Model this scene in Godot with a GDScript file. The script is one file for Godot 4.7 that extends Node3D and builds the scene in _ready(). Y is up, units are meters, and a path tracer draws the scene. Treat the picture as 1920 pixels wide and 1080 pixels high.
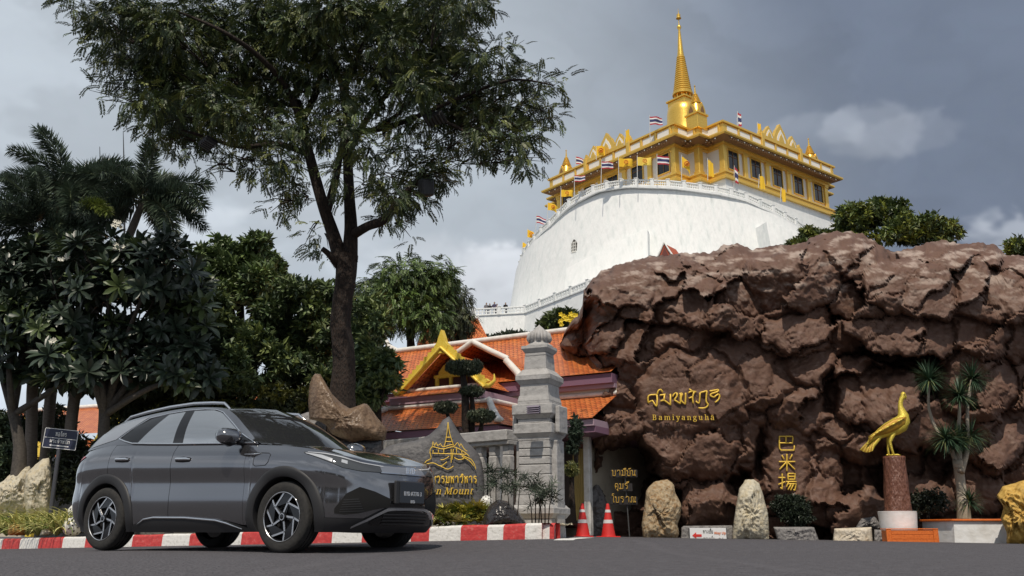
extends Node3D

const F := 1700.0
const EYE := 0.21
var sp := sin(deg_to_rad(15.0))
var cp := cos(deg_to_rad(15.0))
var rng := RandomNumberGenerator.new()
var noise := FastNoiseLite.new()
var fine := FastNoiseLite.new()
var M := {}

# ---------------------------------------------------------------- shapes
class Shape:
	var v := PackedVector3Array()
	var n := PackedVector3Array()
	var c := PackedColorArray()
	var uv := PackedVector2Array()
	var ix := PackedInt32Array()
	var xf := Transform3D()
	var col := Color.WHITE

	func add(p: Vector3, nn: Vector3, t := Vector2.ZERO) -> int:
		v.append(xf * p)
		n.append((xf.basis * nn).normalized())
		c.append(col)
		uv.append(t)
		return v.size() - 1

	func tri(a: Vector3, b: Vector3, d: Vector3, out := Vector3.ZERO) -> void:
		var nn := (d - a).cross(b - a)
		if out != Vector3.ZERO and nn.dot(out) < 0.0:
			var t := b
			b = d
			d = t
			nn = -nn
		if nn.length_squared() < 1e-16:
			return
		nn = nn.normalized()
		var k := add(a, nn, Vector2(a.x + a.z, a.y))
		add(b, nn, Vector2(b.x + b.z, b.y))
		add(d, nn, Vector2(d.x + d.z, d.y))
		ix.append_array([k, k + 1, k + 2])

	func quad(a: Vector3, b: Vector3, d: Vector3, e: Vector3, out := Vector3.ZERO) -> void:
		tri(a, b, d, out)
		tri(a, d, e, out)

	func quad_uv(p: Array, t: Array, out: Vector3) -> void:
		var nn: Vector3 = (p[2] - p[0]).cross(p[1] - p[0]).normalized()
		var f := nn.dot(out) < 0.0
		if f:
			nn = -nn
		var k := v.size()
		for i in 4:
			add(p[i], nn, t[i])
		ix.append_array([k, k + 2, k + 1, k, k + 3, k + 2] if f else [k, k + 1, k + 2, k, k + 2, k + 3])

	func box(at: Vector3, size: Vector3, bev := 0.0, turn := Basis()) -> Shape:
		var h := size * 0.5
		bev = minf(bev, minf(h.x, minf(h.y, h.z)) * 0.9)
		var old := xf
		xf = xf * Transform3D(turn, at)
		if bev <= 0.0:
			for k in 3:
				for s in [-1.0, 1.0]:
					var o := Vector3.ZERO
					o[k] = s
					var u := Vector3.ZERO
					u[(k + 1) % 3] = h[(k + 1) % 3]
					var w := Vector3.ZERO
					w[(k + 2) % 3] = h[(k + 2) % 3]
					var m: Vector3 = o * h
					quad(m - u - w, m + u - w, m + u + w, m - u + w, o)
		else:
			var i := h - Vector3.ONE * bev
			for k in 3:
				var a := (k + 1) % 3
				var b := (k + 2) % 3
				for s in [-1.0, 1.0]:
					var o := Vector3.ZERO
					o[k] = s
					var q: Array[Vector3] = []
					for t in [[-1, -1], [1, -1], [1, 1], [-1, 1]]:
						var p := Vector3.ZERO
						p[k] = s * h[k]
						p[a] = t[0] * i[a]
						p[b] = t[1] * i[b]
						q.append(p)
					quad(q[0], q[1], q[2], q[3], o)
				for sa in [-1.0, 1.0]:
					for sb in [-1.0, 1.0]:
						var q2: Array[Vector3] = []
						for t in [[0, -1], [0, 1], [1, 1], [1, -1]]:
							var p := Vector3.ZERO
							p[a] = sa * (h[a] if t[0] == 0 else i[a])
							p[b] = sb * (i[b] if t[0] == 0 else h[b])
							p[k] = t[1] * i[k]
							q2.append(p)
						var o2 := Vector3.ZERO
						o2[a] = sa
						o2[b] = sb
						quad(q2[0], q2[1], q2[2], q2[3], o2)
			for sx in [-1.0, 1.0]:
				for sy in [-1.0, 1.0]:
					for sz in [-1.0, 1.0]:
						var s3 := Vector3(sx, sy, sz)
						tri(s3 * Vector3(h.x, i.y, i.z), s3 * Vector3(i.x, h.y, i.z), s3 * Vector3(i.x, i.y, h.z), s3)
		xf = old
		return self

	# rows of equally many points; out: a direction or (closed) guessed from the volume
	func grid(rows: Array, wrap := false, out := Vector3.ZERO, uvs := Vector2.ONE, cols: Array = []) -> Shape:
		var r := rows.size()
		var cn: int = rows[0].size()
		var mid := Vector3.ZERO
		for i in r:
			mid += rows[i][0] + rows[i][cn / 2]
		mid /= 2.0 * r
		var sum := 0.0
		var ns: Array = []
		for i in r:
			var row: PackedVector3Array = rows[i]
			var up: PackedVector3Array = rows[maxi(i - 1, 0)]
			var dn: PackedVector3Array = rows[mini(i + 1, r - 1)]
			var nn := PackedVector3Array()
			for j in cn:
				var j0 := (j - 1 + cn) % cn if wrap else maxi(j - 1, 0)
				var j1 := (j + 1) % cn if wrap else mini(j + 1, cn - 1)
				var a := row[j1] - row[j0]
				if a.length_squared() < 1e-14:
					a = (dn[j1] - dn[j0]) + (up[j1] - up[j0])
				var q := a.cross(dn[j] - up[j])
				sum += q.dot(out if out != Vector3.ZERO else row[j] - mid)
				nn.append(q)
			ns.append(nn)
		var sg := -1.0 if sum < 0.0 else 1.0
		var k0 := v.size()
		for i in r:
			for j in cn:
				var q: Vector3 = ns[i][j]
				if q.length_squared() < 1e-20:
					var i2 := clampi(i, 1, r - 2) if r > 2 else i
					q = ns[i2][j]
				if not cols.is_empty():
					col = cols[i][j]
				add(rows[i][j], q * sg, Vector2(float(j) / (cn if wrap else cn - 1) * uvs.x, float(i) / maxi(r - 1, 1) * uvs.y))
		for i in r - 1:
			for j in (cn if wrap else cn - 1):
				var a := k0 + i * cn + j
				var b := k0 + i * cn + (j + 1) % cn
				var d := a + cn
				var e := b + cn
				if sg > 0.0:
					ix.append_array([a, d, b, b, d, e])
				else:
					ix.append_array([a, b, d, b, e, d])
		return self

	func tube(path: Array, radii: Array, sides := 8, squash := 1.0, cap := true) -> Shape:
		var rows: Array = []
		var x := Vector3.ZERO
		for i in path.size():
			var d: Vector3 = (path[mini(i + 1, path.size() - 1)] - path[maxi(i - 1, 0)]).normalized()
			if x == Vector3.ZERO:
				x = d.cross(Vector3.UP if absf(d.y) < 0.9 else Vector3.RIGHT).normalized()
			x = (x - d * x.dot(d)).normalized()
			var y := d.cross(x)
			var rr: float = radii[mini(i, radii.size() - 1)]
			if cap and (i == 0 or i == path.size() - 1):
				var z := PackedVector3Array()
				z.resize(sides)
				z.fill(path[i])
				if i == 0:
					rows.append(z)
				rows.append(_ring(path[i], x, y, rr, sides, squash))
				if i > 0:
					rows.append(z)
			else:
				rows.append(_ring(path[i], x, y, rr, sides, squash))
		return grid(rows, true)

	func _ring(p: Vector3, x: Vector3, y: Vector3, r: float, sides: int, squash: float) -> PackedVector3Array:
		var q := PackedVector3Array()
		for k in sides:
			var a := TAU * k / sides
			q.append(p + x * cos(a) * r * squash + y * sin(a) * r)
		return q

	# profile: Vector2(radius, height) list, sharp corners by doubling points
	func lathe(profile: Array, sides := 24, at := Vector3.ZERO, flat := true) -> Shape:
		var rows: Array = []
		for p in profile:
			var row := PackedVector3Array()
			for k in sides:
				var a := TAU * k / sides
				row.append(at + Vector3(cos(a) * p.x, p.y, sin(a) * p.x))
			rows.append(row)
		if flat:
			for i in rows.size() - 1:
				grid([rows[i], rows[i + 1]], true, Vector3.ZERO)
			return self
		return grid(rows, true)

	func prism(poly: PackedVector2Array, z0: float, z1: float) -> Shape:
		var t := Geometry2D.triangulate_polygon(poly)
		for i in range(0, t.size(), 3):
			for z in [z0, z1]:
				var q: Array[Vector3] = []
				for k in 3:
					q.append(Vector3(poly[t[i + k]].x, poly[t[i + k]].y, z))
				tri(q[0], q[1], q[2], Vector3(0, 0, signf(z - (z0 + z1 - z))))
		var area := 0.0
		for i in poly.size():
			area += poly[i].cross(poly[(i + 1) % poly.size()])
		for i in poly.size():
			var a := poly[i]
			var b := poly[(i + 1) % poly.size()]
			var o := Vector3(b.y - a.y, a.x - b.x, 0) * signf(area)
			quad(Vector3(a.x, a.y, z0), Vector3(b.x, b.y, z0), Vector3(b.x, b.y, z1), Vector3(a.x, a.y, z1), o)
		return self

	func mesh() -> ArrayMesh:
		var a := []
		a.resize(Mesh.ARRAY_MAX)
		a[Mesh.ARRAY_VERTEX] = v
		a[Mesh.ARRAY_NORMAL] = n
		a[Mesh.ARRAY_COLOR] = c
		a[Mesh.ARRAY_TEX_UV] = uv
		a[Mesh.ARRAY_INDEX] = ix
		var m := ArrayMesh.new()
		m.add_surface_from_arrays(Mesh.PRIMITIVE_TRIANGLES, a)
		return m

# ---------------------------------------------------------------- placing and naming
func at(u: float, w: float, d: float) -> Vector3:   # the point of the place d metres ahead that a sight line through that spot meets
	var x := (u - 960.0) / F
	var y := (540.0 - w) / F
	var zf := cp - y * sp
	return Vector3(x / zf * d, EYE + (y * cp + sp) / zf * d, -d)

func per_m(w: float, d: float) -> float:   # how many of those spots a metre is wide, d metres ahead
	return F * (cp - (540.0 - w) / F * sp) / d

var names := {}
func numbered(called: String) -> String:
	names[called] = names.get(called, -1) + 1
	return called if names[called] == 0 else "%s_%03d" % [called, names[called]]

func tag(o: Node3D, label: String, category: String, group := "", kind := "") -> Node3D:
	if label: o.set_meta("label", label)
	if category: o.set_meta("category", category)
	if group: o.set_meta("group", group)
	if kind: o.set_meta("kind", kind)
	return o

func thing(called: String, label: String, category: String, where := Vector3.ZERO, turn := 0.0, group := "") -> Node3D:
	var o := Node3D.new()
	o.name = numbered(called)
	add_child(o)
	o.position = where
	o.rotation.y = turn
	tag(o, label, category, group)
	return o

func put(called: String, s, mat: Material, parent: Node3D = null) -> MeshInstance3D:
	var o := MeshInstance3D.new()
	o.mesh = s.mesh() if s is Shape else s
	o.material_override = mat
	if parent == null:
		o.name = numbered(called)
		add_child(o)
	else:
		o.name = called
		parent.add_child(o, true)
	return o

func solo(called: String, s, mat: Material, label: String, category: String, where := Vector3.ZERO, group := "") -> MeshInstance3D:
	var o := put(called, s, mat)
	o.position = where
	tag(o, label, category, group)
	return o

func struct(called: String, s, mat: Material) -> MeshInstance3D:
	var o := put(called, s, mat)
	o.set_meta("kind", "structure")
	return o

func twin(o: Node3D, label := "", where = null, turn = null) -> Node3D:
	var r: Node3D = o.duplicate()
	r.name = numbered(String(o.name).rstrip("0123456789").rstrip("_"))
	add_child(r)
	if label: r.set_meta("label", label)
	if where != null: r.position = where
	if turn != null: r.rotation.y = turn
	return r

func scatter(called: String, m: Mesh, mat: Material, xfs: Array, cols: Array, parent: Node3D, stuff := true) -> MultiMeshInstance3D:
	var mm := MultiMesh.new()
	mm.transform_format = MultiMesh.TRANSFORM_3D
	mm.use_colors = true
	mm.mesh = m
	mm.instance_count = xfs.size()
	for i in xfs.size():
		mm.set_instance_transform(i, xfs[i])
		mm.set_instance_color(i, cols[i % cols.size()])
	var o := MultiMeshInstance3D.new()
	o.multimesh = mm
	o.material_override = mat
	if parent:
		o.name = called
		parent.add_child(o, true)
	else:
		o.name = numbered(called)
		add_child(o)
	if stuff:
		o.set_meta("kind", "stuff")
	return o

# ---------------------------------------------------------------- materials
func lin(r: float, g: float, b: float) -> Color:
	return Color(r, g, b).linear_to_srgb()

func mat(called: String, c: Color, rough := 0.8, metal := 0.0) -> StandardMaterial3D:
	var m := StandardMaterial3D.new()
	m.resource_name = called
	m.albedo_color = c
	m.roughness = rough
	m.metallic = metal
	M[called] = m
	return m

func noise_tex(seed_: int, freq: float, ramp: Array, size := 512, kind := FastNoiseLite.TYPE_SIMPLEX_SMOOTH, oct := 5) -> NoiseTexture2D:
	var f := FastNoiseLite.new()
	f.seed = seed_
	f.noise_type = kind
	f.frequency = freq
	f.fractal_octaves = oct
	var t := NoiseTexture2D.new()
	t.width = size
	t.height = size
	t.seamless = true
	t.noise = f
	if ramp.size():
		var g := Gradient.new()
		var offs := PackedFloat32Array()
		var cs := PackedColorArray()
		for i in ramp.size():
			offs.append(float(i) / (ramp.size() - 1))
			cs.append(ramp[i])
		g.offsets = offs
		g.colors = cs
		t.color_ramp = g
	return t

# mottled: colours that run through a ramp of noise, laid on world axes, with a fine relief of its own
func mottled(called: String, ramp: Array, scale: float, rough := 0.85, relief := 0.6, seed_ := 1, freq := 0.012) -> StandardMaterial3D:
	var m := mat(called, Color.WHITE, rough)
	m.albedo_texture = noise_tex(seed_, freq, ramp)
	m.uv1_triplanar = true
	m.uv1_world_triplanar = true
	m.uv1_scale = Vector3.ONE * scale
	if relief > 0.0:
		var nt := noise_tex(seed_ + 50, 0.03, [], 512, FastNoiseLite.TYPE_SIMPLEX_SMOOTH, 6)
		nt.as_normal_map = true
		nt.bump_strength = 6.0
		m.normal_enabled = true
		m.normal_texture = nt
		m.normal_scale = relief
	return m

# ---------------------------------------------------------------- camera, sky, sun
func stage() -> void:
	var cam := Camera3D.new()
	cam.name = "camera"
	cam.position = Vector3(0, EYE, 0)
	cam.rotation_degrees = Vector3(15, 0, 0)
	cam.fov = rad_to_deg(2.0 * atan(540.0 / F))
	cam.near = 0.05
	cam.far = 6000.0
	add_child(cam)
	cam.current = true
	var env := Environment.new()
	env.background_mode = Environment.BG_SKY
	env.tonemap_mode = Environment.TONE_MAPPER_LINEAR
	env.tonemap_exposure = 1.0
	env.sdfgi_enabled = true
	env.ssao_enabled = true
	env.ssil_enabled = true
	var pano := PanoramaSkyMaterial.new()
	pano.panorama = ImageTexture.create_from_image(clouds())
	pano.energy_multiplier = 1.2
	var sky := Sky.new()
	sky.sky_material = pano
	env.sky = sky
	env.sky_rotation = Vector3(0, PI, 0)   # the picture's own edge lies behind the viewer
	var we := WorldEnvironment.new()
	we.name = "world_environment"
	we.environment = env
	add_child(we)
	var sun := DirectionalLight3D.new()
	sun.name = "sun"
	sun.light_energy = 1.1
	sun.light_color = Color(1.0, 0.955, 0.89)
	sun.light_angular_distance = 0.6
	sun.shadow_enabled = true
	# the sun stands high behind the viewer's left shoulder
	sun.look_at_from_position(Vector3(-5, 55, 35), Vector3.ZERO)
	add_child(sun)

var big := FastNoiseLite.new()
var puff := FastNoiseLite.new()
# centre (azimuth, height), half sizes and strength of the sunlit cumulus heads low over the horizon, all round
var heads := [[-0.012, 0.275, 0.075, 0.06, 0.95], [0.405, 0.405, 0.05, 0.03, 0.13], [0.35, 0.41, 0.05, 0.02, 0.09], [0.45, 0.395, 0.06, 0.02, 0.08], [0.56, 0.25, 0.16, 0.05, 0.3], [0.40, 0.26, 0.16, 0.04, 0.2], [-0.36, 0.28, 0.20, 0.06, 0.2], [-0.2, 0.33, 0.12, 0.07, 0.2], [-0.09, 0.29, 0.09, 0.06, 0.4], [1.5, 0.3, 0.4, 0.15, 0.6], [2.5, 0.35, 0.5, 0.2, 0.7], [-1.6, 0.3, 0.4, 0.12, 0.6], [-2.5, 0.45, 0.5, 0.2, 0.7]]

func cloud_at(az: float, el: float) -> Color:
	if el < -0.05: return Color(0.54, 0.54, 0.54)
	var d := Vector3(sin(az) * cos(el), sin(el), -cos(az) * cos(el))
	# flattened towards the horizon, as a cloud layer seen from below
	var q := Vector3(d.x, d.y * 1.35, d.z)
	var wx := puff.get_noise_3d(q.x * 0.6 + 9.0, q.y * 0.6, q.z * 0.6)
	var a := big.get_noise_3d(q.x * 1.7 + wx * 0.35, q.y * 1.9, q.z * 1.7 + wx * 0.2)
	var b := puff.get_noise_3d(q.x * 1.5 + a * 0.5, q.y * 1.9 + 3.0, q.z * 1.5)
	# the layer is thinner to the left and heavier to the right; far round it evens out
	var t := smoothstep(-0.12, 0.50, az + a * 0.10 + (el - 0.3) * 0.25)
	if absf(az) > 0.9:
		t = lerpf(t, 0.35 + 0.5 * a, smoothstep(0.9, 1.5, absf(az)))
	var c := Color(0.44, 0.49, 0.545).lerp(Color(0.142, 0.172, 0.232), clampf(t, 0.0, 1.0))
	# folds of the layer with firm lower edges
	var fold := smoothstep(-0.02, 0.10, a + 0.35 * b) - 0.5
	var k := 1.0 + a * 0.14 + b * 0.16 + fold * 0.10 * (1.0 - 0.55 * t)
	# brighter low down, where the layer breaks up
	k *= 1.0 + 0.34 * (1.0 - smoothstep(0.05, 0.34, el + a * 0.06))
	c = Color(c.r * k, c.g * k, c.b * k)
	for cu in heads:
		var e := Vector2((az - cu[0]) / cu[2], (el - cu[1]) / cu[3])
		if absf(e.x) < 2.0 and absf(e.y) < 2.0:
			var f: float = 1.0 - e.length() + b * 1.1
			var g: float = smoothstep(0.05, 0.40, f) * cu[4]
			var lit := 0.74 + 0.5 * clampf(e.y * 0.4 + b * 0.9, -0.5, 0.45)
			c = c.lerp(Color(0.78 * lit, 0.82 * lit, 0.88 * lit), g)
	return c.linear_to_srgb()

func clouds() -> Image:
	big.seed = 11
	big.noise_type = FastNoiseLite.TYPE_SIMPLEX_SMOOTH
	big.frequency = 1.1
	big.fractal_octaves = 6
	big.fractal_gain = 0.52
	puff.seed = 5
	puff.noise_type = FastNoiseLite.TYPE_SIMPLEX_SMOOTH
	puff.frequency = 2.6
	puff.fractal_octaves = 7
	puff.fractal_gain = 0.55
	var im := Image.create(384, 192, false, Image.FORMAT_RGB8)
	for j in 192:
		for i in 384: im.set_pixel(i, j, cloud_at(((i + 0.5) / 384.0 - 0.5) * TAU, (0.5 - (j + 0.5) / 192.0) * PI))
	var w := 2400
	var h := 1200
	im.resize(w, h, Image.INTERPOLATE_CUBIC)
	# finer where it takes up most of a view
	for j in range(int(h * 0.22), int(h * 0.505)):
		for i in range(int(w * 0.40), int(w * 0.60)):
			im.set_pixel(i, j, cloud_at(((i + 0.5) / w - 0.5) * TAU, (0.5 - (j + 0.5) / h) * PI))
	return im

# ---------------------------------------------------------------- ground
func rise(x: float, d: float) -> float:   # the yard slopes gently up to the cave
	var h := 0.0
	if x < 0.6:
		h = 0.0236 * (maxf(x, -16.0) + 4.1)
	elif x < 2.2:
		h = lerpf(0.111, 0.085, (x - 0.6) / 1.6)
	else:
		h = lerpf(0.085, -0.06, clampf((x - 2.2) / 9.5, 0, 1))
	return h * smoothstep(9.0, 12.0, d)

func ground() -> void:
	var asphalt := mat("asphalt", Color.WHITE, 0.88)
	asphalt.albedo_texture = noise_tex(3, 0.02, [lin(0.085, 0.080, 0.090), lin(0.115, 0.109, 0.121), lin(0.14, 0.134, 0.148)], 1024, FastNoiseLite.TYPE_SIMPLEX_SMOOTH, 7)
	asphalt.uv1_triplanar = true
	asphalt.uv1_world_triplanar = true
	asphalt.uv1_scale = Vector3.ONE * 0.35
	var grit := noise_tex(8, 0.15, [], 512, FastNoiseLite.TYPE_SIMPLEX_SMOOTH, 4)
	grit.as_normal_map = true
	grit.bump_strength = 10.0
	asphalt.normal_enabled = true
	asphalt.normal_texture = grit
	asphalt.normal_scale = 0.9
	var det := noise_tex(21, 0.3, [lin(0.55, 0.55, 0.56), lin(0.85, 0.85, 0.85), lin(0.85, 0.85, 0.85), lin(1, 1, 1)], 512, FastNoiseLite.TYPE_SIMPLEX, 2)
	asphalt.detail_enabled = true
	asphalt.detail_blend_mode = BaseMaterial3D.BLEND_MODE_MUL
	asphalt.detail_albedo = det
	asphalt.detail_uv_layer = BaseMaterial3D.DETAIL_UV_1
	var xs: Array[float] = []
	var ds: Array[float] = []
	for x in [-3000, -800, -300, -120, -60, -30, -20]: xs.append(x)
	for i in 65: xs.append(-16.0 + i * 0.5)
	for x in [20, 30, 60, 120, 300, 800, 3000]: xs.append(x)
	for x in [-60, -10, -2, 1]: ds.append(x)
	for i in 58: ds.append(2.0 + i * 0.5)
	for x in [35, 45, 60, 120, 300, 800, 3000]: ds.append(x)
	var rows: Array = []
	for d in ds:
		var row := PackedVector3Array()
		for x in xs: row.append(Vector3(x, rise(x, d), -d))
		rows.append(row)
	struct("ground", Shape.new().grid(rows, false, Vector3.UP), asphalt)
	# a worn white line painted on the road
	var lm := mottled("road_paint", [lin(0.3, 0.3, 0.29), lin(0.7, 0.7, 0.68), lin(0.78, 0.78, 0.76)], 1.5, 0.8, 0.2, 4, 0.03)
	rows = []
	for i in 12:
		var t := i / 11.0
		var x := lerpf(0.62, 1.25, t)
		var d := lerpf(11.4, 15.6, t)
		rows.append(PackedVector3Array([Vector3(x - 0.12, rise(x - 0.12, d) + 0.004, -d), Vector3(x + 0.12, rise(x + 0.12, d) + 0.004, -d)]))
	struct("painted_line", Shape.new().grid(rows, false, Vector3.UP), lm)

const K0 := Vector2(-12.4, 20.6)
const K1 := Vector2(0.55, 12.3)
func kerb_at(t: float) -> Vector2: return K0.lerp(K1, t)

func kerb() -> void:
	var red := mottled("kerb_red", [lin(0.28, 0.035, 0.03), lin(0.50, 0.045, 0.045), lin(0.58, 0.06, 0.055), lin(0.62, 0.3, 0.27)], 1.1, 0.6, 0.5, 6, 0.02)
	var white := mottled("kerb_white", [lin(0.35, 0.34, 0.31), lin(0.72, 0.71, 0.68), lin(0.78, 0.77, 0.75), lin(0.62, 0.6, 0.56)], 1.1, 0.6, 0.5, 7, 0.02)
	var o := thing("kerb", "", "")
	o.set_meta("kind", "structure")
	# where the paint changes, found along the photograph's kerb
	var cuts: Array[float] = []
	for u in [-150, -60, 5, 38, 73, 118, 160, 205, 248, 304, 355, 402, 452, 510, 570, 622, 678, 735, 770, 804, 863, 913, 943, 984, 1030, 1049]:
		var k: float = (u - 960.0) / 1763.0
		cuts.append(clampf((k * K0.y - K0.x) / ((K1.x - K0.x) - k * (K1.y - K0.y)), 0.0, 1.0))
	for i in cuts.size() - 1:
		var s := Shape.new()
		var n := 4
		var sec: Array = []
		for j in n + 1:
			var p := kerb_at(lerpf(cuts[i], cuts[i + 1], j / float(n)))
			var y := rise(p.x, p.y)
			var hgt := 0.205 + 0.004 * sin(p.x * 7.0)
			var back := Vector3(0.54, 0, -0.84)
			var b := Vector3(p.x, y - 0.05, -p.y)
			var w := 0.004 * noise.get_noise_2d(p.x * 60.0, p.y * 60.0)
			sec.append(PackedVector3Array([b, b + Vector3(0, 0.05 + hgt * 0.82, 0) + back * (0.012 + w), b + Vector3(0, 0.05 + hgt * 0.95, 0) + back * 0.03, b + Vector3(0, 0.05 + hgt, 0) + back * 0.06, b + Vector3(0, 0.05 + hgt, 0) + back * 0.16, b + Vector3(0, 0.02, 0) + back * 0.165]))
		s.grid(sec, false, Vector3(-0.5, 0.6, 0.8))
		put("kerb_block", s, red if i % 2 == 0 else white, o)
	# the return of the kerb towards the gate pillar
	for i in 3:
		var s := Shape.new()
		var sec: Array = []
		for j in 3:
			var t := (i + j / 2.0) / 3.0
			var p := K1.lerp(Vector2(0.5, 13.8), t)
			var b := Vector3(p.x, rise(p.x, p.y) - 0.05, -p.y)
			var back := Vector3(-0.95, 0, -0.3)
			sec.append(PackedVector3Array([b, b + Vector3(0, 0.22, 0) + back * 0.012, b + Vector3(0, 0.252, 0) + back * 0.05, b + Vector3(0, 0.252, 0) + back * 0.16, b + back * 0.165]))
		s.grid(sec, false, Vector3(1, 0.6, 0.5))
		put("kerb_block", s, red if i % 2 == 0 else white, o)
	# the raised bed behind it: soil and pale gravel
	var soil := mottled("bed_gravel", [lin(0.10, 0.08, 0.05), lin(0.42, 0.36, 0.24), lin(0.55, 0.49, 0.36), lin(0.2, 0.16, 0.1)], 1.2, 0.95, 1.2, 9, 0.09)
	var rows: Array = []
	for i in 15:
		var e := pow(i / 14.0, 1.4) * 16.0 + 0.14
		var row := PackedVector3Array()
		for j in 40:
			var p := kerb_at(j / 39.0)
			var q := Vector3(p.x, rise(p.x, p.y) + 0.175, -p.y) + Vector3(0.54, 0, -0.84) * e
			q.y += 0.035 * noise.get_noise_2d(q.x * 90.0, q.z * 90.0) + minf(e * 0.012, 0.06)
			if q.x > 0.75: q.x = 0.75 + (q.x - 0.75) * 0.12
			row.append(q)
		rows.append(row)
	struct("planting_bed_ground", Shape.new().grid(rows, false, Vector3.UP), soil)
	# loose pale pebbles along the kerb
	var peb := Shape.new()
	peb.grid([PackedVector3Array([Vector3(0, .5, 0), Vector3(0, .5, 0), Vector3(0, .5, 0), Vector3(0, .5, 0), Vector3(0, .5, 0), Vector3(0, .5, 0)]), peb._ring(Vector3(0, .2, 0), Vector3.RIGHT, Vector3.BACK, .8, 6, 1.2), peb._ring(Vector3(0, -.3, 0), Vector3.RIGHT, Vector3.BACK, .7, 6, 1.2)], true)
	var pm := mat("pebble", Color.WHITE, 0.8)
	pm.vertex_color_use_as_albedo = true
	var xf: Array = []
	var cs: Array = []
	for i in 2600:
		var p := kerb_at(rng.randf() * 0.98)
		var e := 0.2 + rng.randf() * rng.randf() * 1.3
		var q := Vector3(p.x, rise(p.x, p.y) + 0.185 + minf(e * 0.012, 0.06), -p.y) + Vector3(0.54, 0, -0.84) * e
		xf.append(Transform3D(Basis.from_euler(Vector3(rng.randf(), rng.randf() * 6, rng.randf())).scaled(Vector3.ONE * rng.randf_range(0.012, 0.03)), q))
		var k := rng.randf_range(0.2, 0.6)
		cs.append(Color(k, k * 0.9, k * 0.68))
	var g := scatter("gravel", peb.mesh(), pm, xf, cs, null)
	tag(g, "pale loose gravel strewn along the painted kerb", "gravel", "", "stuff")

# ---------------------------------------------------------------- the white mound and the golden temple on it
const TC := Vector3(25.9, 0.2, -125.3)
var te1 := Vector3(-0.618, 0, -0.786)   # along the left front
var te2 := Vector3(0.786, 0, -0.618)    # along the right front

func cross_plan(off: float) -> PackedVector2Array:   # (along te1, along te2)
	var a := 15.9 + off
	var w := 11.6 + off
	var b := 13.4 + off
	return PackedVector2Array([Vector2(a, -w), Vector2(a, w), Vector2(b, w), Vector2(b, b), Vector2(w, b), Vector2(w, a), Vector2(-w, a), Vector2(-w, b), Vector2(-b, b), Vector2(-b, w), Vector2(-a, w), Vector2(-a, -w), Vector2(-b, -w), Vector2(-b, -b), Vector2(-w, -b), Vector2(-w, -a), Vector2(w, -a), Vector2(w, -b), Vector2(b, -b), Vector2(b, -w)])

func tp(p: Vector2, y: float) -> Vector3: return TC + te1 * p.x + te2 * p.y + Vector3(0, y, 0)

func tier(s: Shape, y0: float, o0: float, y1: float, o1: float, caps := true) -> void:
	var a := cross_plan(o0)
	var b := cross_plan(o1)
	for i in a.size():
		var j := (i + 1) % a.size()
		var e := a[j] - a[i]
		var o := te1 * e.y - te2 * e.x
		if (te1 * a[i].x + te2 * a[i].y + te1 * a[j].x + te2 * a[j].y).dot(o) < 0.0 and absf(e.x * e.y) < 0.001:
			o = -o
		s.quad(tp(a[i], y0), tp(a[j], y0), tp(b[j], y1), tp(b[i], y1))
	if caps:
		for z in [[a, y0, Vector3.DOWN], [b, y1, Vector3.UP]]:
			var t := Geometry2D.triangulate_polygon(z[0])
			for i in range(0, t.size(), 3):
				s.tri(tp(z[0][t[i]], z[1]), tp(z[0][t[i + 1]], z[1]), tp(z[0][t[i + 2]], z[1]), z[2])

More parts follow.
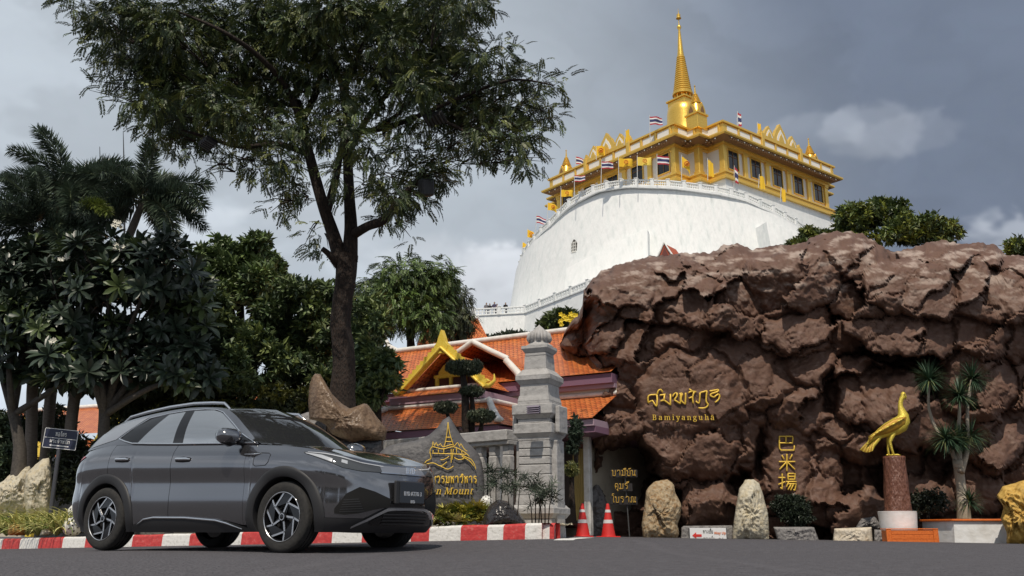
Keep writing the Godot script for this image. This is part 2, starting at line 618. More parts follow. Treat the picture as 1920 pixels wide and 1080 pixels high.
func temple() -> void:
	var plaster := mottled("white_plaster", [lin(0.56, 0.60, 0.59), lin(0.74, 0.77, 0.76), lin(0.82, 0.83, 0.82), lin(0.80, 0.81, 0.80), lin(0.66, 0.70, 0.69)], 0.05, 0.8, 0.25, 12, 0.010)
	plaster.uv1_scale = Vector3(0.16, 0.035, 0.16)
	var gold := mottled("gold_paint", [lin(0.68, 0.39, 0.06), lin(0.80, 0.52, 0.10), lin(0.84, 0.58, 0.14)], 0.6, 0.38, 0.3, 13, 0.02)
	gold.metallic = 0.5
	gold.metallic_specular = 0.6
	var leaf := mottled("gold_leaf", [lin(0.62, 0.37, 0.06), lin(0.78, 0.5, 0.1), lin(0.82, 0.56, 0.14)], 0.4, 0.3, 0.2, 14, 0.02)
	leaf.metallic = 0.7
	var cream := mat("panel_white", lin(0.78, 0.77, 0.72), 0.7)
	var dark := mat("window_dark", lin(0.012, 0.013, 0.018), 0.15)
	var lace := mat("hanging_lace", lin(0.20, 0.10, 0.035), 0.6)
	# mound -------------------------------------------------------
	var mo := thing("white_mound", "great white plastered drum of the hill under the golden temple", "mound", Vector3(23, 0, -126))
	var s := Shape.new()
	var rows: Array = []
	for i in 26:
		var t := i / 25.0
		var row := PackedVector3Array()
		for k in 120:
			var a := TAU * k / 120.0
			var top := rim_h(a)
			var y := top * (1.0 - t)
			var r := 21.8 + (40.4 - y) * 0.16 + 0.10 * noise.get_noise_2d(cos(a) * 300.0 + y * 9.0, sin(a) * 300.0)
			row.append(Vector3(cos(a) * r, y, sin(a) * r))
		rows.append(row)
	s.grid(rows, true)
	put("drum_wall", s, plaster, mo)
	s = Shape.new()
	rows = []
	for q in [[21.8, 0.0], [22.2, 0.0], [22.2, 0.28], [18.0, 0.28], [0.1, 0.28]]:
		var row := PackedVector3Array()
		for k in 120:
			var a := TAU * k / 120.0
			row.append(Vector3(cos(a) * q[0], rim_h(a) + q[1] - 0.02, sin(a) * q[0]))
		rows.append(row)
	for i in 4: s.grid([rows[i], rows[i + 1]], true)
	put("terrace_floor", s, plaster, mo)
	# buttresses and ramp walls that stand out from the drum
	for b in [[1062.0, 1205.0, 503.0, 430.0, 1.3, "ramp_wall"], [1205.0, 1214.0, 430.0, 430.0, 1.9, "buttress"], [1437.0, 1455.0, 416.0, 418.0, 2.4, "buttress"], [1455.0, 1530.0, 420.0, 452.0, 1.2, "ramp_wall"]]:
		s = Shape.new()
		rows = []
		var n := 12
		for i in n + 1:
			var u := lerpf(b[0], b[1], i / float(n))
			var vv := lerpf(b[2], b[3], i / float(n))
			var p := drum_hit(u, vv, b[4])
			var rad := Vector3(p.x - 23.0, 0, p.z + 126.0)
			var r0 := rad.length()
			rad /= r0
			var q := PackedVector3Array()
			q.append(rad * (r0 - 3.5) + Vector3(0, p.y, 0))
			q.append(rad * r0 + Vector3(0, p.y, 0))
			q.append(rad * (r0 + p.y * 0.16) + Vector3(0, 0.0, 0))
			rows.append(q)
		s.grid([PackedVector3Array([rows[0][0], rows[0][0], rows[0][0] * Vector3(1, 0, 1)]), rows[0]])
		s.grid(rows, false, Vector3(0, 0.3, 1))
		s.grid([rows[n], PackedVector3Array([rows[n][0], rows[n][0], rows[n][0] * Vector3(1, 0, 1)])])
		put(b[5], s, plaster, mo)
	# the little barred window in the drum
	var wp := drum_hit(1077, 463, 0.0) - Vector3(23, 0, -126)
	s = Shape.new()
	s.xf = Transform3D(Basis(Vector3.UP, atan2(wp.x, wp.z)), wp)
	s.prism(PackedVector2Array([Vector2(-.42, -.9), Vector2(.42, -.9), Vector2(.42, .45), Vector2(0, 1.0), Vector2(-.42, .45)]), -0.3, 0.10)
	var win := put("window", s, mat("window_shadow", lin(0.05, 0.045, 0.04), 0.7), mo)
	for i in 3:
		var b2 := Shape.new()
		b2.xf = s.xf
		b2.box(Vector3(-.25 + i * .25, -0.1, 0.14), Vector3(.07, 1.5, .07))
		put("window_bar", b2, cream, win)
	s.xf = s.xf
	var b3 := Shape.new()
	b3.xf = s.xf
	for i in 4: b3.box(Vector3(0, -.7 + i * .4, 0.17), Vector3(.8, .07, .06))
	tag(put("window_grille", b3, cream, win), "", "", "", "stuff")
	# lower terrace
	var lt := thing("lower_terrace", "white lower terrace wall that climbs round the foot of the mound", "terrace wall")
	var ring := [Vector2(-12, 126), Vector2(-7.4, 117.5), Vector2(-4.9, 112.4), Vector2(1.68, 110.9), Vector2(5.2, 104.8), Vector2(8.6, 98.9), Vector2(12, 95.4), Vector2(18, 93.0), Vector2(26, 93.5)]
	s = Shape.new()
	rows = [PackedVector3Array(), PackedVector3Array(), PackedVector3Array(), PackedVector3Array()]
	for q in ring:
		var inn: Vector2 = (Vector2(23, 126) - q).normalized()
		rows[0].append(Vector3(q.x + inn.x * 7.0, 26.6, -q.y - inn.y * 7.0))
		rows[1].append(Vector3(q.x, 26.6, -q.y))
		rows[2].append(Vector3(q.x - inn.x * 1.2, 14.0, -q.y + inn.y * 1.2))
		rows[3].append(Vector3(q.x - inn.x * 2.6, -1.0, -q.y + inn.y * 2.6))
	for i in 3:
		for j in ring.size() - 1:
			s.quad(rows[i][j], rows[i][j + 1], rows[i + 1][j + 1], rows[i + 1][j], Vector3(0, 0.3, 1))
	put("terrace_wall", s, plaster, lt)
	# balustrades
	var rail_pts: Array = []
	for k in 41:
		var a := deg_to_rad(lerpf(196.0, -6.0, k / 40.0))
		rail_pts.append(Vector3(23 + cos(a) * 21.9, rim_h(a) + 0.26, -126 + sin(a) * 21.9))
	balustrade("upper_balustrade", "white pierced balustrade round the upper terrace below the golden temple", rail_pts, plaster, 0.86, 6)
	rail_pts = []
	for j in ring.size() - 2:
		var a: Vector2 = ring[j + 1]
		var b: Vector2 = ring[j + 2]
		var n := int(maxf(1.0, roundf(a.distance_to(b) / 3.0)))
		for k in n:
			var q := a.lerp(b, k / float(n))
			rail_pts.append(Vector3(q.x, 26.6, -q.y))
	balustrade("lower_balustrade", "white pierced balustrade along the lower terrace where people stand", rail_pts, plaster, 0.95, 6)
	# pavilion ------------------------------------------------------
	var pa := thing("temple_pavilion", "gold and white square temple hall on top of the white mound", "temple")
	s = Shape.new()
	tier(s, 35.0, 0.12, 42.45, 0.12)
	put("base_wall", s, plaster, pa)
	s = Shape.new()
	tier(s, 42.4, 0.5, 42.7, 0.5)
	tier(s, 42.7, 0.5, 42.95, 0.28, false)
	tier(s, 42.95, 0.28, 43.2, 0.28, false)
	tier(s, 43.2, 0.42, 43.4, 0.42)
	put("base_moulding", s, gold, pa)
	s = Shape.new()
	tier(s, 43.0, -0.5, 48.0, -0.5)
	put("wall", s, cream, pa)
	s = Shape.new()
	tier(s, 46.95, -0.1, 47.3, -0.1)
	tier(s, 47.3, 0.1, 47.5, 0.1)
	tier(s, 47.85, 1.25, 48.0, 1.4)
	tier(s, 48.0, 1.4, 48.2, 1.4, false)
	tier(s, 48.2, 1.2, 48.45, 0.9)
	put("cornice", s, gold, pa)
	s = Shape.new()
	tier(s, 47.5, 0.1, 47.85, 1.2, false)
	put("soffit", s, lace, pa)
	s = Shape.new()
	tier(s, 48.4, 0.5, 49.8, 0.5)
	put("parapet", s, gold, pa)
	s = Shape.new()
	tier(s, 49.75, 0.72, 50.0, 0.72)
	put("parapet_cap", s, gold, pa)
	# details along the two fronts that face the road: [origin plan point, direction, outward]
	var fronts: Array = []
	var pl := cross_plan(0.0)
	for i in pl.size():
		var a := pl[i]
		var b := pl[(i + 1) % pl.size()]
		var m := (a + b) * 0.5
		var e := (b - a).normalized()
		var o := Vector2(e.y, -e.x)
		if Geometry2D.is_point_in_polygon(m + o * 0.2, pl): o = -o
		var ow := te1 * o.x + te2 * o.y
		if ow.z > 0.3:
			fronts.append([a, b, o])
	var lacing := Shape.new()
	var bulbs := Shape.new()
	for f in fronts:
		var a: Vector2 = f[0]
		var b: Vector2 = f[1]
		var o: Vector2 = f[2]
		var len := a.distance_to(b)
		var e := (b - a) / len
		var ow := te1 * o.x + te2 * o.y
		var ew := te1 * e.x + te2 * e.y
		var base := Transform3D(Basis(ew, Vector3.UP, ew.cross(Vector3.UP)), Vector3.ZERO)
		if base.basis.z.dot(ow) < 0.0:
			base.basis = Basis(-ew, Vector3.UP, ow)
		var spot := func(along: float, y: float, off: float) -> Transform3D:
			return Transform3D(base.basis, tp(a + e * along + o * off, y))
		# lace hanging under the eaves
		var nl := int(len / 0.42)
		for i in nl:
			for r in 2:
				lacing.xf = spot.call((i + 0.5 + r * 0.5) * len / nl, 47.52 + r * 0.2, 1.12 - r * 0.0)
				lacing.box(Vector3(0, 0, 0), Vector3(0.2, 0.3, 0.08))
			if i % 3 == 0:
				bulbs.xf = spot.call((i + 0.5) * len / nl, 47.62, 1.2)
				bulbs.box(Vector3.ZERO, Vector3(0.14, 0.12, 0.06))
		# parapet panels
		var np := maxi(1, int(roundf(len / 2.6)))
		for i in np:
			s = Shape.new()
			s.xf = spot.call((i + 0.5) * len / np, 49.08, 0.5)
			s.box(Vector3(0, 0, 0), Vector3(len / np - 0.55, 0.85, 0.09))
			put("parapet_panel", s, cream, pa)
			s = Shape.new()
			s.xf = spot.call(i * len / np + (0.12 if i == 0 else 0.0), 49.1, 0.5)
			s.box(Vector3.ZERO, Vector3(0.34, 1.3, 0.24), 0.03)
			put("parapet_pier", s, gold, pa)
		if len > 10.0:
			# five windows between six pilasters
			for i in 5:
				var c := len * (i + 0.5) / 5.0
				s = Shape.new()
				s.xf = spot.call(c, 45.55, -0.5)
				for q in [-1.05, 1.05]:
					s.box(Vector3(q, 0, 0.08), Vector3(0.12, 2.6, 0.2), 0.02)
				s.box(Vector3(0, -1.34, 0.1), Vector3(2.22, 0.12, 0.24), 0.02)
				s.box(Vector3(0, 1.32, 0.08), Vector3(2.22, 0.1, 0.2), 0.02)
				var wn := put("window", s, gold, pa)
				s = Shape.new()
				s.xf = spot.call(c, 45.55, -0.5)
				s.box(Vector3(0, 0, 0.03), Vector3(2.0, 2.6, 0.03))
				put("pane", s, dark, wn)
				s = Shape.new()
				s.xf = spot.call(c, 45.55, -0.5)
				s.box(Vector3(0, 0, 0.08), Vector3(0.06, 2.6, 0.06))
				s.box(Vector3(0, 0.5, 0.08), Vector3(2.0, 0.05, 0.055))
				put("glazing_bar", s, lace, wn)
			for i in 6:
				var c := clampf(len * i / 5.0, 0.55, len - 0.55)
				s = Shape.new()
				s.xf = spot.call(c, 45.2, -0.5)
				s.box(Vector3(0, 0, 0.16), Vector3(0.72, 3.7, 0.32), 0.04)
				s.box(Vector3(0, -1.6, 0.2), Vector3(0.86, 0.4, 0.42), 0.04)
				s.box(Vector3(0, 1.6, 0.2), Vector3(0.86, 0.3, 0.42), 0.04)
				put("pilaster", s, gold, pa)
		else:
			for c in [0.4, len - 0.4]:
				if (c < 1.0) == Geometry2D.is_point_in_polygon(a - e * 0.3 - o * 0.3, pl) and len < 3.0: continue
				s = Shape.new()
				s.xf = spot.call(c, 45.2, -0.5)
				s.box(Vector3(0, 0, 0.25), Vector3(0.8, 3.7, 0.52), 0.04)
				s.box(Vector3(0, -1.55, 0.3), Vector3(0.95, 0.5, 0.62), 0.04)
				put("pilaster", s, gold, pa)
		if len > 10.0:
			# the three pointed leaves that crown the middle of each front
			for q in [[-2.6, 2.0, 1.1], [0.0, 3.0, 1.5], [2.6, 2.0, 1.1]]:
				s = Shape.new()
				s.xf = spot.call(len * 0.5 + q[0], 50.0, 0.35)
				s.prism(leaf_poly(q[2], q[1]), -0.25, 0.25)
				var ga := put("crest", s, gold, pa)
				s = Shape.new()
				s.xf = spot.call(len * 0.5 + q[0], 50.15, 0.35)
				s.prism(leaf_poly(q[2] * 0.62, q[1] * 0.66), 0.2, 0.3)
				put("crest_panel", s, cream, ga)
				s = Shape.new()
				s.xf = spot.call(len * 0.5 + q[0], 50.25, 0.35)
				s.prism(leaf_poly(q[2] * 0.36, q[1] * 0.42), 0.28, 0.36)
				put("crest_heart", s, gold, ga)
			for q in [-4.2, 4.2]:
				s = Shape.new()
				s.xf = spot.call(len * 0.5 + q, 50.0, 0.35)
				s.box(Vector3(0, -0.6, 0.1), Vector3(0.6, 2.2, 0.7), 0.05)
				s.prism(leaf_poly(0.45, 1.2), -0.2, 0.2)
				put("crest_post", s, gold, pa)
			s = Shape.new()
			s.xf = spot.call(len * 0.5, 50.1, 0.3)
			s.box(Vector3.ZERO, Vector3(8.6, 0.5, 0.8), 0.05)
			put("crest_base", s, gold, pa)
	tag(put("eave_lace", lacing, lace, pa), "", "", "", "stuff")
	tag(put("eave_lights", bulbs, cream, pa), "", "", "", "stuff")
	# the gold bell tower and its satellites
	var ch := thing("golden_stupa", "tall golden bell shaped stupa with ringed spire behind the small corner stupa", "stupa", TC)
	s = Shape.new()
	s.lathe([Vector2(5.6, 47), Vector2(5.4, 50), Vector2(4.9, 51), Vector2(3.7, 53.5), Vector2(2.95, 56), Vector2(2.62, 58.5), Vector2(2.5, 60.6), Vector2(2.35, 61.6), Vector2(1.6, 62.3)], 40, Vector3.ZERO, false)
	put("bell", s, leaf, ch)
	s = Shape.new()
	var yaw := Basis(Vector3.UP, atan2(te2.x, te2.z))
	s.box(Vector3(0, 62.1, 0), Vector3(3.3, 1.1, 3.3), 0.06, yaw)
	s.box(Vector3(0, 62.75, 0), Vector3(3.7, 0.28, 3.7), 0.05, yaw)
	put("harmika", s, leaf, ch)
	for k in 10:
		s = Shape.new()
		var a := TAU * k / 10.0
		s.tube([Vector3(cos(a) * 1.15, 62.8, sin(a) * 1.15), Vector3(cos(a) * 1.15, 63.9, sin(a) * 1.15)], [0.15], 6)
		put("colonnette", s, leaf, ch)
	s = Shape.new()
	var prof: Array = [Vector2(0.7, 62.8), Vector2(0.7, 63.85), Vector2(1.55, 63.8), Vector2(1.55, 64.1)]
	for k in 17:
		var t := k / 17.0
		var r := lerpf(1.42, 0.56, pow(t, 0.9))
		var y := lerpf(64.1, 70.4, t)
		var dy := 6.3 / 17.0
		prof.append_array([Vector2(r - 0.10, y + 0.02), Vector2(r + 0.03, y + dy * 0.25), Vector2(r + 0.03, y + dy * 0.7), Vector2(r - 0.12, y + dy * 0.96)])
	put("ring_cone", s.lathe(prof, 28), leaf, ch)
	s = Shape.new()
	s.lathe([Vector2(0.5, 70.3), Vector2(0.52, 70.6), Vector2(0.44, 71.2), Vector2(0.30, 73.2), Vector2(0.15, 75.0), Vector2(0.32, 75.25), Vector2(0.34, 75.5), Vector2(0.2, 75.75), Vector2(0.07, 75.9), Vector2(0.05, 78.2), Vector2(0.0, 78.9)], 20, Vector3.ZERO, false)
	put("spire", s, leaf, ch)
	s = Shape.new()
	s.lathe([Vector2(0.0, 77.9), Vector2(0.3, 77.6), Vector2(0.3, 77.2), Vector2(0.42, 76.95), Vector2(0.0, 76.9)], 12, Vector3.ZERO)
	put("finial_parasol", s, leaf, ch)
	for q in [[-13.2, -13.2, 1.0, "small golden corner stupa in front of the tall bell stupa"], [12.6, -12.6, 1.0, "small golden stupa on the left corner of the temple roof"], [-12.6, 12.6, 1.0, "small golden stupa on the right corner of the temple roof"]]:
		var st := thing("corner_stupa", q[3], "stupa", tp(Vector2(q[0], q[1]), 49.4), atan2(te2.x, te2.z), "small stupas on the temple roof")
		s = Shape.new()
		s.box(Vector3(0, 1.0, 0), Vector3(1.9, 2.0, 1.9), 0.05)
		s.box(Vector3(0, 2.05, 0), Vector3(2.2, 0.3, 2.2), 0.05)
		put("pedestal", s, leaf, st)
		s = Shape.new()
		s.lathe([Vector2(1.0, 2.1), Vector2(0.95, 2.6), Vector2(0.72, 3.4), Vector2(0.6, 3.9)], 20, Vector3.ZERO, false)
		put("bell", s, leaf, st)
		for k in 4:
			s = Shape.new()
			s.xf = Transform3D(Basis(Vector3.UP, PI / 2 * k), Vector3.ZERO)
			s.prism(leaf_poly(0.62, 1.45), 0.75, 1.02)
			s.xf = s.xf.translated_local(Vector3(0, 2.2, 0))
			s.prism(leaf_poly(0.62, 1.45), 0.72, 1.02)
			s.v = s.v.slice(s.v.size() / 2)
			s.n = s.n.slice(s.n.size() / 2)
			s.c = s.c.slice(s.c.size() / 2)
			s.uv = s.uv.slice(s.uv.size() / 2)
			s.ix = s.ix.slice(0, s.ix.size() / 2)
			var ni := put("niche", s, leaf, st)
			s = Shape.new()
			s.xf = Transform3D(Basis(Vector3.UP, PI / 2 * k), Vector3.ZERO).translated_local(Vector3(0, 2.25, 0))
			s.prism(leaf_poly(0.34, 0.95), 1.0, 1.05)
			put("niche_opening", s, lace, ni)
		s = Shape.new()
		prof = [Vector2(0.72, 3.7)]
		for k in 7:
			var t := k / 7.0
			var r := lerpf(0.72, 0.22, t)
			var y := lerpf(3.75, 5.2, t)
			prof.append_array([Vector2(r - 0.08, y), Vector2(r, y + 0.06), Vector2(r, y + 0.13), Vector2(r - 0.1, y + 0.2)])
		prof.append_array([Vector2(0.13, 5.3), Vector2(0.06, 6.2), Vector2(0.12, 6.3), Vector2(0.0, 6.5)])
		put("ringed_spire", s.lathe(prof, 16), leaf, st)
	# small gable in front of the mound
	var gb := at(1246, 474, 84)
	var gs := thing("small_shrine", "tiny white gabled shrine roof with red tiles peeping over the cave rock", "shrine", gb, -0.65)
	gs.scale = Vector3.ONE * 0.62
	s = Shape.new()
	s.prism(PackedVector2Array([Vector2(-1.3, -1.0), Vector2(1.3, -1.0), Vector2(0.9, 0.1), Vector2(0, 1.55), Vector2(-0.9, 0.1)]), -4.0, -0.1)
	put("roof", s, mat("shrine_roof", lin(0.42, 0.09, 0.04), 0.6), gs)
	for q in [-1.0, 1.0]:
		s = Shape.new()
		s.tube([Vector3(q * 1.5, -0.9, 0), Vector3(q * 0.75, 0.35, 0), Vector3(0, 1.75, 0)], [0.16, 0.15, 0.1], 6)
		put("bargeboard", s, cream, gs)
	s = Shape.new()
	s.prism(PackedVector2Array([Vector2(-.8, -1), Vector2(.8, -1), Vector2(0, 1.0)]), -0.1, -0.04)
	put("gable_panel", s, mat("shrine_gable", lin(0.16, 0.05, 0.04), 0.7), gs)
	flags(gold)
	visitors()

func leaf_poly(w: float, h: float) -> PackedVector2Array:
	var p := PackedVector2Array()
	for q in [[-1, 0], [1, 0], [1.0, 0.25], [0.72, 0.5], [0.62, 0.62], [0.28, 0.8], [0, 1.0], [-0.28, 0.8], [-0.62, 0.62], [-0.72, 0.5], [-1.0, 0.25]]:
		p.append(Vector2(q[0] * w, q[1] * h))
	return p

func rim_h(a: float) -> float:   # the terrace winds down to both sides of its highest point
	var g := fposmod(rad_to_deg(a), 360.0)
	var t := [Vector2(0, 35.8), Vector2(49, 36.4), Vector2(58, 37.3), Vector2(68, 38.4), Vector2(77, 39.4), Vector2(86, 39.95), Vector2(103, 40.9), Vector2(114, 41.5), Vector2(123, 41.6), Vector2(133, 40.8), Vector2(146, 38.7), Vector2(160, 37.4), Vector2(176, 36.2), Vector2(220, 35.5), Vector2(361, 35.8)]
	for i in t.size() - 1:
		if g <= t[i + 1].x:
			return lerpf(t[i].y, t[i + 1].y, smoothstep(0.0, 1.0, (g - t[i].x) / (t[i + 1].x - t[i].x)) * 0.4 + 0.6 * (g - t[i].x) / (t[i + 1].x - t[i].x))
	return 35.8

func drum_hit(u: float, w: float, out: float) -> Vector3:
	var d := 100.0
	for i in 12:
		var p := at(u, w, d)
		var r := 21.8 + (40.4 - p.y) * 0.16 + out
		var dx := p.x - 23.0
		d += (126.0 - sqrt(maxf(0.0, r * r - dx * dx)) - d) * 0.8
	return at(u, w, d)

func balustrade(called: String, label: String, pts: Array, m: Material, h: float, holes: int) -> void:
	var o := thing(called, label, "balustrade")
	for i in pts.size():
		var s := Shape.new()
		var nx: Vector3 = pts[mini(i + 1, pts.size() - 1)] - pts[maxi(i - 1, 0)]
		var tb := Basis(Vector3.UP, atan2(-nx.z, nx.x))
		s.box(pts[i] + Vector3(0, h * 0.55, 0), Vector3(0.42, h * 1.12, 0.42), 0.04, tb)
		s.box(pts[i] + Vector3(0, h * 1.14, 0), Vector3(0.52, 0.1, 0.52), 0.02, tb)
		put("post", s, m, o)
		if i + 1 < pts.size():
			var a: Vector3 = pts[i]
			var b: Vector3 = pts[i + 1]
			var e := (b - a)
			var n := e.normalized()
			var side := n.cross(Vector3.UP).normalized()
			var up := side.cross(n)
			var bs := Basis(n, up, side)
			s = Shape.new()
			s.xf = Transform3D(bs, (a + b) * 0.5)
			var l := e.length() - 0.3
			s.box(Vector3(0, h * 0.93, 0), Vector3(l, h * 0.17, 0.3), 0.02)
			s.box(Vector3(0, h * 0.09, 0), Vector3(l, h * 0.2, 0.3), 0.02)
			put("rail", s, m, o)
			s = Shape.new()
			s.xf = Transform3D(bs, (a + b) * 0.5)
			for k in holes + 1:
				var x := l * (float(k) / holes - 0.5)
				s.box(Vector3(x, h * 0.52, 0), Vector3(l / holes * (0.34 if k > 0 and k < holes else 0.7), h * 0.7, 0.16))
			s.box(Vector3(0, h * 0.52, 0), Vector3(l, h * 0.12, 0.14))
			put("pierced_panel", s, m, o)

func flags(_g: Material) -> void:
	var pole := mat("flag_pole", lin(0.6, 0.6, 0.58), 0.4)
	var cloth := mat("flag_cloth", Color.WHITE, 0.85)
	cloth.vertex_color_use_as_albedo = true
	cloth.backlight_enabled = true
	cloth.backlight = Color(0.35, 0.35, 0.35)
	var red := Color(0.42, 0.03, 0.045)
	var wht := Color(0.75, 0.75, 0.75)
	var blu := Color(0.035, 0.04, 0.13)
	var yel := Color(0.80, 0.50, 0.03)
	var yel2 := Color(0.80, 0.60, 0.10)
	# spot of the cloth's upper hoist corner, length and height of the cloth in the same units, droop, spot of the pole's foot, metres ahead, kind, label
	var list := [
		[1218, 219, 24, 17, 0.1, 1219, 262, 107, 0, "striped red white and blue flag flying highest beside the golden bell"],
		[1080, 294, 18, 15, 0.55, 1078, 335, 122, 0, "striped flag just right of the left corner stupa"],
		[1128, 303, 22, 15, 0.1, 1127, 346, 105, 0, "striped flag on the rail between the left crest and the yellow flags"],
		[1077, 329, 20, 13, 0.05, 1077, 370, 108, 0, "striped flag over the rail below the left corner stupa"],
		[1232, 292, 23, 18, 0.2, 1232, 342, 104, 0, "striped flag before the dark window left of the near temple corner"],
		[1006, 405, 20, 14, 0.6, 1004, 437, 119, 0, "striped flag low on the left end of the curved rail"],
		[1383, 212, 6, 28, 0.1, 1382, 252, 112, 0, "limp striped flag on the roof right of the corner stupa"],
		[1377, 314, 6, 32, 0.2, 1376, 352, 106, 0, "limp striped flag hanging below the first window of the right front"],
		[1497, 376, 12, 17, -0.6, 1500, 402, 116, 0, "crumpled striped flag near the right end of the right front"],
		[1052, 356, 22, 14, 0.15, 1051, 394, 111, 1, "round orange yellow flag with emblem below the left corner stupa"],
		[1160, 297, 26, 17, 0.15, 1160, 342, 104.5, 1, "orange yellow flag left of its paler neighbour on the rail"],
		[1195, 295, 26, 17, 0.12, 1195, 341, 104, 2, "pale yellow flag right of the orange one on the rail"],
		[1173, 245, 7, 25, -0.15, 1170, 272, 108, 1, "narrow yellow flag on the roof edge right of the left crest"],
		[1118, 274, 16, 20, 0.0, 1118, 300, 115, 1, "yellow flag half hidden behind the left roof crest"],
		[1278, 294, 17, 22, 0.8, 1278, 339, 104, 1, "yellow flag trailing down left of the near temple corner"],
		[1327, 300, 10, 32, 0.25, 1327, 338, 104, 1, "long narrow yellow flag under the near temple corner"],
		[1027, 380, 20, 15, 0.6, 1026, 415, 115, 1, "yellow flag at the left end of the temple front"],
		[989, 431, 14, 15, 0.5, 988, 452, 122, 1, "small yellow flag on the steep left stretch of the rail"],
		[980, 455, 8, 13, 0.3, 979, 472, 125, 1, "lowest and leftmost small yellow flag on the curved rail"],
		[1420, 232, 6, 26, 0.0, 1420, 262, 113, 1, "narrow yellow pennant on the roof left of the right crest"],
		[1465, 258, 7, 20, 0.1, 1465, 285, 115, 1, "narrow yellow pennant standing behind the right roof crest"],
		[1424, 330, 9, 27, 0.15, 1422, 352, 107, 1, "narrow yellow flag below the second window of the right front"],
		[1465, 354, 7, 27, 0.1, 1463, 378, 109, 1, "narrow yellow flag below the third window of the right front"],
		[1532, 392, 20, 18, 0.5, 1534, 417, 118, 3, "yellow flag with orange wheel emblem at the right end of the terrace"]]
	for f in list:
		var d: float = f[7]
		var foot := at(f[5], f[6], d)
		var hoist := at(f[0], f[1], d)
		var k := per_m(f[1], d)
		var o := thing("striped_flag" if f[8] == 0 else "yellow_flag", f[9], "flag", foot, 0.0, "striped flags on the temple" if f[8] == 0 else "yellow flags on the temple")
		var s := Shape.new()
		s.tube([Vector3.ZERO, hoist - foot + Vector3(0, 0.25, 0)], [0.05, 0.04], 5)
		put("pole", s, pole, o)
		var L: float = f[2] / k
		var H: float = f[3] / k
		var sgn := -1.0 if f[8] == 3 or f[0] == 1497 else 1.0
		s = Shape.new()
		var ny := 12
		var bands := [red, wht, blu, blu, wht, red]
		var rows: Array = []
		var cols: Array = []
		for i in ny + 1:
			for rep in (2 if i > 0 and i < ny and i % 2 == 0 else 1):
				var row := PackedVector3Array()
				var cr: Array = []
				for j in 11:
					var t := j / 10.0
					var wv := sin(t * 7.0 + f[0] * 0.7 + i * 0.14) * 0.12 * L * t
					var x := t * L * sgn * (1.0 - absf(f[4]) * 0.18)
					var y: float = -i / float(ny) * H * (1.0 - 0.12 * t) - t * t * f[4] * H + sin(t * 6.0 + f[0]) * 0.05 * H * t
					row.append(hoist - foot + Vector3(x, y, wv + 0.05))
					var cc: Color
					if f[8] == 0:
						cc = bands[clampi(i / 2 - 1 if rep == 0 and i % 2 == 0 and i > 0 and i < ny else i / 2, 0, 5)]
					else:
						cc = yel2 if f[8] == 2 else yel
					cr.append(cc)
				rows.append(row)
				cols.append(cr)
		s.grid(rows, false, Vector3(0, 0, 1), Vector2.ONE, cols)
		s.col = Color.WHITE
		var cl := put("cloth", s, cloth, o)
		if f[8] > 0 and L > 0.9:
			# the emblem in the middle: a small wheel
			s = Shape.new()
			s.col = Color(0.62, 0.17, 0.02)
			var c0 := hoist - foot + Vector3(L * 0.5 * sgn, -H * 0.5 - 0.25 * f[4] * H, 0.16 + 0.1 * L)
			var ring: Array = []
			for i in 13:
				var a := TAU * i / 12.0
				ring.append(c0 + Vector3(cos(a), sin(a), 0) * H * (0.26 if f[8] == 3 else 0.2))
			s.tube(ring, [H * 0.05], 5)
			s.tube([c0 + Vector3(-H * .07, 0, 0), c0 + Vector3(H * .07, 0, 0)], [H * 0.07], 5)
			put("emblem", s, cloth, cl)

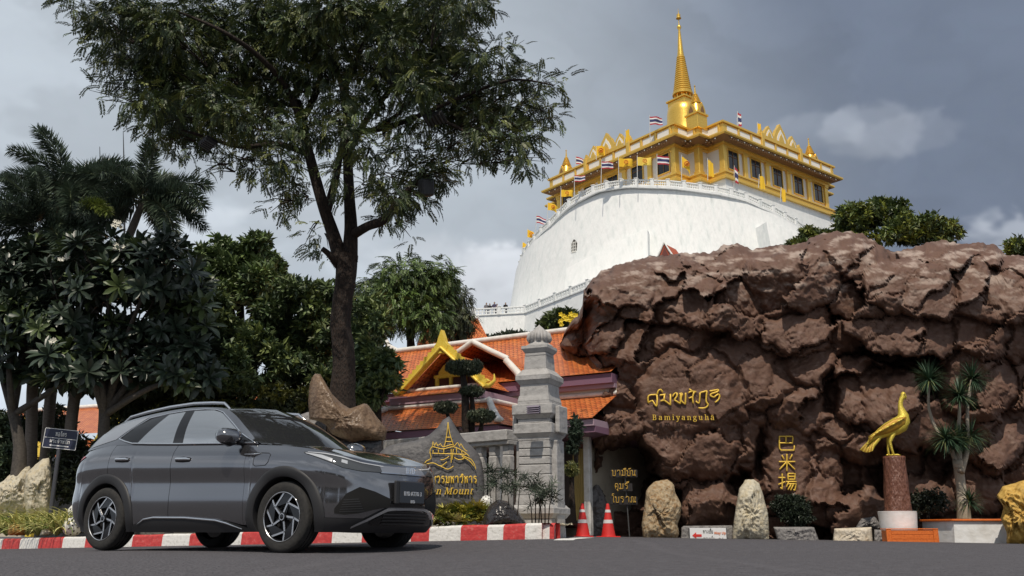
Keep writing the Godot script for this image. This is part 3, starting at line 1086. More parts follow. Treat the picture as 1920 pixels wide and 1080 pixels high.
# a standing figure of one continuous skin: capsules joined by a smooth minimum and meshed as surface nets
func nets(s: Shape, bones: Array, cell: float, blend: float) -> Shape:
	var lo := Vector3.ONE * 1e9
	var hi := -lo
	for b in bones:
		var r := Vector3.ONE * (maxf(b[2], b[3]) + cell * 2.0)
		lo = lo.min(b[0] - r).min(b[1] - r)
		hi = hi.max(b[0] + r).max(b[1] + r)
	var nx := int((hi.x - lo.x) / cell) + 2
	var ny := int((hi.y - lo.y) / cell) + 2
	var nz := int((hi.z - lo.z) / cell) + 2
	var f := PackedFloat32Array()
	f.resize(nx * ny * nz)
	var field := func(p: Vector3) -> float:
		var acc := 0.0
		for b in bones:
			var ab: Vector3 = b[1] - b[0]
			var t := clampf((p - b[0]).dot(ab) / maxf(ab.length_squared(), 1e-9), 0.0, 1.0)
			var dd := p.distance_to(b[0] + ab * t) - lerpf(b[2], b[3], t)
			acc += exp(-dd / blend)
		return -blend * log(maxf(acc, 1e-30))
	for k in nz:
		for j in ny:
			for i in nx:
				f[(k * ny + j) * nx + i] = field.call(lo + Vector3(i, j, k) * cell)
	var vid := {}
	var offs := [0, 1, nx, nx + 1, nx * ny, nx * ny + 1, nx * ny + nx, nx * ny + nx + 1]
	for k in nz - 1:
		for j in ny - 1:
			for i in nx - 1:
				var b0 := (k * ny + j) * nx + i
				var sum := Vector3.ZERO
				var cnt := 0
				for a in 8:
					for bit in [1, 2, 4]:
						if a & bit: continue
						var fa := f[b0 + offs[a]]
						var fb := f[b0 + offs[a | bit]]
						if (fa < 0.0) != (fb < 0.0):
							var t := fa / (fa - fb)
							var pa := Vector3(a & 1, (a >> 1) & 1, (a >> 2) & 1)
							var pb := Vector3((a | bit) & 1, ((a | bit) >> 1) & 1, ((a | bit) >> 2) & 1)
							sum += pa.lerp(pb, t)
							cnt += 1
				if cnt:
					var p := lo + (Vector3(i, j, k) + sum / cnt) * cell
					var e := cell * 0.5
					var g := Vector3(field.call(p + Vector3(e, 0, 0)) - field.call(p - Vector3(e, 0, 0)), field.call(p + Vector3(0, e, 0)) - field.call(p - Vector3(0, e, 0)), field.call(p + Vector3(0, 0, e)) - field.call(p - Vector3(0, 0, e)))
					vid[b0] = s.add(p, g)
	for b0 in vid:
		var i: int = b0 % nx
		var j: int = (b0 / nx) % ny
		var k: int = b0 / (nx * ny)
		for ax in 3:
			var st: int = [1, nx, nx * ny][ax]
			var u: int = [nx, nx * ny, 1][ax]
			var w: int = [nx * ny, 1, nx][ax]
			if [i, j, k][(ax + 1) % 3] == 0 or [i, j, k][(ax + 2) % 3] == 0: continue
			var fa := f[b0]
			var fb := f[b0 + st]
			if (fa < 0.0) == (fb < 0.0): continue
			if not (vid.has(b0 - u) and vid.has(b0 - w) and vid.has(b0 - u - w)): continue
			var q := [vid[b0], vid[b0 - u], vid[b0 - u - w], vid[b0 - w]]
			if fa < 0.0:
				s.ix.append_array([q[0], q[2], q[1], q[0], q[3], q[2]])
			else:
				s.ix.append_array([q[0], q[1], q[2], q[0], q[2], q[3]])
	return s

func visitors() -> void:
	var skin := mat("skin", lin(0.32, 0.19, 0.13), 0.6)
	var hair := mat("hair", lin(0.012, 0.01, 0.009), 0.5)
	var v := Vector3(0, 0, 0)
	var body := [[Vector3(0, 1.0, 0), Vector3(0, 1.38, 0), .14, .15], [Vector3(-.17, 1.42, 0), Vector3(.17, 1.42, 0), .06, .06], [Vector3(0, 1.42, 0), Vector3(0, 1.55, 0), .055, .05], [Vector3(0, 1.62, 0.01), Vector3(0, 1.67, 0.01), .085, .09],
		[Vector3(-.09, .95, 0), Vector3(-.1, .5, .02), .09, .06], [Vector3(-.1, .5, .02), Vector3(-.1, .06, 0), .055, .04], [Vector3(-.1, .05, 0), Vector3(-.11, .04, .14), .04, .035],
		[Vector3(.09, .95, 0), Vector3(.1, .5, .02), .09, .06], [Vector3(.1, .5, .02), Vector3(.1, .06, 0), .055, .04], [Vector3(.1, .05, 0), Vector3(.11, .04, .14), .04, .035],
		[Vector3(-.2, 1.4, 0), Vector3(-.27, 1.12, .02), .05, .04], [Vector3(-.27, 1.12, .02), Vector3(-.16, 0.98, .2), .038, .03], [Vector3(.2, 1.4, 0), Vector3(.27, 1.12, .02), .05, .04], [Vector3(.27, 1.12, .02), Vector3(.16, 0.98, .2), .038, .03]]
	var bm := nets(Shape.new(), body, 0.035, 0.018).mesh()
	var hm := nets(Shape.new(), [[Vector3(0, 1.68, -.015), Vector3(0, 1.71, -.02), .095, .09], [Vector3(0, 1.6, -.06), Vector3(0, 1.66, -.05), .05, .07]], 0.03, 0.012).mesh()
	var tm := nets(Shape.new(), [[Vector3(0, 0.98, 0), Vector3(0, 1.38, 0), .165, .17], [Vector3(-.2, 1.41, 0), Vector3(.2, 1.41, 0), .07, .07], [Vector3(-.2, 1.4, 0), Vector3(-.26, 1.22, .01), .065, .06], [Vector3(.2, 1.4, 0), Vector3(.26, 1.22, .01), .065, .06]], 0.035, 0.02).mesh()
	var lm := nets(Shape.new(), [[Vector3(-.09, .97, 0), Vector3(-.1, .12, .01), .115, .075], [Vector3(.09, .97, 0), Vector3(.1, .12, .01), .115, .075]], 0.035, 0.02).mesh()
	var who := [[912, "grey", lin(.16, .15, .16), "person in a grey shirt, leftmost at the lower balustrade"], [918.5, "dark", lin(.02, .02, .025), "person in a dark shirt, second from left at the lower balustrade"], [927, "violet", lin(.07, .06, .11), "person in a violet grey shirt, tallest in the group at the balustrade"], [932, "pale", lin(.4, .34, .36), "person in a pale pink shirt, right end of the group at the balustrade"], [948, "black", lin(.012, .012, .015), "lone person in black against the foot of the mound wall"]]
	for w in who:
		var x: float = (w[0] - 960.0) / 1653.0 * 113.0
		var p := Vector3(x, 26.62, -112.9 + (0.5 if w[0] > 940 else 0.0))
		var o := thing("person", w[3], "person", p, rng.randf_range(-0.5, 0.5), "people at the lower balustrade")
		put("body", bm, skin, o)
		put("hair", hm, hair, o)
		put("shirt", tm, mat("shirt_" + w[1], w[2], 0.9), o)
		put("trousers", lm, mat("trousers_" + w[1], lin(.03, .03, .045), 0.9), o)
		o.scale = Vector3.ONE * [1.06, 1.0, 1.12, 0.98, 1.0][who.find(w)]

# ---------------------------------------------------------------- stone
func hash2(x: int, y: int, k: int) -> float:
	var h := (x * 374761393 + y * 668265263 + k * 2147483647 + 1013904223) & 0xffffffff
	h = ((h ^ (h >> 13)) * 1274126177) & 0xffffffff
	return float((h ^ (h >> 16)) & 0xffff) / 65535.0

# the nearest cell's own tilted plane, and how near the next cell is: broken facets with cracks between them
func facet(x: float, y: float, k: int) -> Vector2:
	var ix := floori(x)
	var iy := floori(y)
	var best := 9.0
	var second := 9.0
	var bx := 0
	var by := 0
	var dx := 0.0
	var dy := 0.0
	for j in range(iy - 1, iy + 2):
		for i in range(ix - 1, ix + 2):
			var px := i + hash2(i, j, k) - x
			var py := j + hash2(i, j, k + 7) - y
			var d := px * px + py * py
			if d < best:
				second = best
				best = d
				bx = i
				by = j
				dx = px
				dy = py
			elif d < second:
				second = d
	var tx := hash2(bx, by, k + 13) - 0.5
	var ty := hash2(bx, by, k + 29) - 0.5
	return Vector2(tx * dx + ty * dy + (hash2(bx, by, k + 41) - 0.5) * 0.22, sqrt(second) - sqrt(best))

const RD := 22.6
# boulders of the cave rock: centre, half width, half height, turn in degrees, how far it stands out, how much its lower edge leans out
var boulders := [
	[1165, 545, 78, 50, -6, 1.9, 0.55], [1240, 545, 112, 52, 4, 1.9, 0.5], [1102, 610, 56, 52, -30, 2.0, 0.6], [1290, 560, 74, 46, 10, 2.0, 0.5], [1380, 488, 70, 32, -4, 1.35, 0.2], [1385, 580, 52, 44, 20, 2.1, 0.5],
	[1480, 530, 84, 54, -8, 2.0, 0.3], [1555, 466, 66, 30, 6, 1.3, 0.1], [1595, 492, 64, 40, 8, 1.7, 0.3], [1485, 606, 72, 46, 14, 1.9, 0.3], [1620, 560, 60, 36, 0, 1.9, 0.4], [1712, 542, 82, 48, 10, 2.15, 0.4],
	[1772, 488, 72, 42, 16, 1.6, 0.2], [1842, 478, 50, 26, 0, 1.4, 0.2], [1864, 556, 82, 46, 12, 2.0, 0.4], [1690, 618, 96, 40, 8, 1.9, 0.6], [1830, 622, 60, 40, 20, 1.7, 0.4], [1905, 500, 62, 38, 10, 1.6, 0.3],
	[1222, 668, 122, 60, -14, 1.25, 0.0], [1165, 728, 74, 66, 8, 1.2, 0.0], [1300, 736, 98, 74, 6, 1.55, 0.0], [1390, 700, 92, 72, -12, 1.35, 0.1], [1296, 826, 84, 66, -8, 1.75, 0.2], [1362, 812, 66, 78, 10, 1.45, 0.0],
	[1496, 678, 66, 42, 0, 1.2, 0.1], [1500, 762, 56, 44, 8, 1.1, 0.1], [1632, 736, 86, 54, 18, 1.25, 0.2], [1470, 868, 50, 92, -4, 1.15, 0.0], [1526, 836, 42, 36, 0, 0.95, 0.1], [1574, 780, 42, 48, 20, 1.05, 0.1],
	[1540, 916, 36, 64, -6, 1.05, 0.0], [1616, 812, 54, 54, 0, 0.9, 0.1], [1152, 788, 56, 46, 0, 1.25, 0.3], [1119, 850, 26, 74, 4, 1.0, 0.0], [1716, 790, 70, 48, 10, 0.9, 0.1], [1830, 712, 70, 70, -10, 1.1, 0.1],
	[1870, 812, 58, 70, 0, 0.9, 0.0], [1286, 894, 42, 27, 8, 1.35, 0.1], [1334, 952, 54, 44, 0, 1.6, 0.0], [1612, 966, 52, 40, -16, 1.5, 0.0], [1744, 930, 50, 34, 0, 0.7, 0.0], [1814, 900, 76, 54, 10, 0.6, 0.0],
	[1414, 900, 36, 66, 0, 0.9, 0.0], [1212, 930, 26, 30, -28, 1.0, 0.0], [1900, 700, 44, 90, 0, 1.0, 0.0], [1920, 620, 60, 50, 0, 1.5, 0.2], [1940, 880, 60, 90, 0, 0.8, 0.0], [1560, 616, 60, 40, 0, 1.2, 0.3], [1574, 690, 40, 40, 0, 0.75, 0.0], [1990, 560, 70, 90, 0, 1.6, 0.2], [1454, 956, 44, 50, 0, 0.8, 0.0]]
var rock_top := [Vector2(1050, 650), Vector2(1058, 622), Vector2(1070, 604), Vector2(1084, 590), Vector2(1094, 570), Vector2(1092, 548), Vector2(1106, 528), Vector2(1126, 510), Vector2(1152, 497), Vector2(1182, 491), Vector2(1214, 481), Vector2(1250, 478), Vector2(1294, 474), Vector2(1334, 475), Vector2(1352, 461), Vector2(1384, 457), Vector2(1412, 468), Vector2(1444, 462), Vector2(1482, 458), Vector2(1508, 455), Vector2(1530, 440), Vector2(1572, 433), Vector2(1616, 438), Vector2(1646, 456), Vector2(1668, 470), Vector2(1700, 469), Vector2(1726, 458), Vector2(1764, 450), Vector2(1796, 456), Vector2(1834, 454), Vector2(1868, 460), Vector2(1884, 478), Vector2(1922, 480), Vector2(1980, 500), Vector2(2090, 560)]
var prot := PackedFloat32Array()
const RNX := 380
const RNY := 236

func rock_uv(a: float, b: float) -> Vector2:
	var u := lerpf(1050.0, 2060.0, a)
	var top := 480.0
	for i in rock_top.size() - 1:
		if u >= rock_top[i].x and u <= rock_top[i + 1].x or (rock_top[i + 1].x < rock_top[i].x and u >= rock_top[i + 1].x and u < rock_top[i].x):
			top = lerpf(rock_top[i].y, rock_top[i + 1].y, clampf((u - rock_top[i].x) / maxf(0.001, absf(rock_top[i + 1].x - rock_top[i].x)), 0, 1))
			break
	top += 5.0 * noise.get_noise_2d(u * 6.0, 40.0)
	var w := lerpf(1032.0, top, b)
	# below the overhanging lip the side of the rock stands further in
	var inset := 0.0
	if w > 645.0:
		inset = lerpf(0.0, 50.0, smoothstep(645.0, 690.0, w)) + 10.0 * noise.get_noise_2d(w * 3.0, 9.0)
	u += inset * pow(1.0 - a, 6.0)
	return Vector2(u, w)

var near: Array = []
var hollows := [[1178, 888, 66, 78, 2.8], [1655, 880, 40, 56, 1.1], [1384, 908, 30, 26, 1.2], [1764, 862, 40, 44, 0.9], [1690, 690, 80, 18, 0.5], [1556, 730, 20, 50, 0.6], [1425, 850, 14, 60, 0.5]]
var panels := [[1205.0, 1350.0, 722.0, 800.0, 1.8], [1452.0, 1500.0, 810.0, 920.0, 1.2]]

func stand_out(u0: float, w0: float) -> float:
	var u := u0 + 16.0 * noise.get_noise_2d(u0 * 1.6, w0 * 1.6) + 3.0 * noise.get_noise_2d(u0 * 5.0 + 300.0, w0 * 5.0)
	var w := w0 + 14.0 * noise.get_noise_2d(u0 * 1.6 + 900.0, w0 * 1.6) + 3.0 * noise.get_noise_2d(u0 * 5.0 + 700.0, w0 * 5.0)
	var z := -0.15 + 0.5 * smoothstep(560.0, 470.0, w)
	var z2 := -9.0
	for b in (near if near.size() else boulders):
		var dx: float = u - b[0]
		var dy: float = w - b[1]
		var rx: float = b[2] * 1.16
		var ry: float = b[3] * 1.16
		if absf(dx) > rx * 1.25 or absf(dy) > maxf(rx * 0.5, ry * 1.3): continue
		var t: float = deg_to_rad(b[4])
		var qx: float = (dx * cos(t) + dy * sin(t)) / rx
		var qy: float = (-dx * sin(t) + dy * cos(t)) / ry
		var rho := pow(absf(qx), 2.5) + pow(absf(qy), 2.5)
		if rho < 1.0:
			var m := minf(rx, ry)
			var lift: float = 0.28 if b[1] > 640.0 and b[1] < 800.0 and b[2] > 50.0 else (-0.12 if b[1] < 640.0 else 0.0)
			var h: float = b[5] + lift - 0.62 * m / 80.0 + 0.62 * m / 80.0 * pow(1.0 - rho, 0.40) + b[6] * 0.40 * clampf(qy, -1.0, 0.9)
			if h > z:
				z2 = z
				z = h
			elif h > z2:
				z2 = h
	if z - z2 < 0.16:   # creases where two boulders meet
		z -= (0.16 - (z - z2)) * 1.1
	for h in hollows:
		var e := Vector2((u - h[0]) / h[2], (w - h[1]) / h[3]).length()
		if e < 1.0: z -= h[4] * smoothstep(1.0, 0.6, e)
	var f1 := facet(u / 118.0 + 0.2 * fine.get_noise_2d(u * 0.4, w * 0.4), w / 82.0 + u * 0.004, 3)
	var f2 := facet(u / 27.0 + w * 0.012, w / 17.0 + u * 0.01, 11)
	var rough := 0.5 + 0.5 * clampf(noise.get_noise_2d(u0 * 0.9 + 77.0, w0 * 0.9) * 3.0 + 0.4, 0.0, 1.0)
	z += f1.x * 1.3 + f2.x * 0.06 * rough - 0.05 * smoothstep(0.08, 0.0, f1.y)
	z += 0.024 * rough * noise.get_noise_2d(u * 4.0, w * 6.5) + 0.010 * rough * fine.get_noise_2d(u * 4.0, w * 6.0)
	# slanting strata
	z += 0.022 * sin((w * 0.9 + u * 0.28 + 30.0 * noise.get_noise_2d(u * 2.0, w * 2.0)) * 0.42) * clampf(noise.get_noise_2d(u * 1.3 + 50.0, w * 1.3) * 3.0, 0.0, 1.0)
	for p in panels:   # dressed flat for the lettering
		var e := maxf(maxf(p[0] - u0, u0 - p[1]), maxf(p[2] - w0, w0 - p[3]))
		if e < 22.0: z = lerpf(z, p[4] + 0.22 * (z - p[4]), smoothstep(22.0 + 10.0 * noise.get_noise_2d(u0 * 5.0, w0 * 5.0), -4.0, e))
	return z

func rock_pt(u: float, w: float, off: float) -> Vector3:
	var best := stand_out(u, w)
	for q in [[3, 0], [-3, 0], [0, 3], [0, -3]]:
		best = maxf(best, stand_out(u + q[0], w + q[1]))
	return at(u, w, RD - best - off)

func cave_rock() -> void:
	var m := mottled("brown_rock", [lin(0.55, 0.5, 0.5), lin(0.9, 0.86, 0.84), lin(1, 1, 1), lin(0.62, 0.58, 0.56)], 0.5, 0.72, 0.55, 31, 0.02)
	m.vertex_color_use_as_albedo = true
	var rows: Array = []
	var cols: Array = []
	for j in RNY + 1:
		var b := float(j) / RNY
		b = 1.0 - pow(1.0 - b, 1.12)
		var row := PackedVector3Array()
		var cr: Array = []
		near = boulders if b > 0.72 else []
		if b <= 0.72:
			var w_now := rock_uv(0.5, b).y
			for q in boulders:
				if absf(q[1] - w_now) < maxf(q[2] * 0.6, q[3] * 1.55) + 70.0: near.append(q)
		for i in RNX + 1:
			var a := float(i) / RNX
			a = pow(a, 1.08)
			var q := rock_uv(a, b)
			var z := stand_out(q.x, q.y)
			var top := (q.y - rock_uv(a, 1.0).y)
			var e := clampf(top / 46.0, 0.0, 1.0)
			var l := clampf((q.x - rock_uv(0.0, b).x) / 40.0, 0.0, 1.0)
			z -= 1.9 * (1.0 - sqrt(1.0 - (1.0 - e) * (1.0 - e))) + 1.7 * (1.0 - sqrt(1.0 - (1.0 - l) * (1.0 - l)))
			var k := 0.5 + 0.5 * noise.get_noise_2d(q.x * 2.5, q.y * 2.5)
			var c := Color(0.098, 0.050, 0.033).lerp(Color(0.150, 0.081, 0.054), k)
			# weathered pale skin on the upper boulders, in streaks
			var pale := smoothstep(620.0, 480.0, q.y) * smoothstep(0.02, 0.42, noise.get_noise_2d(q.x * 1.4 + q.y, q.y * 5.5) + 0.35 * noise.get_noise_2d(q.x * 5.0, q.y * 16.0 - q.x * 4.0)) * 0.9
			c = c.lerp(Color(0.40, 0.32, 0.27), pale)
			var lich := smoothstep(0.15, 0.5, noise.get_noise_2d(q.x * 3.0 - 700.0, q.y * 6.0))
			c = c.lerp(Color(0.23, 0.155, 0.125), lich * 0.5)
			if i == 0:
				row.append_array([at(q.x + 60.0, q.y, RD + 6.0), at(q.x + 8.0, q.y, RD + 2.5 - minf(z, 0.0))])
				cr.append_array([c, c])
			row.append(at(q.x, q.y, RD - z))
			cr.append(c)
		rows.append(row)
		cols.append(cr)
	near = []
	for back in [[5.0, 1.2], [12.0, 3.5], [30.0, 6.0]]:
		var row := PackedVector3Array()
		for i in RNX + 1:
			var q := rock_uv(pow(float(i) / RNX, 1.08), 1.0)
			if i == 0: row.append_array([at(q.x + 60, q.y + back[0], RD + 6.0), at(q.x + 8, q.y + back[0], RD + 4.0)])
			row.append(at(q.x + minf(20.0, 3.0 * back[1]) * (1.0 - float(i) / RNX), q.y + back[0], RD + back[1]))
		rows.append(row)
		cols.append(cols[RNY])
	var s := Shape.new()
	s.grid(rows, false, Vector3(0, 0.2, 1), Vector2.ONE, cols)
	var o := thing("cave_rock", "huge brown artificial cave rock with gold lettering filling the right of the yard", "rock")
	put("rock_face", s, m, o)
	# gold lettering fixed to it
	var gold := mat("letter_gold", lin(0.78, 0.52, 0.07), 0.45, 0.15)
	var on := func(u: float, w: float) -> Vector3: return rock_pt(u, w, 0.03)
	# the large flourished line, stroke by stroke
	var g := ["97,335 106,206 250,189", "250,189 246,392 168,298 98,337", "256,186 272,125 318,97 354,146", "302,199 340,194 404,182", "384,190 375,290", "316,306 376,288 490,372", "486,180 490,375", "530,226 545,186 584,160 606,184 598,222 556,280", "556,280 664,348", "664,348 666,172", "640,174 696,165", "698,168 674,288 752,356", "752,356 756,156", "820,90 882,132", "806,160 850,132 940,140", "906,142 880,230 890,346", "814,252 882,226", "936,300 992,338 1010,156", "1010,156 1130,120", "1130,120 1118,310 1152,352 1130,402 1062,430 984,422", "1180,126 1332,100", "1332,100 1322,134 1212,170", "1212,170 1190,206 1256,236", "1256,236 1328,180 1356,214 1330,282 1274,326"]
	for q in g:
		var pts: Array = []
		for p in _poly(q): pts.append(Vector2(1205.0 + p.x / 9.394, 720.0 + p.y / 9.394))
		stroke(pts, on, 0.021, gold, o, "letter_stroke", true)
	latin("Bamiyanguh\u0101", 1225, 789, 113, 16, rock_pt(1281, 783, 0.04), per_m(782, 21.2), gold, o, "Droid Serif", 0.0, 7, 400)
	var han := [["12,2 12,38 20,44 88,44 90,30", "12,2 80,2 80,22 12,22", "46,2 46,22"], ["48,2 48,60", "4,28 94,28", "20,6 32,20", "78,4 64,20", "44,30 8,54", "52,30 92,54"],
		["4,14 40,14", "24,0 24,54 14,48", "4,38 40,28", "54,0 90,0 90,20 54,20 54,0", "54,10 90,10", "44,28 98,28", "58,28 46,46", "56,36 96,36 90,58 82,56", "70,38 54,56", "82,38 68,58"]]
	var tops := [[1457.0, 817.0, 36.0, 0.62], [1459.0, 850.0, 34.0, 0.56], [1458.0, 888.0, 36.0, 0.54]]
	for i in 3:
		for q in han[i]:
			var pts: Array = []
			for p in _poly(q): pts.append(Vector2(tops[i][0] + p.x / 100.0 * tops[i][2], tops[i][1] + p.y * tops[i][3]))
			stroke(pts, on, 0.018, gold, o, "character_stroke", false)

func _poly(q: String) -> Array:
	var out: Array = []
	for p in q.split(" "):
		var xy := p.split(",")
		out.append(Vector2(float(xy[0]), float(xy[1])))
	return out

func stroke(pts: Array, on: Callable, r: float, m: Material, o: Node3D, called: String, round_: bool) -> void:
	var path: Array = []
	for i in pts.size() - 1:
		var n := int(maxf(2.0, pts[i].distance_to(pts[i + 1]) / 4.0))
		for k in n:
			var t := k / float(n)
			var p: Vector2 = pts[i].lerp(pts[i + 1], t)
			if round_ and pts.size() > 2:
				p = pts[i].cubic_interpolate(pts[i + 1], pts[maxi(i - 1, 0)], pts[mini(i + 2, pts.size() - 1)], t)
			path.append(on.call(p.x, p.y))
	path.append(on.call(pts[-1].x, pts[-1].y))
	# ease the path so that the stroke bridges the stone's roughness
	for it in 3:
		for i in range(1, path.size() - 1):
			path[i] = Vector3(path[i].x, path[i].y, lerpf(path[i].z, maxf(path[i].z, (path[i - 1].z + path[i + 1].z) * 0.5), 0.8))
	put(called, Shape.new().tube(path, [r], 6), m, o)

func latin(text: String, u0: float, w0: float, wide: float, _h: float, p: Vector3, pm: float, m: Material, o: Node3D, font: String, slant := 0.0, space := 0, weight := 700) -> MeshInstance3D:
	var tm := TextMesh.new()
	var f := SystemFont.new()
	f.font_names = PackedStringArray([font])
	f.font_weight = weight
	var fv := FontVariation.new()
	fv.base_font = f
	fv.spacing_glyph = space
	tm.font = fv
	tm.text = text
	tm.font_size = 32
	tm.depth = 0.03
	tm.pixel_size = 0.01
	var got := tm.get_aabb().size.x
	tm.pixel_size = 0.01 * (wide / pm) / maxf(got, 0.001)
	var k := tm.pixel_size / 0.01
	tm.depth = 0.03
	var n := MeshInstance3D.new()
	n.mesh = tm
	n.material_override = m
	n.name = "lettering"
	var b := Basis()
	if slant != 0.0: b = Basis(Vector3.RIGHT, Vector3(slant, 1, 0), Vector3.BACK)
	n.transform = Transform3D(b, p if o.position == Vector3.ZERO else p - o.position)
	o.add_child(n, true)
	return n

# a stone with the given outline (spots), so many metres ahead and so thick: a closed, faceted body
func slab(outline: Array, cu: float, cw: float, d: float, thick: float, k: int, rough := 0.1, flat := 2.4, tilt := 0.0) -> Shape:
	var n := 72
	var poly := PackedVector2Array(outline)
	var rim := PackedVector2Array()
	for i in n:
		var a := TAU * i / n
		var far := Vector2(cu, cw) + Vector2(cos(a), sin(a)) * 900.0
		var hit := Vector2(cu, cw)
		var best := 1e9
		for e in poly.size():
			var x = Geometry2D.segment_intersects_segment(Vector2(cu, cw), far, poly[e], poly[(e + 1) % poly.size()])
			if x != null and Vector2(cu, cw).distance_to(x) < best:
				best = Vector2(cu, cw).distance_to(x)
				hit = x
		rim.append(hit)
	var rows: Array = []
	var steps := 22
	for j in steps * 2 + 1:
		var t := j / float(steps) - 1.0       # -1 the front centre, 0 the rim, 1 the back centre
		var rho := 1.0 - pow(absf(t), 1.6)
		var row := PackedVector3Array()
		for i in n:
			var q := Vector2(cu, cw).lerp(rim[i], rho)
			var z := thick * pow(maxf(0.0, 1.0 - pow(rho, flat)), 1.0 / flat)
			var pm := per_m(q.y, d)
			var f := facet(q.x / pm * 2.6 + k + fine.get_noise_2d(q.x, q.y) * 0.3, q.y / pm * 2.6, k + (0 if t < 0 else 5))
			var f2 := facet(q.x / pm * 8.0 + k, q.y / pm * 7.0, k + 3)
			var dz := rough * (f.x * 1.6 + f2.x * 0.5 + 0.35 * noise.get_noise_2d(q.x * 14.0, q.y * 14.0 + k * 99.0))
			var ww := clampf(1.0 - rho * 0.6, 0, 1)
			dz *= ww
			q += (q - Vector2(cu, cw)) * 0.3 * rough * f2.x * (1.0 if q.y < cw else 0.3)
			var dd := d - (z + dz) * (1.0 if t < 0 else -1.0) + tilt * (cw - q.y) / pm
			row.append(at(q.x, q.y, dd))
		rows.append(row)
	return Shape.new().grid(rows, true)

func pts(q: String) -> Array: return _poly(q)

func stones() -> void:
	var pale := mottled("pale_stone", [lin(0.12, 0.10, 0.07), lin(0.42, 0.38, 0.29), lin(0.55, 0.51, 0.41), lin(0.5, 0.42, 0.27), lin(0.24, 0.2, 0.14)], 0.75, 0.85, 1.2, 41, 0.016)
	var tan_ := mottled("tan_stone", [lin(0.10, 0.08, 0.055), lin(0.34, 0.25, 0.14), lin(0.40, 0.33, 0.23), lin(0.26, 0.14, 0.05), lin(0.16, 0.13, 0.10)], 0.7, 0.85, 1.3, 42, 0.02)
	var grey := mottled("grey_stone", [lin(0.06, 0.055, 0.055), lin(0.17, 0.16, 0.16), lin(0.26, 0.25, 0.24), lin(0.13, 0.12, 0.12)], 0.8, 0.8, 1.2, 43, 0.02)
	var cream := mottled("cream_stone", [lin(0.30, 0.22, 0.14), lin(0.52, 0.45, 0.34), lin(0.62, 0.56, 0.46), lin(0.36, 0.28, 0.2)], 0.6, 0.7, 0.8, 44, 0.012)
	var ochre := mottled("ochre_rock", [lin(0.16, 0.08, 0.015), lin(0.46, 0.27, 0.05), lin(0.58, 0.38, 0.10), lin(0.24, 0.13, 0.03)], 0.5, 0.75, 1.3, 45, 0.02)
	var horn := mottled("polished_brown_stone", [lin(0.03, 0.018, 0.010), lin(0.13, 0.08, 0.045), lin(0.22, 0.15, 0.095), lin(0.08, 0.042, 0.02), lin(0.34, 0.26, 0.18)], 0.7, 0.42, 1.3, 46, 0.02)
	var signs := mottled("sign_stone", [lin(0.062, 0.060, 0.063), lin(0.095, 0.092, 0.095), lin(0.13, 0.126, 0.128)], 0.7, 0.6, 0.6, 47, 0.02)
	var black := mottled("black_granite", [lin(0.012, 0.011, 0.012), lin(0.03, 0.028, 0.03), lin(0.06, 0.055, 0.055)], 1.2, 0.25, 0.5, 48, 0.03)
	solo("standing_stone", slab(pts("1212,918 1226,903 1250,899 1264,906 1266,924 1278,946 1276,968 1270,984 1274,1000 1268,1014 1206,1014 1203,984 1208,950"), 1240, 962, 20.6, 0.34, 3, 0.17), tan_, "orange tan standing stone left of the white arrow sign", "stone")
	solo("standing_stone", slab(pts("1386,916 1398,900 1414,898 1424,906 1430,926 1440,962 1443,1016 1372,1016 1376,978 1380,950"), 1408, 962, 20.4, 0.36, 5, 0.18), pale, "pale cream standing stone right of the white arrow sign", "stone")
	solo("standing_stone", slab(pts("1082,1002 1084,952 1096,934 1112,912 1122,908 1132,926 1140,946 1150,1000 1146,1012 1084,1012"), 1114, 964, 22.0, 0.35, 7, 0.18), grey, "grey pointed stone standing behind the two traffic cones", "stone")
	solo("dressed_stone", slab(pts("1450,988 1526,988 1538,1020 1460,1020"), 1494, 1004, 20.2, 0.24, 9, 0.09, 5.0), grey, "dark grey marbled slab with a white top edge under the gold characters", "stone")
	solo("dressed_stone", slab(pts("1564,991 1634,988 1637,1020 1561,1020"), 1600, 1004, 20.2, 0.3, 10, 0.07, 6.0), cream, "cream split face stone block left of the white tub", "stone")
	solo("dressed_stone", slab(pts("1639,993 1661,993 1662,1020 1638,1020"), 1650, 1006, 20.2, 0.22, 12, 0.06, 6.0), grey, "small speckled stone block between cream block and orange box", "stone")
	solo("dressed_stone", slab(pts("1278,986 1374,985 1376,1018 1276,1018"), 1326, 1002, 20.6, 0.14, 13, 0.04, 7.0), grey, "low grey slab behind the white arrow sign", "stone")
	solo("broken_stone", slab(pts("1606,986 1614,972 1640,968 1652,984 1652,992 1604,992"), 1628, 982, 21.0, 0.2, 14, 0.15), grey, "small broken grey brown stone behind the cream block", "stone")
	solo("ochre_rock", slab(pts("1868,930 1880,912 1908,902 1930,900 1960,930 1962,1024 1886,1024 1888,1000 1876,972 1882,950"), 1916, 964, 18.6, 0.5, 15, 0.28), ochre, "yellow ochre craggy rock at the right edge beside the white planter", "rock")
	solo("low_stone", slab(pts("1402,1016 1420,1011 1436,1017"), 1419, 1015, 20.0, 0.1, 16, 0.02), ochre, "thin yellow stone chip at the foot of the pale standing stone", "stone")
	# left of and behind the car
	solo("pale_rock", slab(pts("-14,912 6,902 18,890 26,886 36,888 44,876 56,872 60,890 56,968 -14,968 -20,940"), 22, 922, 20.3, 0.4, 21, 0.16), pale, "left half of a split pale limestone boulder at the left edge", "rock")
	solo("pale_rock", slab(pts("48,888 66,872 80,860 92,858 97,880 96,916 92,966 50,968 44,930"), 70, 918, 20.0, 0.4, 23, 0.15), pale, "right half of a split pale limestone boulder beside the sign post", "rock")
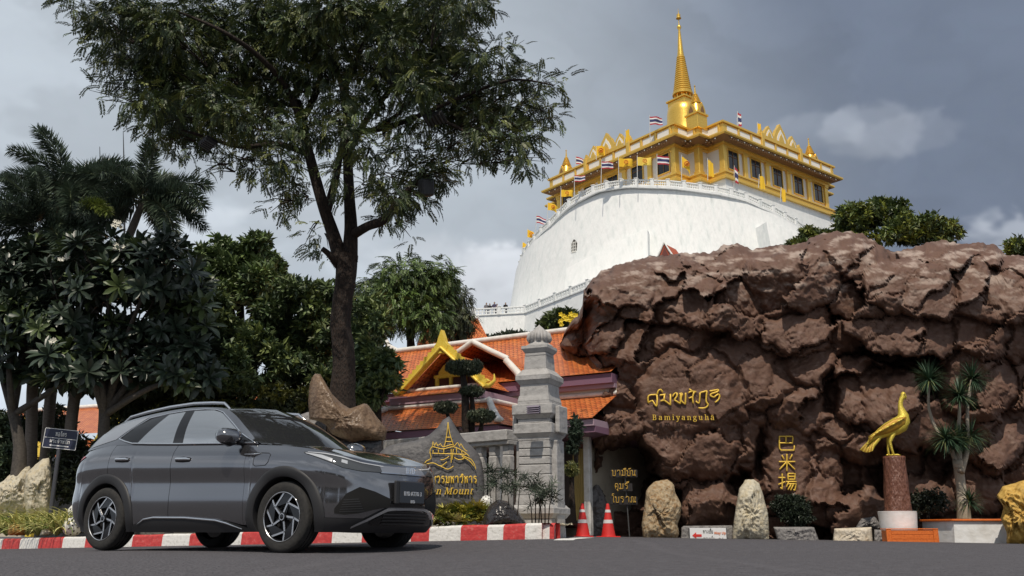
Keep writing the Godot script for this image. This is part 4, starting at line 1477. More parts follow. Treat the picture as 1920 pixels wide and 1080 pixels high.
	solo("horn_stone", slab(pts("578,752 580,722 586,706 594,698 602,702 610,716 622,738 640,756 656,766 668,762 680,756 690,758 698,770 712,788 726,806 722,828 706,830 690,828 660,834 640,822 622,814 612,798 600,790 580,788"), 640, 786, 15.2, 0.45, 25, 0.07, 2.0), horn, "glossy brown horn shaped ornamental stone behind the car bonnet", "ornamental stone")
	var pl := solo("stone_plinth", slab(pts("636,826 718,822 722,880 630,880"), 676, 852, 15.4, 0.4, 26, 0.03, 6.0), black, "dark plinth under the brown horn shaped stone", "plinth")
	pl.set_meta("label", "dark plinth under the brown horn shaped stone")
	solo("grey_stone", slab(pts("540,800 552,782 578,772 604,782 612,800 608,840 540,840"), 576, 806, 16.0, 0.4, 27, 0.06), grey, "smooth grey stone behind the car roof left of the horn stone", "stone")
	solo("black_stone", slab(pts("906,970 916,948 934,936 952,940 970,956 984,976 988,990 904,992"), 944, 968, 13.3, 0.35, 28, 0.08, 2.0), black, "dark polished stone mound between kerb and gate pillar", "stone")
	solo("orange_stone", slab(pts("14,998 16,988 26,982 40,984 49,992 48,1004 16,1004"), 32, 994, 19.5, 0.2, 29, 0.03, 2.0), mottled("orange_stone", [lin(0.2, 0.09, 0.02), lin(0.46, 0.2, 0.035), lin(0.5, 0.27, 0.07)], 2.0, 0.6, 0.5, 49), "rounded orange stone lying in the striped grass", "stone")
	solo("sand_stone", slab(pts("74,1004 78,994 88,990 97,995 99,1004"), 87, 999, 19.0, 0.14, 30, 0.04, 2.0), cream, "small sand coloured stone on the gravel", "stone")
	# the engraved sign stone
	var so := thing("sign_stone", "grey sculpted name stone with golden temple drawing behind the car nose", "sign stone")
	var sd := 14.3
	put("stone", slab(pts("704,862 714,846 728,836 750,831 780,826 804,816 820,802 830,788 837,778 846,782 851,796 858,806 868,822 884,836 897,850 904,868 908,895 909,960 704,964"), 812, 892, sd, 0.26, 33, 0.035, 4.5), signs, so)
	var gold: Material = M["letter_gold"]
	var on := func(u: float, w: float) -> Vector3: return at(u, w, sd - 0.285)
	for q in ["840,792 838,812 835,830 832,838", "840,792 843,812 848,828 850,834", "836,820 845,820", "834,828 847,828", "811,838 812,828 815,836 818,830 821,836 826,832 830,838 846,834 852,836", "806,848 810,838 830,842 850,838 868,846 876,852 880,856", "810,850 874,852", "812,844 812,850", "822,843 822,850", "832,842 832,850", "856,841 856,850", "866,846 866,850", "853,836 858,830 862,838 864,832 870,842 876,846", "846,842 846,868", "850,842 848,862", "806,848 808,860 800,864 794,872", "794,872 812,868 826,874 838,866", "862,852 876,858 884,862 890,872 892,880", "866,856 880,864 888,874", "826,874 840,880 850,874", "842,856 832,862 826,862", "852,858 860,862 870,860"]:
		stroke(pts(q), on, 0.0075, gold, so, "engraved_line", true)
	thai("\u0E27\u0E23\u0E32\u0E0A\u0E27\u0E23\u0E21\u0E2B\u0E32\u0E27\u0E34\u0E2B\u0E32\u0E23", 784, 906, 112, 13.0, on, 0.010, gold, so)
	for q in ["786,913 780,910 778,918 780,926 786,927 786,920", "792,920 790,926 796,926 797,920", "801,912 801,927"]:
		stroke(pts(q), on, 0.009, gold, so, "engraved_line", true)
	latin("en Mount", 824, 928, 76, 14, at(848, 921, sd - 0.275), per_m(921, sd), gold, so, "Droid Serif", 0.25, 1, 400)

# ---------------------------------------------------------------- Thai letters, one line of strokes each
var glyphs := {
	"\u0E32": ["8,72 18,96 40,100 56,90 58,70 58,0"], "\u0E23": ["54,84 44,98 16,96 12,74 48,60 56,40 50,8", "o44,10"], "\u0E27": ["8,74 20,98 46,98 58,72 56,12", "o47,10"], "\u0E0A": ["o12,82", "20,74 20,0 58,0 58,74 76,100"], "\u0E21": ["o12,90", "20,86 20,8 62,6 62,100", "o12,8"],
	"\u0E2B": ["o12,90", "20,90 20,0", "20,56 40,78 56,56 60,0", "o58,88"], "\u0E1A": ["o12,90", "20,86 20,0 64,0 64,100"], "\u0E19": ["o12,90", "20,86 20,0", "20,8 54,14 64,100", "o66,8"], "\u0E22": ["o12,90", "20,84 26,58 14,44 20,0 64,0 64,100"], "\u0E04": ["o30,46", "20,0 12,60 20,96 50,96 62,70 62,0"],
	"\u0E20": ["o10,8", "20,10 20,58 12,74 24,100 50,98 62,76 62,0"], "\u0E13": ["o10,8", "18,10 18,58 10,74 20,98 38,96 44,74 44,0 70,14 78,100", "o80,8"], "\u0E42": ["50,140 20,145 14,120 40,108 34,8", "o42,10"], "\u0E44": ["8,138 18,116 38,128 40,146", "30,118 30,10", "o37,10"], "\u0E17": ["o12,90", "20,86 20,0", "20,56 42,98 60,84 62,0"],
	"\u0E07": ["o42,88", "52,82 50,0 14,34"], "\u0E02": ["o14,80", "22,72 20,0 60,0 60,100"], "\u0E2D": ["o20,48", "12,34 14,0 60,0 62,76 40,100 10,86"], "\u0E15": ["o30,44", "20,0 12,60 20,94 38,80 50,96 62,72 62,0"], "\u0E1E": ["o12,90", "12,80 20,0 40,58 60,0 70,100"], "\u0E30": ["o10,70", "14,60 40,76", "o10,20", "14,10 40,26"], "\u0E01": ["12,0 12,62 4,72 20,98 50,98 62,76 62,0"],
	"\u0E34": ["-56,112 -12,112 -34,130 -56,112"], "\u0E35": ["-56,112 -12,112 -12,140", "-56,112 -34,130 -12,118"], "\u0E31": ["o-40,120", "-36,114 -8,136"], "\u0E36": ["-56,112 -12,112 -34,130 -56,112", "o-10,132"], "\u0E49": ["-36,150 -24,164 -20,146 0,168"], "\u0E4C": ["o-22,124", "-16,130 0,150"], "\u0E14": ["o30,46", "20,0 12,60 20,96 50,96 62,70 62,0"], "\u0E38": ["o-34,-12", "-26,-14 -26,-44"], "\u0E33": ["o-34,120", "8,72 18,96 40,100 56,90 58,70 58,0"]}

func thai(text: String, u0: float, base: float, wide: float, high: float, on: Callable, r: float, m: Material, o: Node3D, called := "letter") -> void:
	var total := 0.0
	for ch in text:
		total += 0.0 if ch in "\u0E34\u0E35\u0E31\u0E36\u0E49\u0E4C\u0E38" else (0.62 if ch in "\u0E42\u0E44\u0E30" else 0.86)
	var k := wide / total
	var x := u0
	for ch in text:
		var above := ch in "\u0E34\u0E35\u0E31\u0E36\u0E49\u0E4C\u0E38"
		var s := Shape.new()
		for q in glyphs.get(ch, []):
			var p: Array = []
			if q.begins_with("o"):
				var c: Vector2 = _poly(q.substr(1))[0]
				for i in 7: p.append(c + Vector2(cos(i * PI / 3), sin(i * PI / 3)) * 8.0)
			else:
				p = _poly(q)
			var path: Array = []
			for i in p.size() - 1:
				for t in 3:
					var v: Vector2 = p[i].lerp(p[i + 1], t / 3.0)
					path.append(on.call(x + v.x / 100.0 * k, base - v.y / 100.0 * high))
			path.append(on.call(x + p[-1].x / 100.0 * k, base - p[-1].y / 100.0 * high))
			s.tube(path, [r], 5)
		put(called, s, m, o)
		if not above: x += k * (0.62 if ch in "\u0E42\u0E44\u0E30" else 0.86)

# ---------------------------------------------------------------- the car: x forward, y up, z to its right
var car_n := [[-2.22, 0.0, 1.06, 0.30], [-2.20, 0.42, 1.06, 0.30], [-2.13, 0.74, 1.075, 0.28], [-1.93, 0.885, 1.12, 0.25], [-1.36, 0.925, 1.165, 0.215], [-0.70, 0.925, 1.14, 0.20], [0.0, 0.93, 1.112, 0.20], [0.60, 0.93, 1.09, 0.20], [1.0, 0.93, 1.064, 0.20], [1.36, 0.925, 1.035, 0.20], [1.70, 0.90, 0.99, 0.205], [1.96, 0.82, 0.94, 0.205], [2.11, 0.65, 0.905, 0.20], [2.20, 0.37, 0.882, 0.20], [2.24, 0.0, 0.868, 0.20]]
var lev_f := [0.0, 0.13, 0.34, 0.56, 0.74, 0.885, 1.0]
var lev_z := [0.085, 0.035, 0.014, 0.018, -0.004, 0.022, 0.085]
var lev_xf := [0.15, 0.045, 0.0, 0.0, 0.02, 0.06, 0.14]
var lev_xr := [0.16, 0.05, 0.0, 0.05, 0.10, 0.19, 0.34]
var w_front := [0, 0, 0, 0, 0, 0, 0, 0, 0, 0, 0.08, 0.35, 0.75, 1.0, 1.0]
var w_rear := [1.0, 1.0, 0.75, 0.2, 0, 0, 0, 0, 0, 0, 0, 0, 0, 0, 0]
var car_p: Array = []

func car_setup() -> void:
	for i in 15:
		var col: Array = []
		for k in 7:
			var q = car_n[i]
			col.append(Vector3(q[0] - lev_xf[k] * w_front[i] + lev_xr[k] * w_rear[i], lerpf(q[3], q[2], lev_f[k]), q[1] - lev_z[k] * q[1] / 0.93))
		car_p.append(col)

func cnode(i: int, k: int) -> Vector3:
	if i < 0: return car_p[-i][k] * Vector3(1, 1, -1)
	if i > 14: return car_p[28 - i][k] * Vector3(1, 1, -1)
	return car_p[i][k]

func crom(a: Vector3, b: Vector3, c: Vector3, d: Vector3, t: float) -> Vector3:
	return b.cubic_interpolate(c, a, d, t)

func body(t: float, v: float) -> Vector3:
	v = clampf(v, 0.0, 6.0)
	var i := clampi(floori(t), -14, 27)
	var ft := t - i
	var k := clampi(floori(v), 0, 5)
	var fv := v - k
	var q: Array[Vector3] = []
	for kk in [k - 1, k, k + 1, k + 2]:
		var c := clampi(kk, 0, 6)
		var p := crom(cnode(i - 1, c), cnode(i, c), cnode(i + 1, c), cnode(i + 2, c), ft)
		if kk < 0 or kk > 6:
			var c2 := 1 if kk < 0 else 5
			p = p * 2.0 - crom(cnode(i - 1, c2), cnode(i, c2), cnode(i + 1, c2), cnode(i + 2, c2), ft)
		q.append(p)
	return crom(q[0], q[1], q[2], q[3], fv)

func body_n(t: float, v: float) -> Vector3:
	var a := body(t + 0.02, v) - body(t - 0.02, v)
	var b := body(t, minf(v + 0.03, 6.0)) - body(t, maxf(v - 0.03, 0.0))
	return a.cross(b).normalized() * -1.0

func v_of(t: float, y: float) -> float:
	var lo := 0.0
	var hi := 6.0
	for i in 14:
		var m := (lo + hi) * 0.5
		if body(t, m).y < y: lo = m
		else: hi = m
	return (lo + hi) * 0.5

func t_of(x: float) -> float:
	var lo := 0.0
	var hi := 14.0
	for i in 16:
		var m := (lo + hi) * 0.5
		if body(m, 3.0).x < x: lo = m
		else: hi = m
	return (lo + hi) * 0.5

func on_body(t: float, y: float, off: float) -> Vector3:
	var v := v_of(t, y)
	var n := body_n(t, v)
	if n.dot(body(t, v) - Vector3(0, 0.7, 0)) < 0: n = -n
	return body(t, v) + n * off

const WHEELS := [1.36, -1.36]
func low_v(t: float, y0: float) -> float:   # where the body side begins: at the sill or at the wheel arch
	var v := v_of(t, y0)
	for xa in WHEELS:
		if absf(body(t, 3.0).x - xa) < 0.47:
			var vv := v
			for i in 60:
				var p := body(t, vv)
				if Vector2(p.x - xa, p.y - 0.345).length() < 0.465: vv += 0.08
				else: break
			v = maxf(v, vv)
	return v

func both(called: String, rows: Array, m: Material, o: Node3D, sides := [1, -1], label := "") -> MeshInstance3D:
	var first: MeshInstance3D = null
	for sd in sides:
		var r: Array = []
		for row in rows:
			var q := PackedVector3Array()
			for p in row: q.append(p * Vector3(1, 1, sd))
			r.append(q)
		var mid: Vector3 = rows[rows.size() / 2][rows[0].size() / 2] * Vector3(1, 1, sd)
		var x := put(called, Shape.new().grid(r, false, mid - Vector3(0, 0.55, 0)), m, o)
		if label: x.set_meta("label", label)
		if first == null: first = x
	return first

# body panel between two stations, from the sill, arch or y0 up to y1 (or the top)
func panel(t0: float, t1: float, y0: float, v1: float, off: float, nt := 26, nv := 18) -> Array:
	var rows: Array = []
	for i in nt + 1:
		var t := lerpf(t0, t1, i / float(nt))
		var lo := low_v(t, y0)
		var row := PackedVector3Array()
		for j in nv + 1:
			var v := lerpf(lo, v1, j / float(nv))
			var p := body(t, v)
			if off != 0.0:
				var n := body_n(t, v)
				if n.dot(p - Vector3(p.x * 0.8, 0.6, 0)) < 0: n = -n
				p += n * off
			row.append(p)
		rows.append(row)
	return rows

# a strip of the surface between two lines of heights given at stations
func strip(ts: Array, lo: Array, hi: Array, off: float, n := 8, m := 5) -> Array:
	var rows: Array = []
	for i in ts.size() - 1:
		for k in (n + 1 if i == ts.size() - 2 else n):
			var f := k / float(n)
			var t := lerpf(ts[i], ts[i + 1], f)
			var row := PackedVector3Array()
			for j in m + 1:
				row.append(on_body(t, lerpf(lerpf(lo[i], lo[i + 1], f), lerpf(hi[i], hi[i + 1], f), j / float(m)), off))
			rows.append(row)
	return rows

var cant_x := [-2.05, -1.6, -1.0, -0.4, 0.1, 0.3, 0.6, 0.92]
var cant_y := [1.375, 1.465, 1.535, 1.562, 1.53, 1.462, 1.278, 1.082]
var cant_z := [0.56, 0.60, 0.615, 0.625, 0.635, 0.66, 0.73, 0.805]
func along(xs: Array, ys: Array, x: float) -> float:
	for i in xs.size() - 1:
		if x <= xs[i + 1] or i == xs.size() - 2:
			var t := clampf((x - xs[i]) / (xs[i + 1] - xs[i]), 0, 1)
			var a: float = ys[maxi(i - 1, 0)]
			var d: float = ys[mini(i + 2, ys.size() - 1)]
			return cubic_interpolate(ys[i], ys[i + 1], a, d, t)
	return ys[-1]

func cant(x: float) -> Vector3: return Vector3(x, along(cant_x, cant_y, x), along(cant_x, cant_z, x))

func house(x: float, y: float, off: float) -> Vector3:   # the glasshouse side
	var b := body(t_of(x), 6.0)
	var c := cant(x)
	var w := clampf((y - b.y) / maxf(0.02, c.y - b.y), 0.0, 1.0)
	return Vector3(x, y, lerpf(b.z, c.z, w) + 0.03 * sin(PI * w)) + Vector3(0, 0.42, 0.9) * off

func house_patch(quad4: Array, off: float, n := 16, m := 8) -> Array:   # corners: low rear, low front, high front, high rear in (x, y); edges may be polylines
	var rows: Array = []
	for i in n + 1:
		var f := i / float(n)
		var a: Vector2 = _on_line(quad4[0], f)
		var b: Vector2 = _on_line(quad4[1], f)
		var row := PackedVector3Array()
		for j in m + 1:
			var q := a.lerp(b, j / float(m))
			row.append(house(q.x, q.y, off))
		rows.append(row)
	return rows

func _on_line(p: Array, f: float) -> Vector2:
	var l := 0.0
	for i in p.size() - 1: l += p[i].distance_to(p[i + 1])
	var g := f * l
	for i in p.size() - 1:
		var d: float = p[i].distance_to(p[i + 1])
		if g <= d or i == p.size() - 2: return p[i].lerp(p[i + 1], clampf(g / d, 0, 1))
		g -= d
	return p[-1]

# half a sheet between four border curves (callables of 0..1), drawn whole: c0 and c1 run from the middle outwards, d0 the middle, d1 the outer edge
func sheet(c0: Callable, c1: Callable, d0: Callable, d1: Callable, a0: float, a1: float, b0: float, b1: float, bulge := 0.0, n := 16, m := 16) -> Array:
	var rows: Array = []
	for i in n + 1:
		var a := lerpf(a0, a1, i / float(n))
		var row := PackedVector3Array()
		for j in m + 1:
			var bb := lerpf(b0, b1, j / float(m))
			var b := absf(bb)
			var p: Vector3 = c0.call(b) * (1 - a) + c1.call(b) * a + d0.call(a) * (1 - b) + d1.call(a) * b - (c0.call(0.0) * (1 - a) * (1 - b) + c0.call(1.0) * (1 - a) * b + c1.call(0.0) * a * (1 - b) + c1.call(1.0) * a * b)
			p.y += bulge * 4.0 * a * (1 - a) * (1 - b * b)
			row.append(p * Vector3(1, 1, 1 if bb >= 0 else -1))
		rows.append(row)
	return rows

func arc3(a: Vector3, b: Vector3, lift: Vector3) -> Callable:   # from the middle outwards, flat across the middle
	return func(t: float) -> Vector3: return a.lerp(b, t) + lift * (1 - t) * t * 4.0

func car() -> void:
	car_setup()
	var o := thing("parked_car", "dark grey compact crossover car parked in front of the kerb, facing right", "car", Vector3(-2.99, 0.0, -10.654), deg_to_rad(-30))
	var paint := mat("car_paint", lin(0.205, 0.206, 0.218), 0.14, 0.9)
	paint.clearcoat_enabled = true
	paint.clearcoat = 1.0
	paint.clearcoat_roughness = 0.03
	paint.metallic_specular = 0.6
	var silver := mat("d_pillar_silver", lin(0.42, 0.43, 0.45), 0.28, 0.75)
	var chrome := mat("chrome", lin(0.72, 0.72, 0.73), 0.16, 1.0)
	var clad := mat("black_cladding", lin(0.022, 0.022, 0.024), 0.55)
	var gloss := mat("gloss_black", lin(0.008, 0.008, 0.009), 0.08)
	var gap := mat("shut_line", lin(0.004, 0.004, 0.004), 0.9)
	var glass := mat("tinted_glass", lin(0.36, 0.385, 0.41), 0.03, 0.7)
	glass.metallic_specular = 0.9
	var screen := mat("windscreen_glass", lin(0.02, 0.021, 0.023), 0.02, 0.0)
	screen.metallic_specular = 0.6
	var lamp := mat("lamp_glass", lin(0.10, 0.105, 0.11), 0.06, 0.5)
	var lampw := mat("lamp_white", lin(0.5, 0.515, 0.54), 0.15, 0.3)
	var red := mat("tail_lamp_red", lin(0.35, 0.012, 0.016), 0.08)
	var rubber := mottled("tyre_rubber", [lin(0.012, 0.012, 0.012), lin(0.024, 0.023, 0.022), lin(0.035, 0.033, 0.030)], 2.0, 0.85, 0.4, 61, 0.02)
	var alloy := mat("alloy", lin(0.62, 0.62, 0.63), 0.25, 0.9)
	var g := 0.0045
	# dark shell that shows in the shut lines
	both("inner_shell", panel(0.0, 14.0, 0.24, 5.96, -0.016, 90, 10), gap, o)
	# panels
	var x1 := t_of(-1.335)
	var x2 := t_of(-0.285)
	var x3 := t_of(0.825)
	both("rear_quarter", panel(0.0, x1 - g, 0.24, 6.0, 0.0, 60, 24), paint, o)
	for dr in [[x1 + g, x2 - g, "rear_door", -1.10, 0.985], [x2 + g, x3 - g, "front_door", -0.10, 0.95]]:
		for sd in [1, -1]:
			var dm := both(dr[2], panel(dr[0], dr[1], 0.27, 5.97, 0.0, 30, 26), paint, o, [sd])
			# handle: a recess and a bar over it
			var hs := Shape.new()
			var hc := on_body(t_of(dr[3]), dr[4], 0.002) * Vector3(1, 1, sd)
			hs.tube([hc + Vector3(-0.125, 0.004, 0), hc + Vector3(-0.11, 0.002, 0), hc, hc + Vector3(0.11, -0.006, 0), hc + Vector3(0.125, -0.008, 0)], [0.004, 0.026, 0.034, 0.026, 0.004], 12, 0.25)
			put("handle_recess", hs, gloss, dm)
			hs = Shape.new()
			hc += Vector3(0, 0.008, 0.022 * sd)
			hs.tube([hc + Vector3(-0.115, 0.006, -0.012 * sd), hc + Vector3(-0.07, 0.002, 0), hc + Vector3(0.07, -0.002, 0), hc + Vector3(0.115, -0.008, -0.012 * sd)], [0.008, 0.016, 0.016, 0.008], 8, 0.5)
			put("handle", hs, chrome, dm)
	var xh := t_of(1.80)
	both("front_wing", panel(x3 + g, xh, 0.27, 6.0, 0.0, 44, 24), paint, o)
	var fb := panel(xh, 28.0 - xh, 0.22, 6.0, 0.0, 70, 24)
	both("front_bumper", fb, paint, o, [1])
	# bonnet
	var hx0 := t_of(0.90)
	var h0 := arc3(Vector3(1.19, 1.062, 0), body(hx0, 6.0), Vector3(0.03, 0.010, 0))
	var h1 := func(b: float) -> Vector3: return body(14.0 - b * 2.0, 6.0)
	var hd0 := func(a: float) -> Vector3: return Vector3(lerpf(1.19, body(14.0, 6.0).x, a), lerpf(1.062, body(14.0, 6.0).y, a) + 0.055 * sin(PI * pow(a, 0.8)) * 0.9, 0)
	var hd1 := func(a: float) -> Vector3: return body(lerpf(hx0, 12.0, a), 6.0)
	var hood: Array = sheet(h0, h1, hd0, hd1, 0.0, 0.995, -0.985, 0.985, 0.0, 26, 40)
	for i in hood.size():
		for j in hood[i].size():
			var b: float = absf(hood[i][j].z) / 0.85
			hood[i][j].y += 0.016 * exp(-pow((b - 0.62) / 0.14, 2)) * sin(PI * clampf(i / 26.0, 0, 1))
	put("bonnet", Shape.new().grid(hood, false, Vector3.UP), paint, o)
	# glasshouse side in body colour, then glass on it
	var dlo_lo := [Vector2(-1.34, 1.24), Vector2(-1.06, 1.172), Vector2(-0.3, 1.132), Vector2(0.86, 1.092)]
	var rows: Array = []
	for i in 41:
		var row := PackedVector3Array()
		for j in 11:
			var x := lerpf(lerpf(-1.90, -1.74, j / 10.0), 0.915, i / 40.0)
			row.append(house(x, lerpf(body(t_of(x), 6.0).y, cant(x).y, j / 10.0), 0.0))
		rows.append(row)
	both("window_frame", rows, paint, o)
	both("rear_pillar_panel", house_patch([[Vector2(-1.84, 1.155), Vector2(-1.40, 1.235)], [Vector2(-1.70, 1.425), Vector2(-1.06, 1.495)]], 0.004, 14, 6), silver, o, [1, -1], "silver rippled panel on the rear pillar")
	both("quarter_pillar", house_patch([[Vector2(-1.33, 1.242), Vector2(-1.06, 1.176), Vector2(-0.98, 1.172)], [Vector2(-1.00, 1.468), Vector2(-0.70, 1.496)]], 0.005), gloss, o)
	both("rear_side_window", house_patch([[Vector2(-0.98, 1.172), Vector2(-0.385, 1.142)], [Vector2(-0.70, 1.496), Vector2(-0.43, 1.512)]], 0.006), glass, o)
	both("centre_pillar", house_patch([[Vector2(-0.385, 1.142), Vector2(-0.225, 1.134)], [Vector2(-0.43, 1.512), Vector2(-0.29, 1.514)]], 0.008), gloss, o)
	both("front_side_window", house_patch([[Vector2(-0.225, 1.134), Vector2(0.62, 1.104)], [Vector2(-0.29, 1.514), Vector2(0.02, 1.502), Vector2(0.17, 1.462), Vector2(0.62, 1.195)]], 0.006, 22), glass, o)
	both("quarter_light", house_patch([[Vector2(0.62, 1.104), Vector2(0.85, 1.096)], [Vector2(0.62, 1.195), Vector2(0.86, 1.10)]], 0.006), gloss, o)
	for sd in [1, -1]:
		var s := Shape.new()
		var path: Array = []
		for q in [[0.88, 1.088], [0.5, 1.100], [0.1, 1.116], [-0.3, 1.130], [-0.7, 1.150], [-1.06, 1.170], [-1.2, 1.200], [-1.335, 1.238]]: path.append(house(q[0], q[1], 0.010) * Vector3(1, 1, sd))
		s.tube(path, [0.0095], 6)
		put("window_trim", s, chrome, o)
		s = Shape.new()
		path = []
		for q in [[0.88, 1.088], [0.62, 1.205], [0.42, 1.33], [0.19, 1.466], [0.06, 1.505], [-0.12, 1.521], [-0.4, 1.524], [-0.7, 1.508], [-1.0, 1.473], [-1.17, 1.37], [-1.335, 1.238]]: path.append(house(q[0], minf(q[1], cant(q[0]).y - 0.012), 0.010) * Vector3(1, 1, sd))
		s.tube(path, [0.007], 6)
		put("window_trim", s, chrome, o)
		# roof rail
		s = Shape.new()
		path = []
		for x in [-1.62, -1.5, -1.2, -0.8, -0.4, -0.1, 0.1, 0.2]:
			var c := cant(x)
			var e := 0.0 if x < -1.6 or x > 0.15 else 0.045
			path.append(Vector3(x, c.y + 0.008 + e, (c.z - 0.045) * sd))
		s.tube(path, [0.012, 0.018, 0.02, 0.02, 0.02, 0.02, 0.018, 0.012], 8)
		put("roof_rail", s, chrome, o)
	# windscreen and roof
	var w0 := arc3(Vector3(1.20, 1.062, 0), Vector3(0.92, 1.082, 0.805), Vector3(0.05, 0, 0))
	var w1 := arc3(Vector3(0.30, 1.562, 0), cant(0.20), Vector3(0.02, 0.006, 0))
	var wd0 := func(a: float) -> Vector3: return Vector3(1.20, 1.062, 0).lerp(Vector3(0.30, 1.562, 0), a) + Vector3(0.03, 0.03, 0) * sin(PI * a)
	var wd1 := func(a: float) -> Vector3: return cant(lerpf(0.92, 0.20, a))
	put("windscreen", Shape.new().grid(sheet(w0, w1, wd0, wd1, 0.0, 0.97, -0.90, 0.90, 0.0, 16, 24), false, Vector3(1, 1, 0)), screen, o)
	for q in [[0.90, 1.0], [-1.0, -0.90]]:
		put("windscreen_pillar", Shape.new().grid(sheet(w0, w1, wd0, wd1, 0.0, 1.0, q[0], q[1], 0.0, 16, 5), false, Vector3(0.5, 1, q[0])), paint, o)
	put("windscreen_header", Shape.new().grid(sheet(w0, w1, wd0, wd1, 0.97, 1.0, -0.90, 0.90, 0.0, 2, 24), false, Vector3(1, 1, 0)), gloss, o)
	var r0 := arc3(Vector3(0.30, 1.562, 0), cant(0.20), Vector3(0.02, 0.006, 0))
	var r1 := arc3(Vector3(-1.84, 1.495, 0), cant(-1.74), Vector3(-0.02, 0.015, 0))
	var rd0 := func(a: float) -> Vector3: return Vector3(lerpf(0.30, -1.84, a), along([-1.84, -1.4, -0.9, -0.2, 0.30], [1.495, 1.555, 1.592, 1.602, 1.562], lerpf(0.30, -1.84, a)), 0)
	var rd1 := func(a: float) -> Vector3: return cant(lerpf(0.20, -1.74, a))
	put("roof", Shape.new().grid(sheet(r0, r1, rd0, rd1, 0.0, 1.0, -1.0, 1.0, 0.012, 26, 20), false, Vector3.UP), paint, o)
	# tailgate
	rows = []
	for i in 13:
		var f := i / 12.0
		var row := PackedVector3Array()
		for j in 21:
			var b := j / 10.0 - 1.0
			var hi: Vector3 = r1.call(absf(b)) * Vector3(1, 1, signf(b) if b != 0 else 1.0)
			var lo := body(absf(b) * 2.75, 6.0) * Vector3(1, 1, signf(b) if b != 0 else 1.0)
			row.append(hi.lerp(lo, f))
		rows.append(row)
	put("tailgate_glass", Shape.new().grid(rows, false, Vector3(-1, 0.3, 0)), screen, o)
	# lamps and front details (14 is the middle of the nose, stations beyond it the far side)
	for sd in [1, -1]:
		var hl := both("headlight", strip([t_of(1.57), 10.4, 11.3, 12.2, 13.0], [0.960, 0.885, 0.805, 0.775, 0.775], [0.968, 0.955, 0.915, 0.868, 0.842], 0.006, 7, 6), lamp, o, [sd])
		both("daylight_strip", strip([t_of(1.62), 10.4, 11.3, 12.2, 13.15], [0.958, 0.938, 0.896, 0.852, 0.826], [0.964, 0.948, 0.908, 0.862, 0.838], 0.010, 7, 2), lampw, hl, [sd])
		both("lamp_reflector", strip([t_of(1.60), 10.3, 10.8], [0.950, 0.900, 0.858], [0.956, 0.930, 0.890], 0.009, 5, 2), lampw, hl, [sd])
		both("lamp_reflector", strip([11.2, 11.5], [0.855, 0.838], [0.885, 0.87], 0.009, 5, 2), lampw, hl, [sd])
		both("air_curtain", strip([10.95, 11.4, 12.0, 12.6, 13.3], [0.375, 0.36, 0.375, 0.41, 0.445], [0.42, 0.56, 0.625, 0.585, 0.51], 0.006, 6, 6), gap, o, [sd])
		for k in 6:
			both("curtain_slat", strip([11.15 + k * 0.03, 12.2 - k * 0.05], [0.385 + k * 0.022, 0.395 + k * 0.022], [0.393 + k * 0.022, 0.403 + k * 0.022], 0.008, 8, 1), clad, o, [sd])
		both("tail_lamp", strip([0.7, 1.6, 2.2, t_of(-1.86)], [0.95, 0.93, 0.90, 1.04], [1.03, 1.035, 1.045, 1.055], 0.008, 6, 4), red, o, [sd])
		both("lower_trim", strip([11.75, 12.4, 13.1, 13.35], [0.245, 0.31, 0.40, 0.412], [0.262, 0.335, 0.43, 0.432], 0.022, 6, 2), silver, o, [sd])
		both("lower_trim", strip([13.35, 14.0], [0.412, 0.415], [0.432, 0.435], 0.022, 6, 2), silver, o, [sd])
		both("bumper_cladding", strip([t_of(1.82), 11.0, 12.0, 13.0, 14.0], [0.205, 0.205, 0.20, 0.20, 0.20], [0.335, 0.33, 0.325, 0.315, 0.31], 0.012, 8, 4), clad, o, [sd])
		both("lower_grille", strip([12.5, 13.2, 14.0], [0.275, 0.27, 0.27], [0.31, 0.395, 0.405], 0.018, 8, 5), gloss, o, [sd])
		for k in 4:
			both("grille_slat", strip([12.95, 14.0], [0.285 + k * 0.028, 0.285 + k * 0.028], [0.297 + k * 0.028, 0.297 + k * 0.028], 0.026, 8, 1), clad, o, [sd])
		both("middle_grille", strip([13.2, 14.0], [0.44, 0.44], [0.50, 0.492], 0.007, 8, 3), gloss, o, [sd])
		both("light_bar", strip([13.0, 14.0], [0.775, 0.772], [0.842, 0.84], 0.007, 10, 4), silver, o, [sd])
		both("light_bar_trim", strip([12.95, 14.0], [0.766, 0.763], [0.775, 0.772], 0.011, 10, 1), chrome, o, [sd])
		rows = strip([t_of(-0.93), t_of(-0.6), t_of(0.0), t_of(0.55), t_of(0.93)], [0.205, 0.20, 0.20, 0.20, 0.205], [0.255, 0.35, 0.345, 0.315, 0.235], 0.012, 10, 5)
		both("sill_cladding", rows, clad, o, [sd])
		var s := Shape.new()
		var path: Array = []
		for q in [[-0.78, 0.285], [-0.66, 0.335], [-0.5, 0.352], [0.0, 0.346], [0.45, 0.318], [0.6, 0.29], [0.80, 0.235]]: path.append(on_body(t_of(q[0]), q[1], 0.014) * Vector3(1, 1, sd))
		s.tube(path, [0.004, 0.011, 0.012, 0.012, 0.011, 0.010, 0.005], 6)
		put("sill_trim", s, chrome, o)
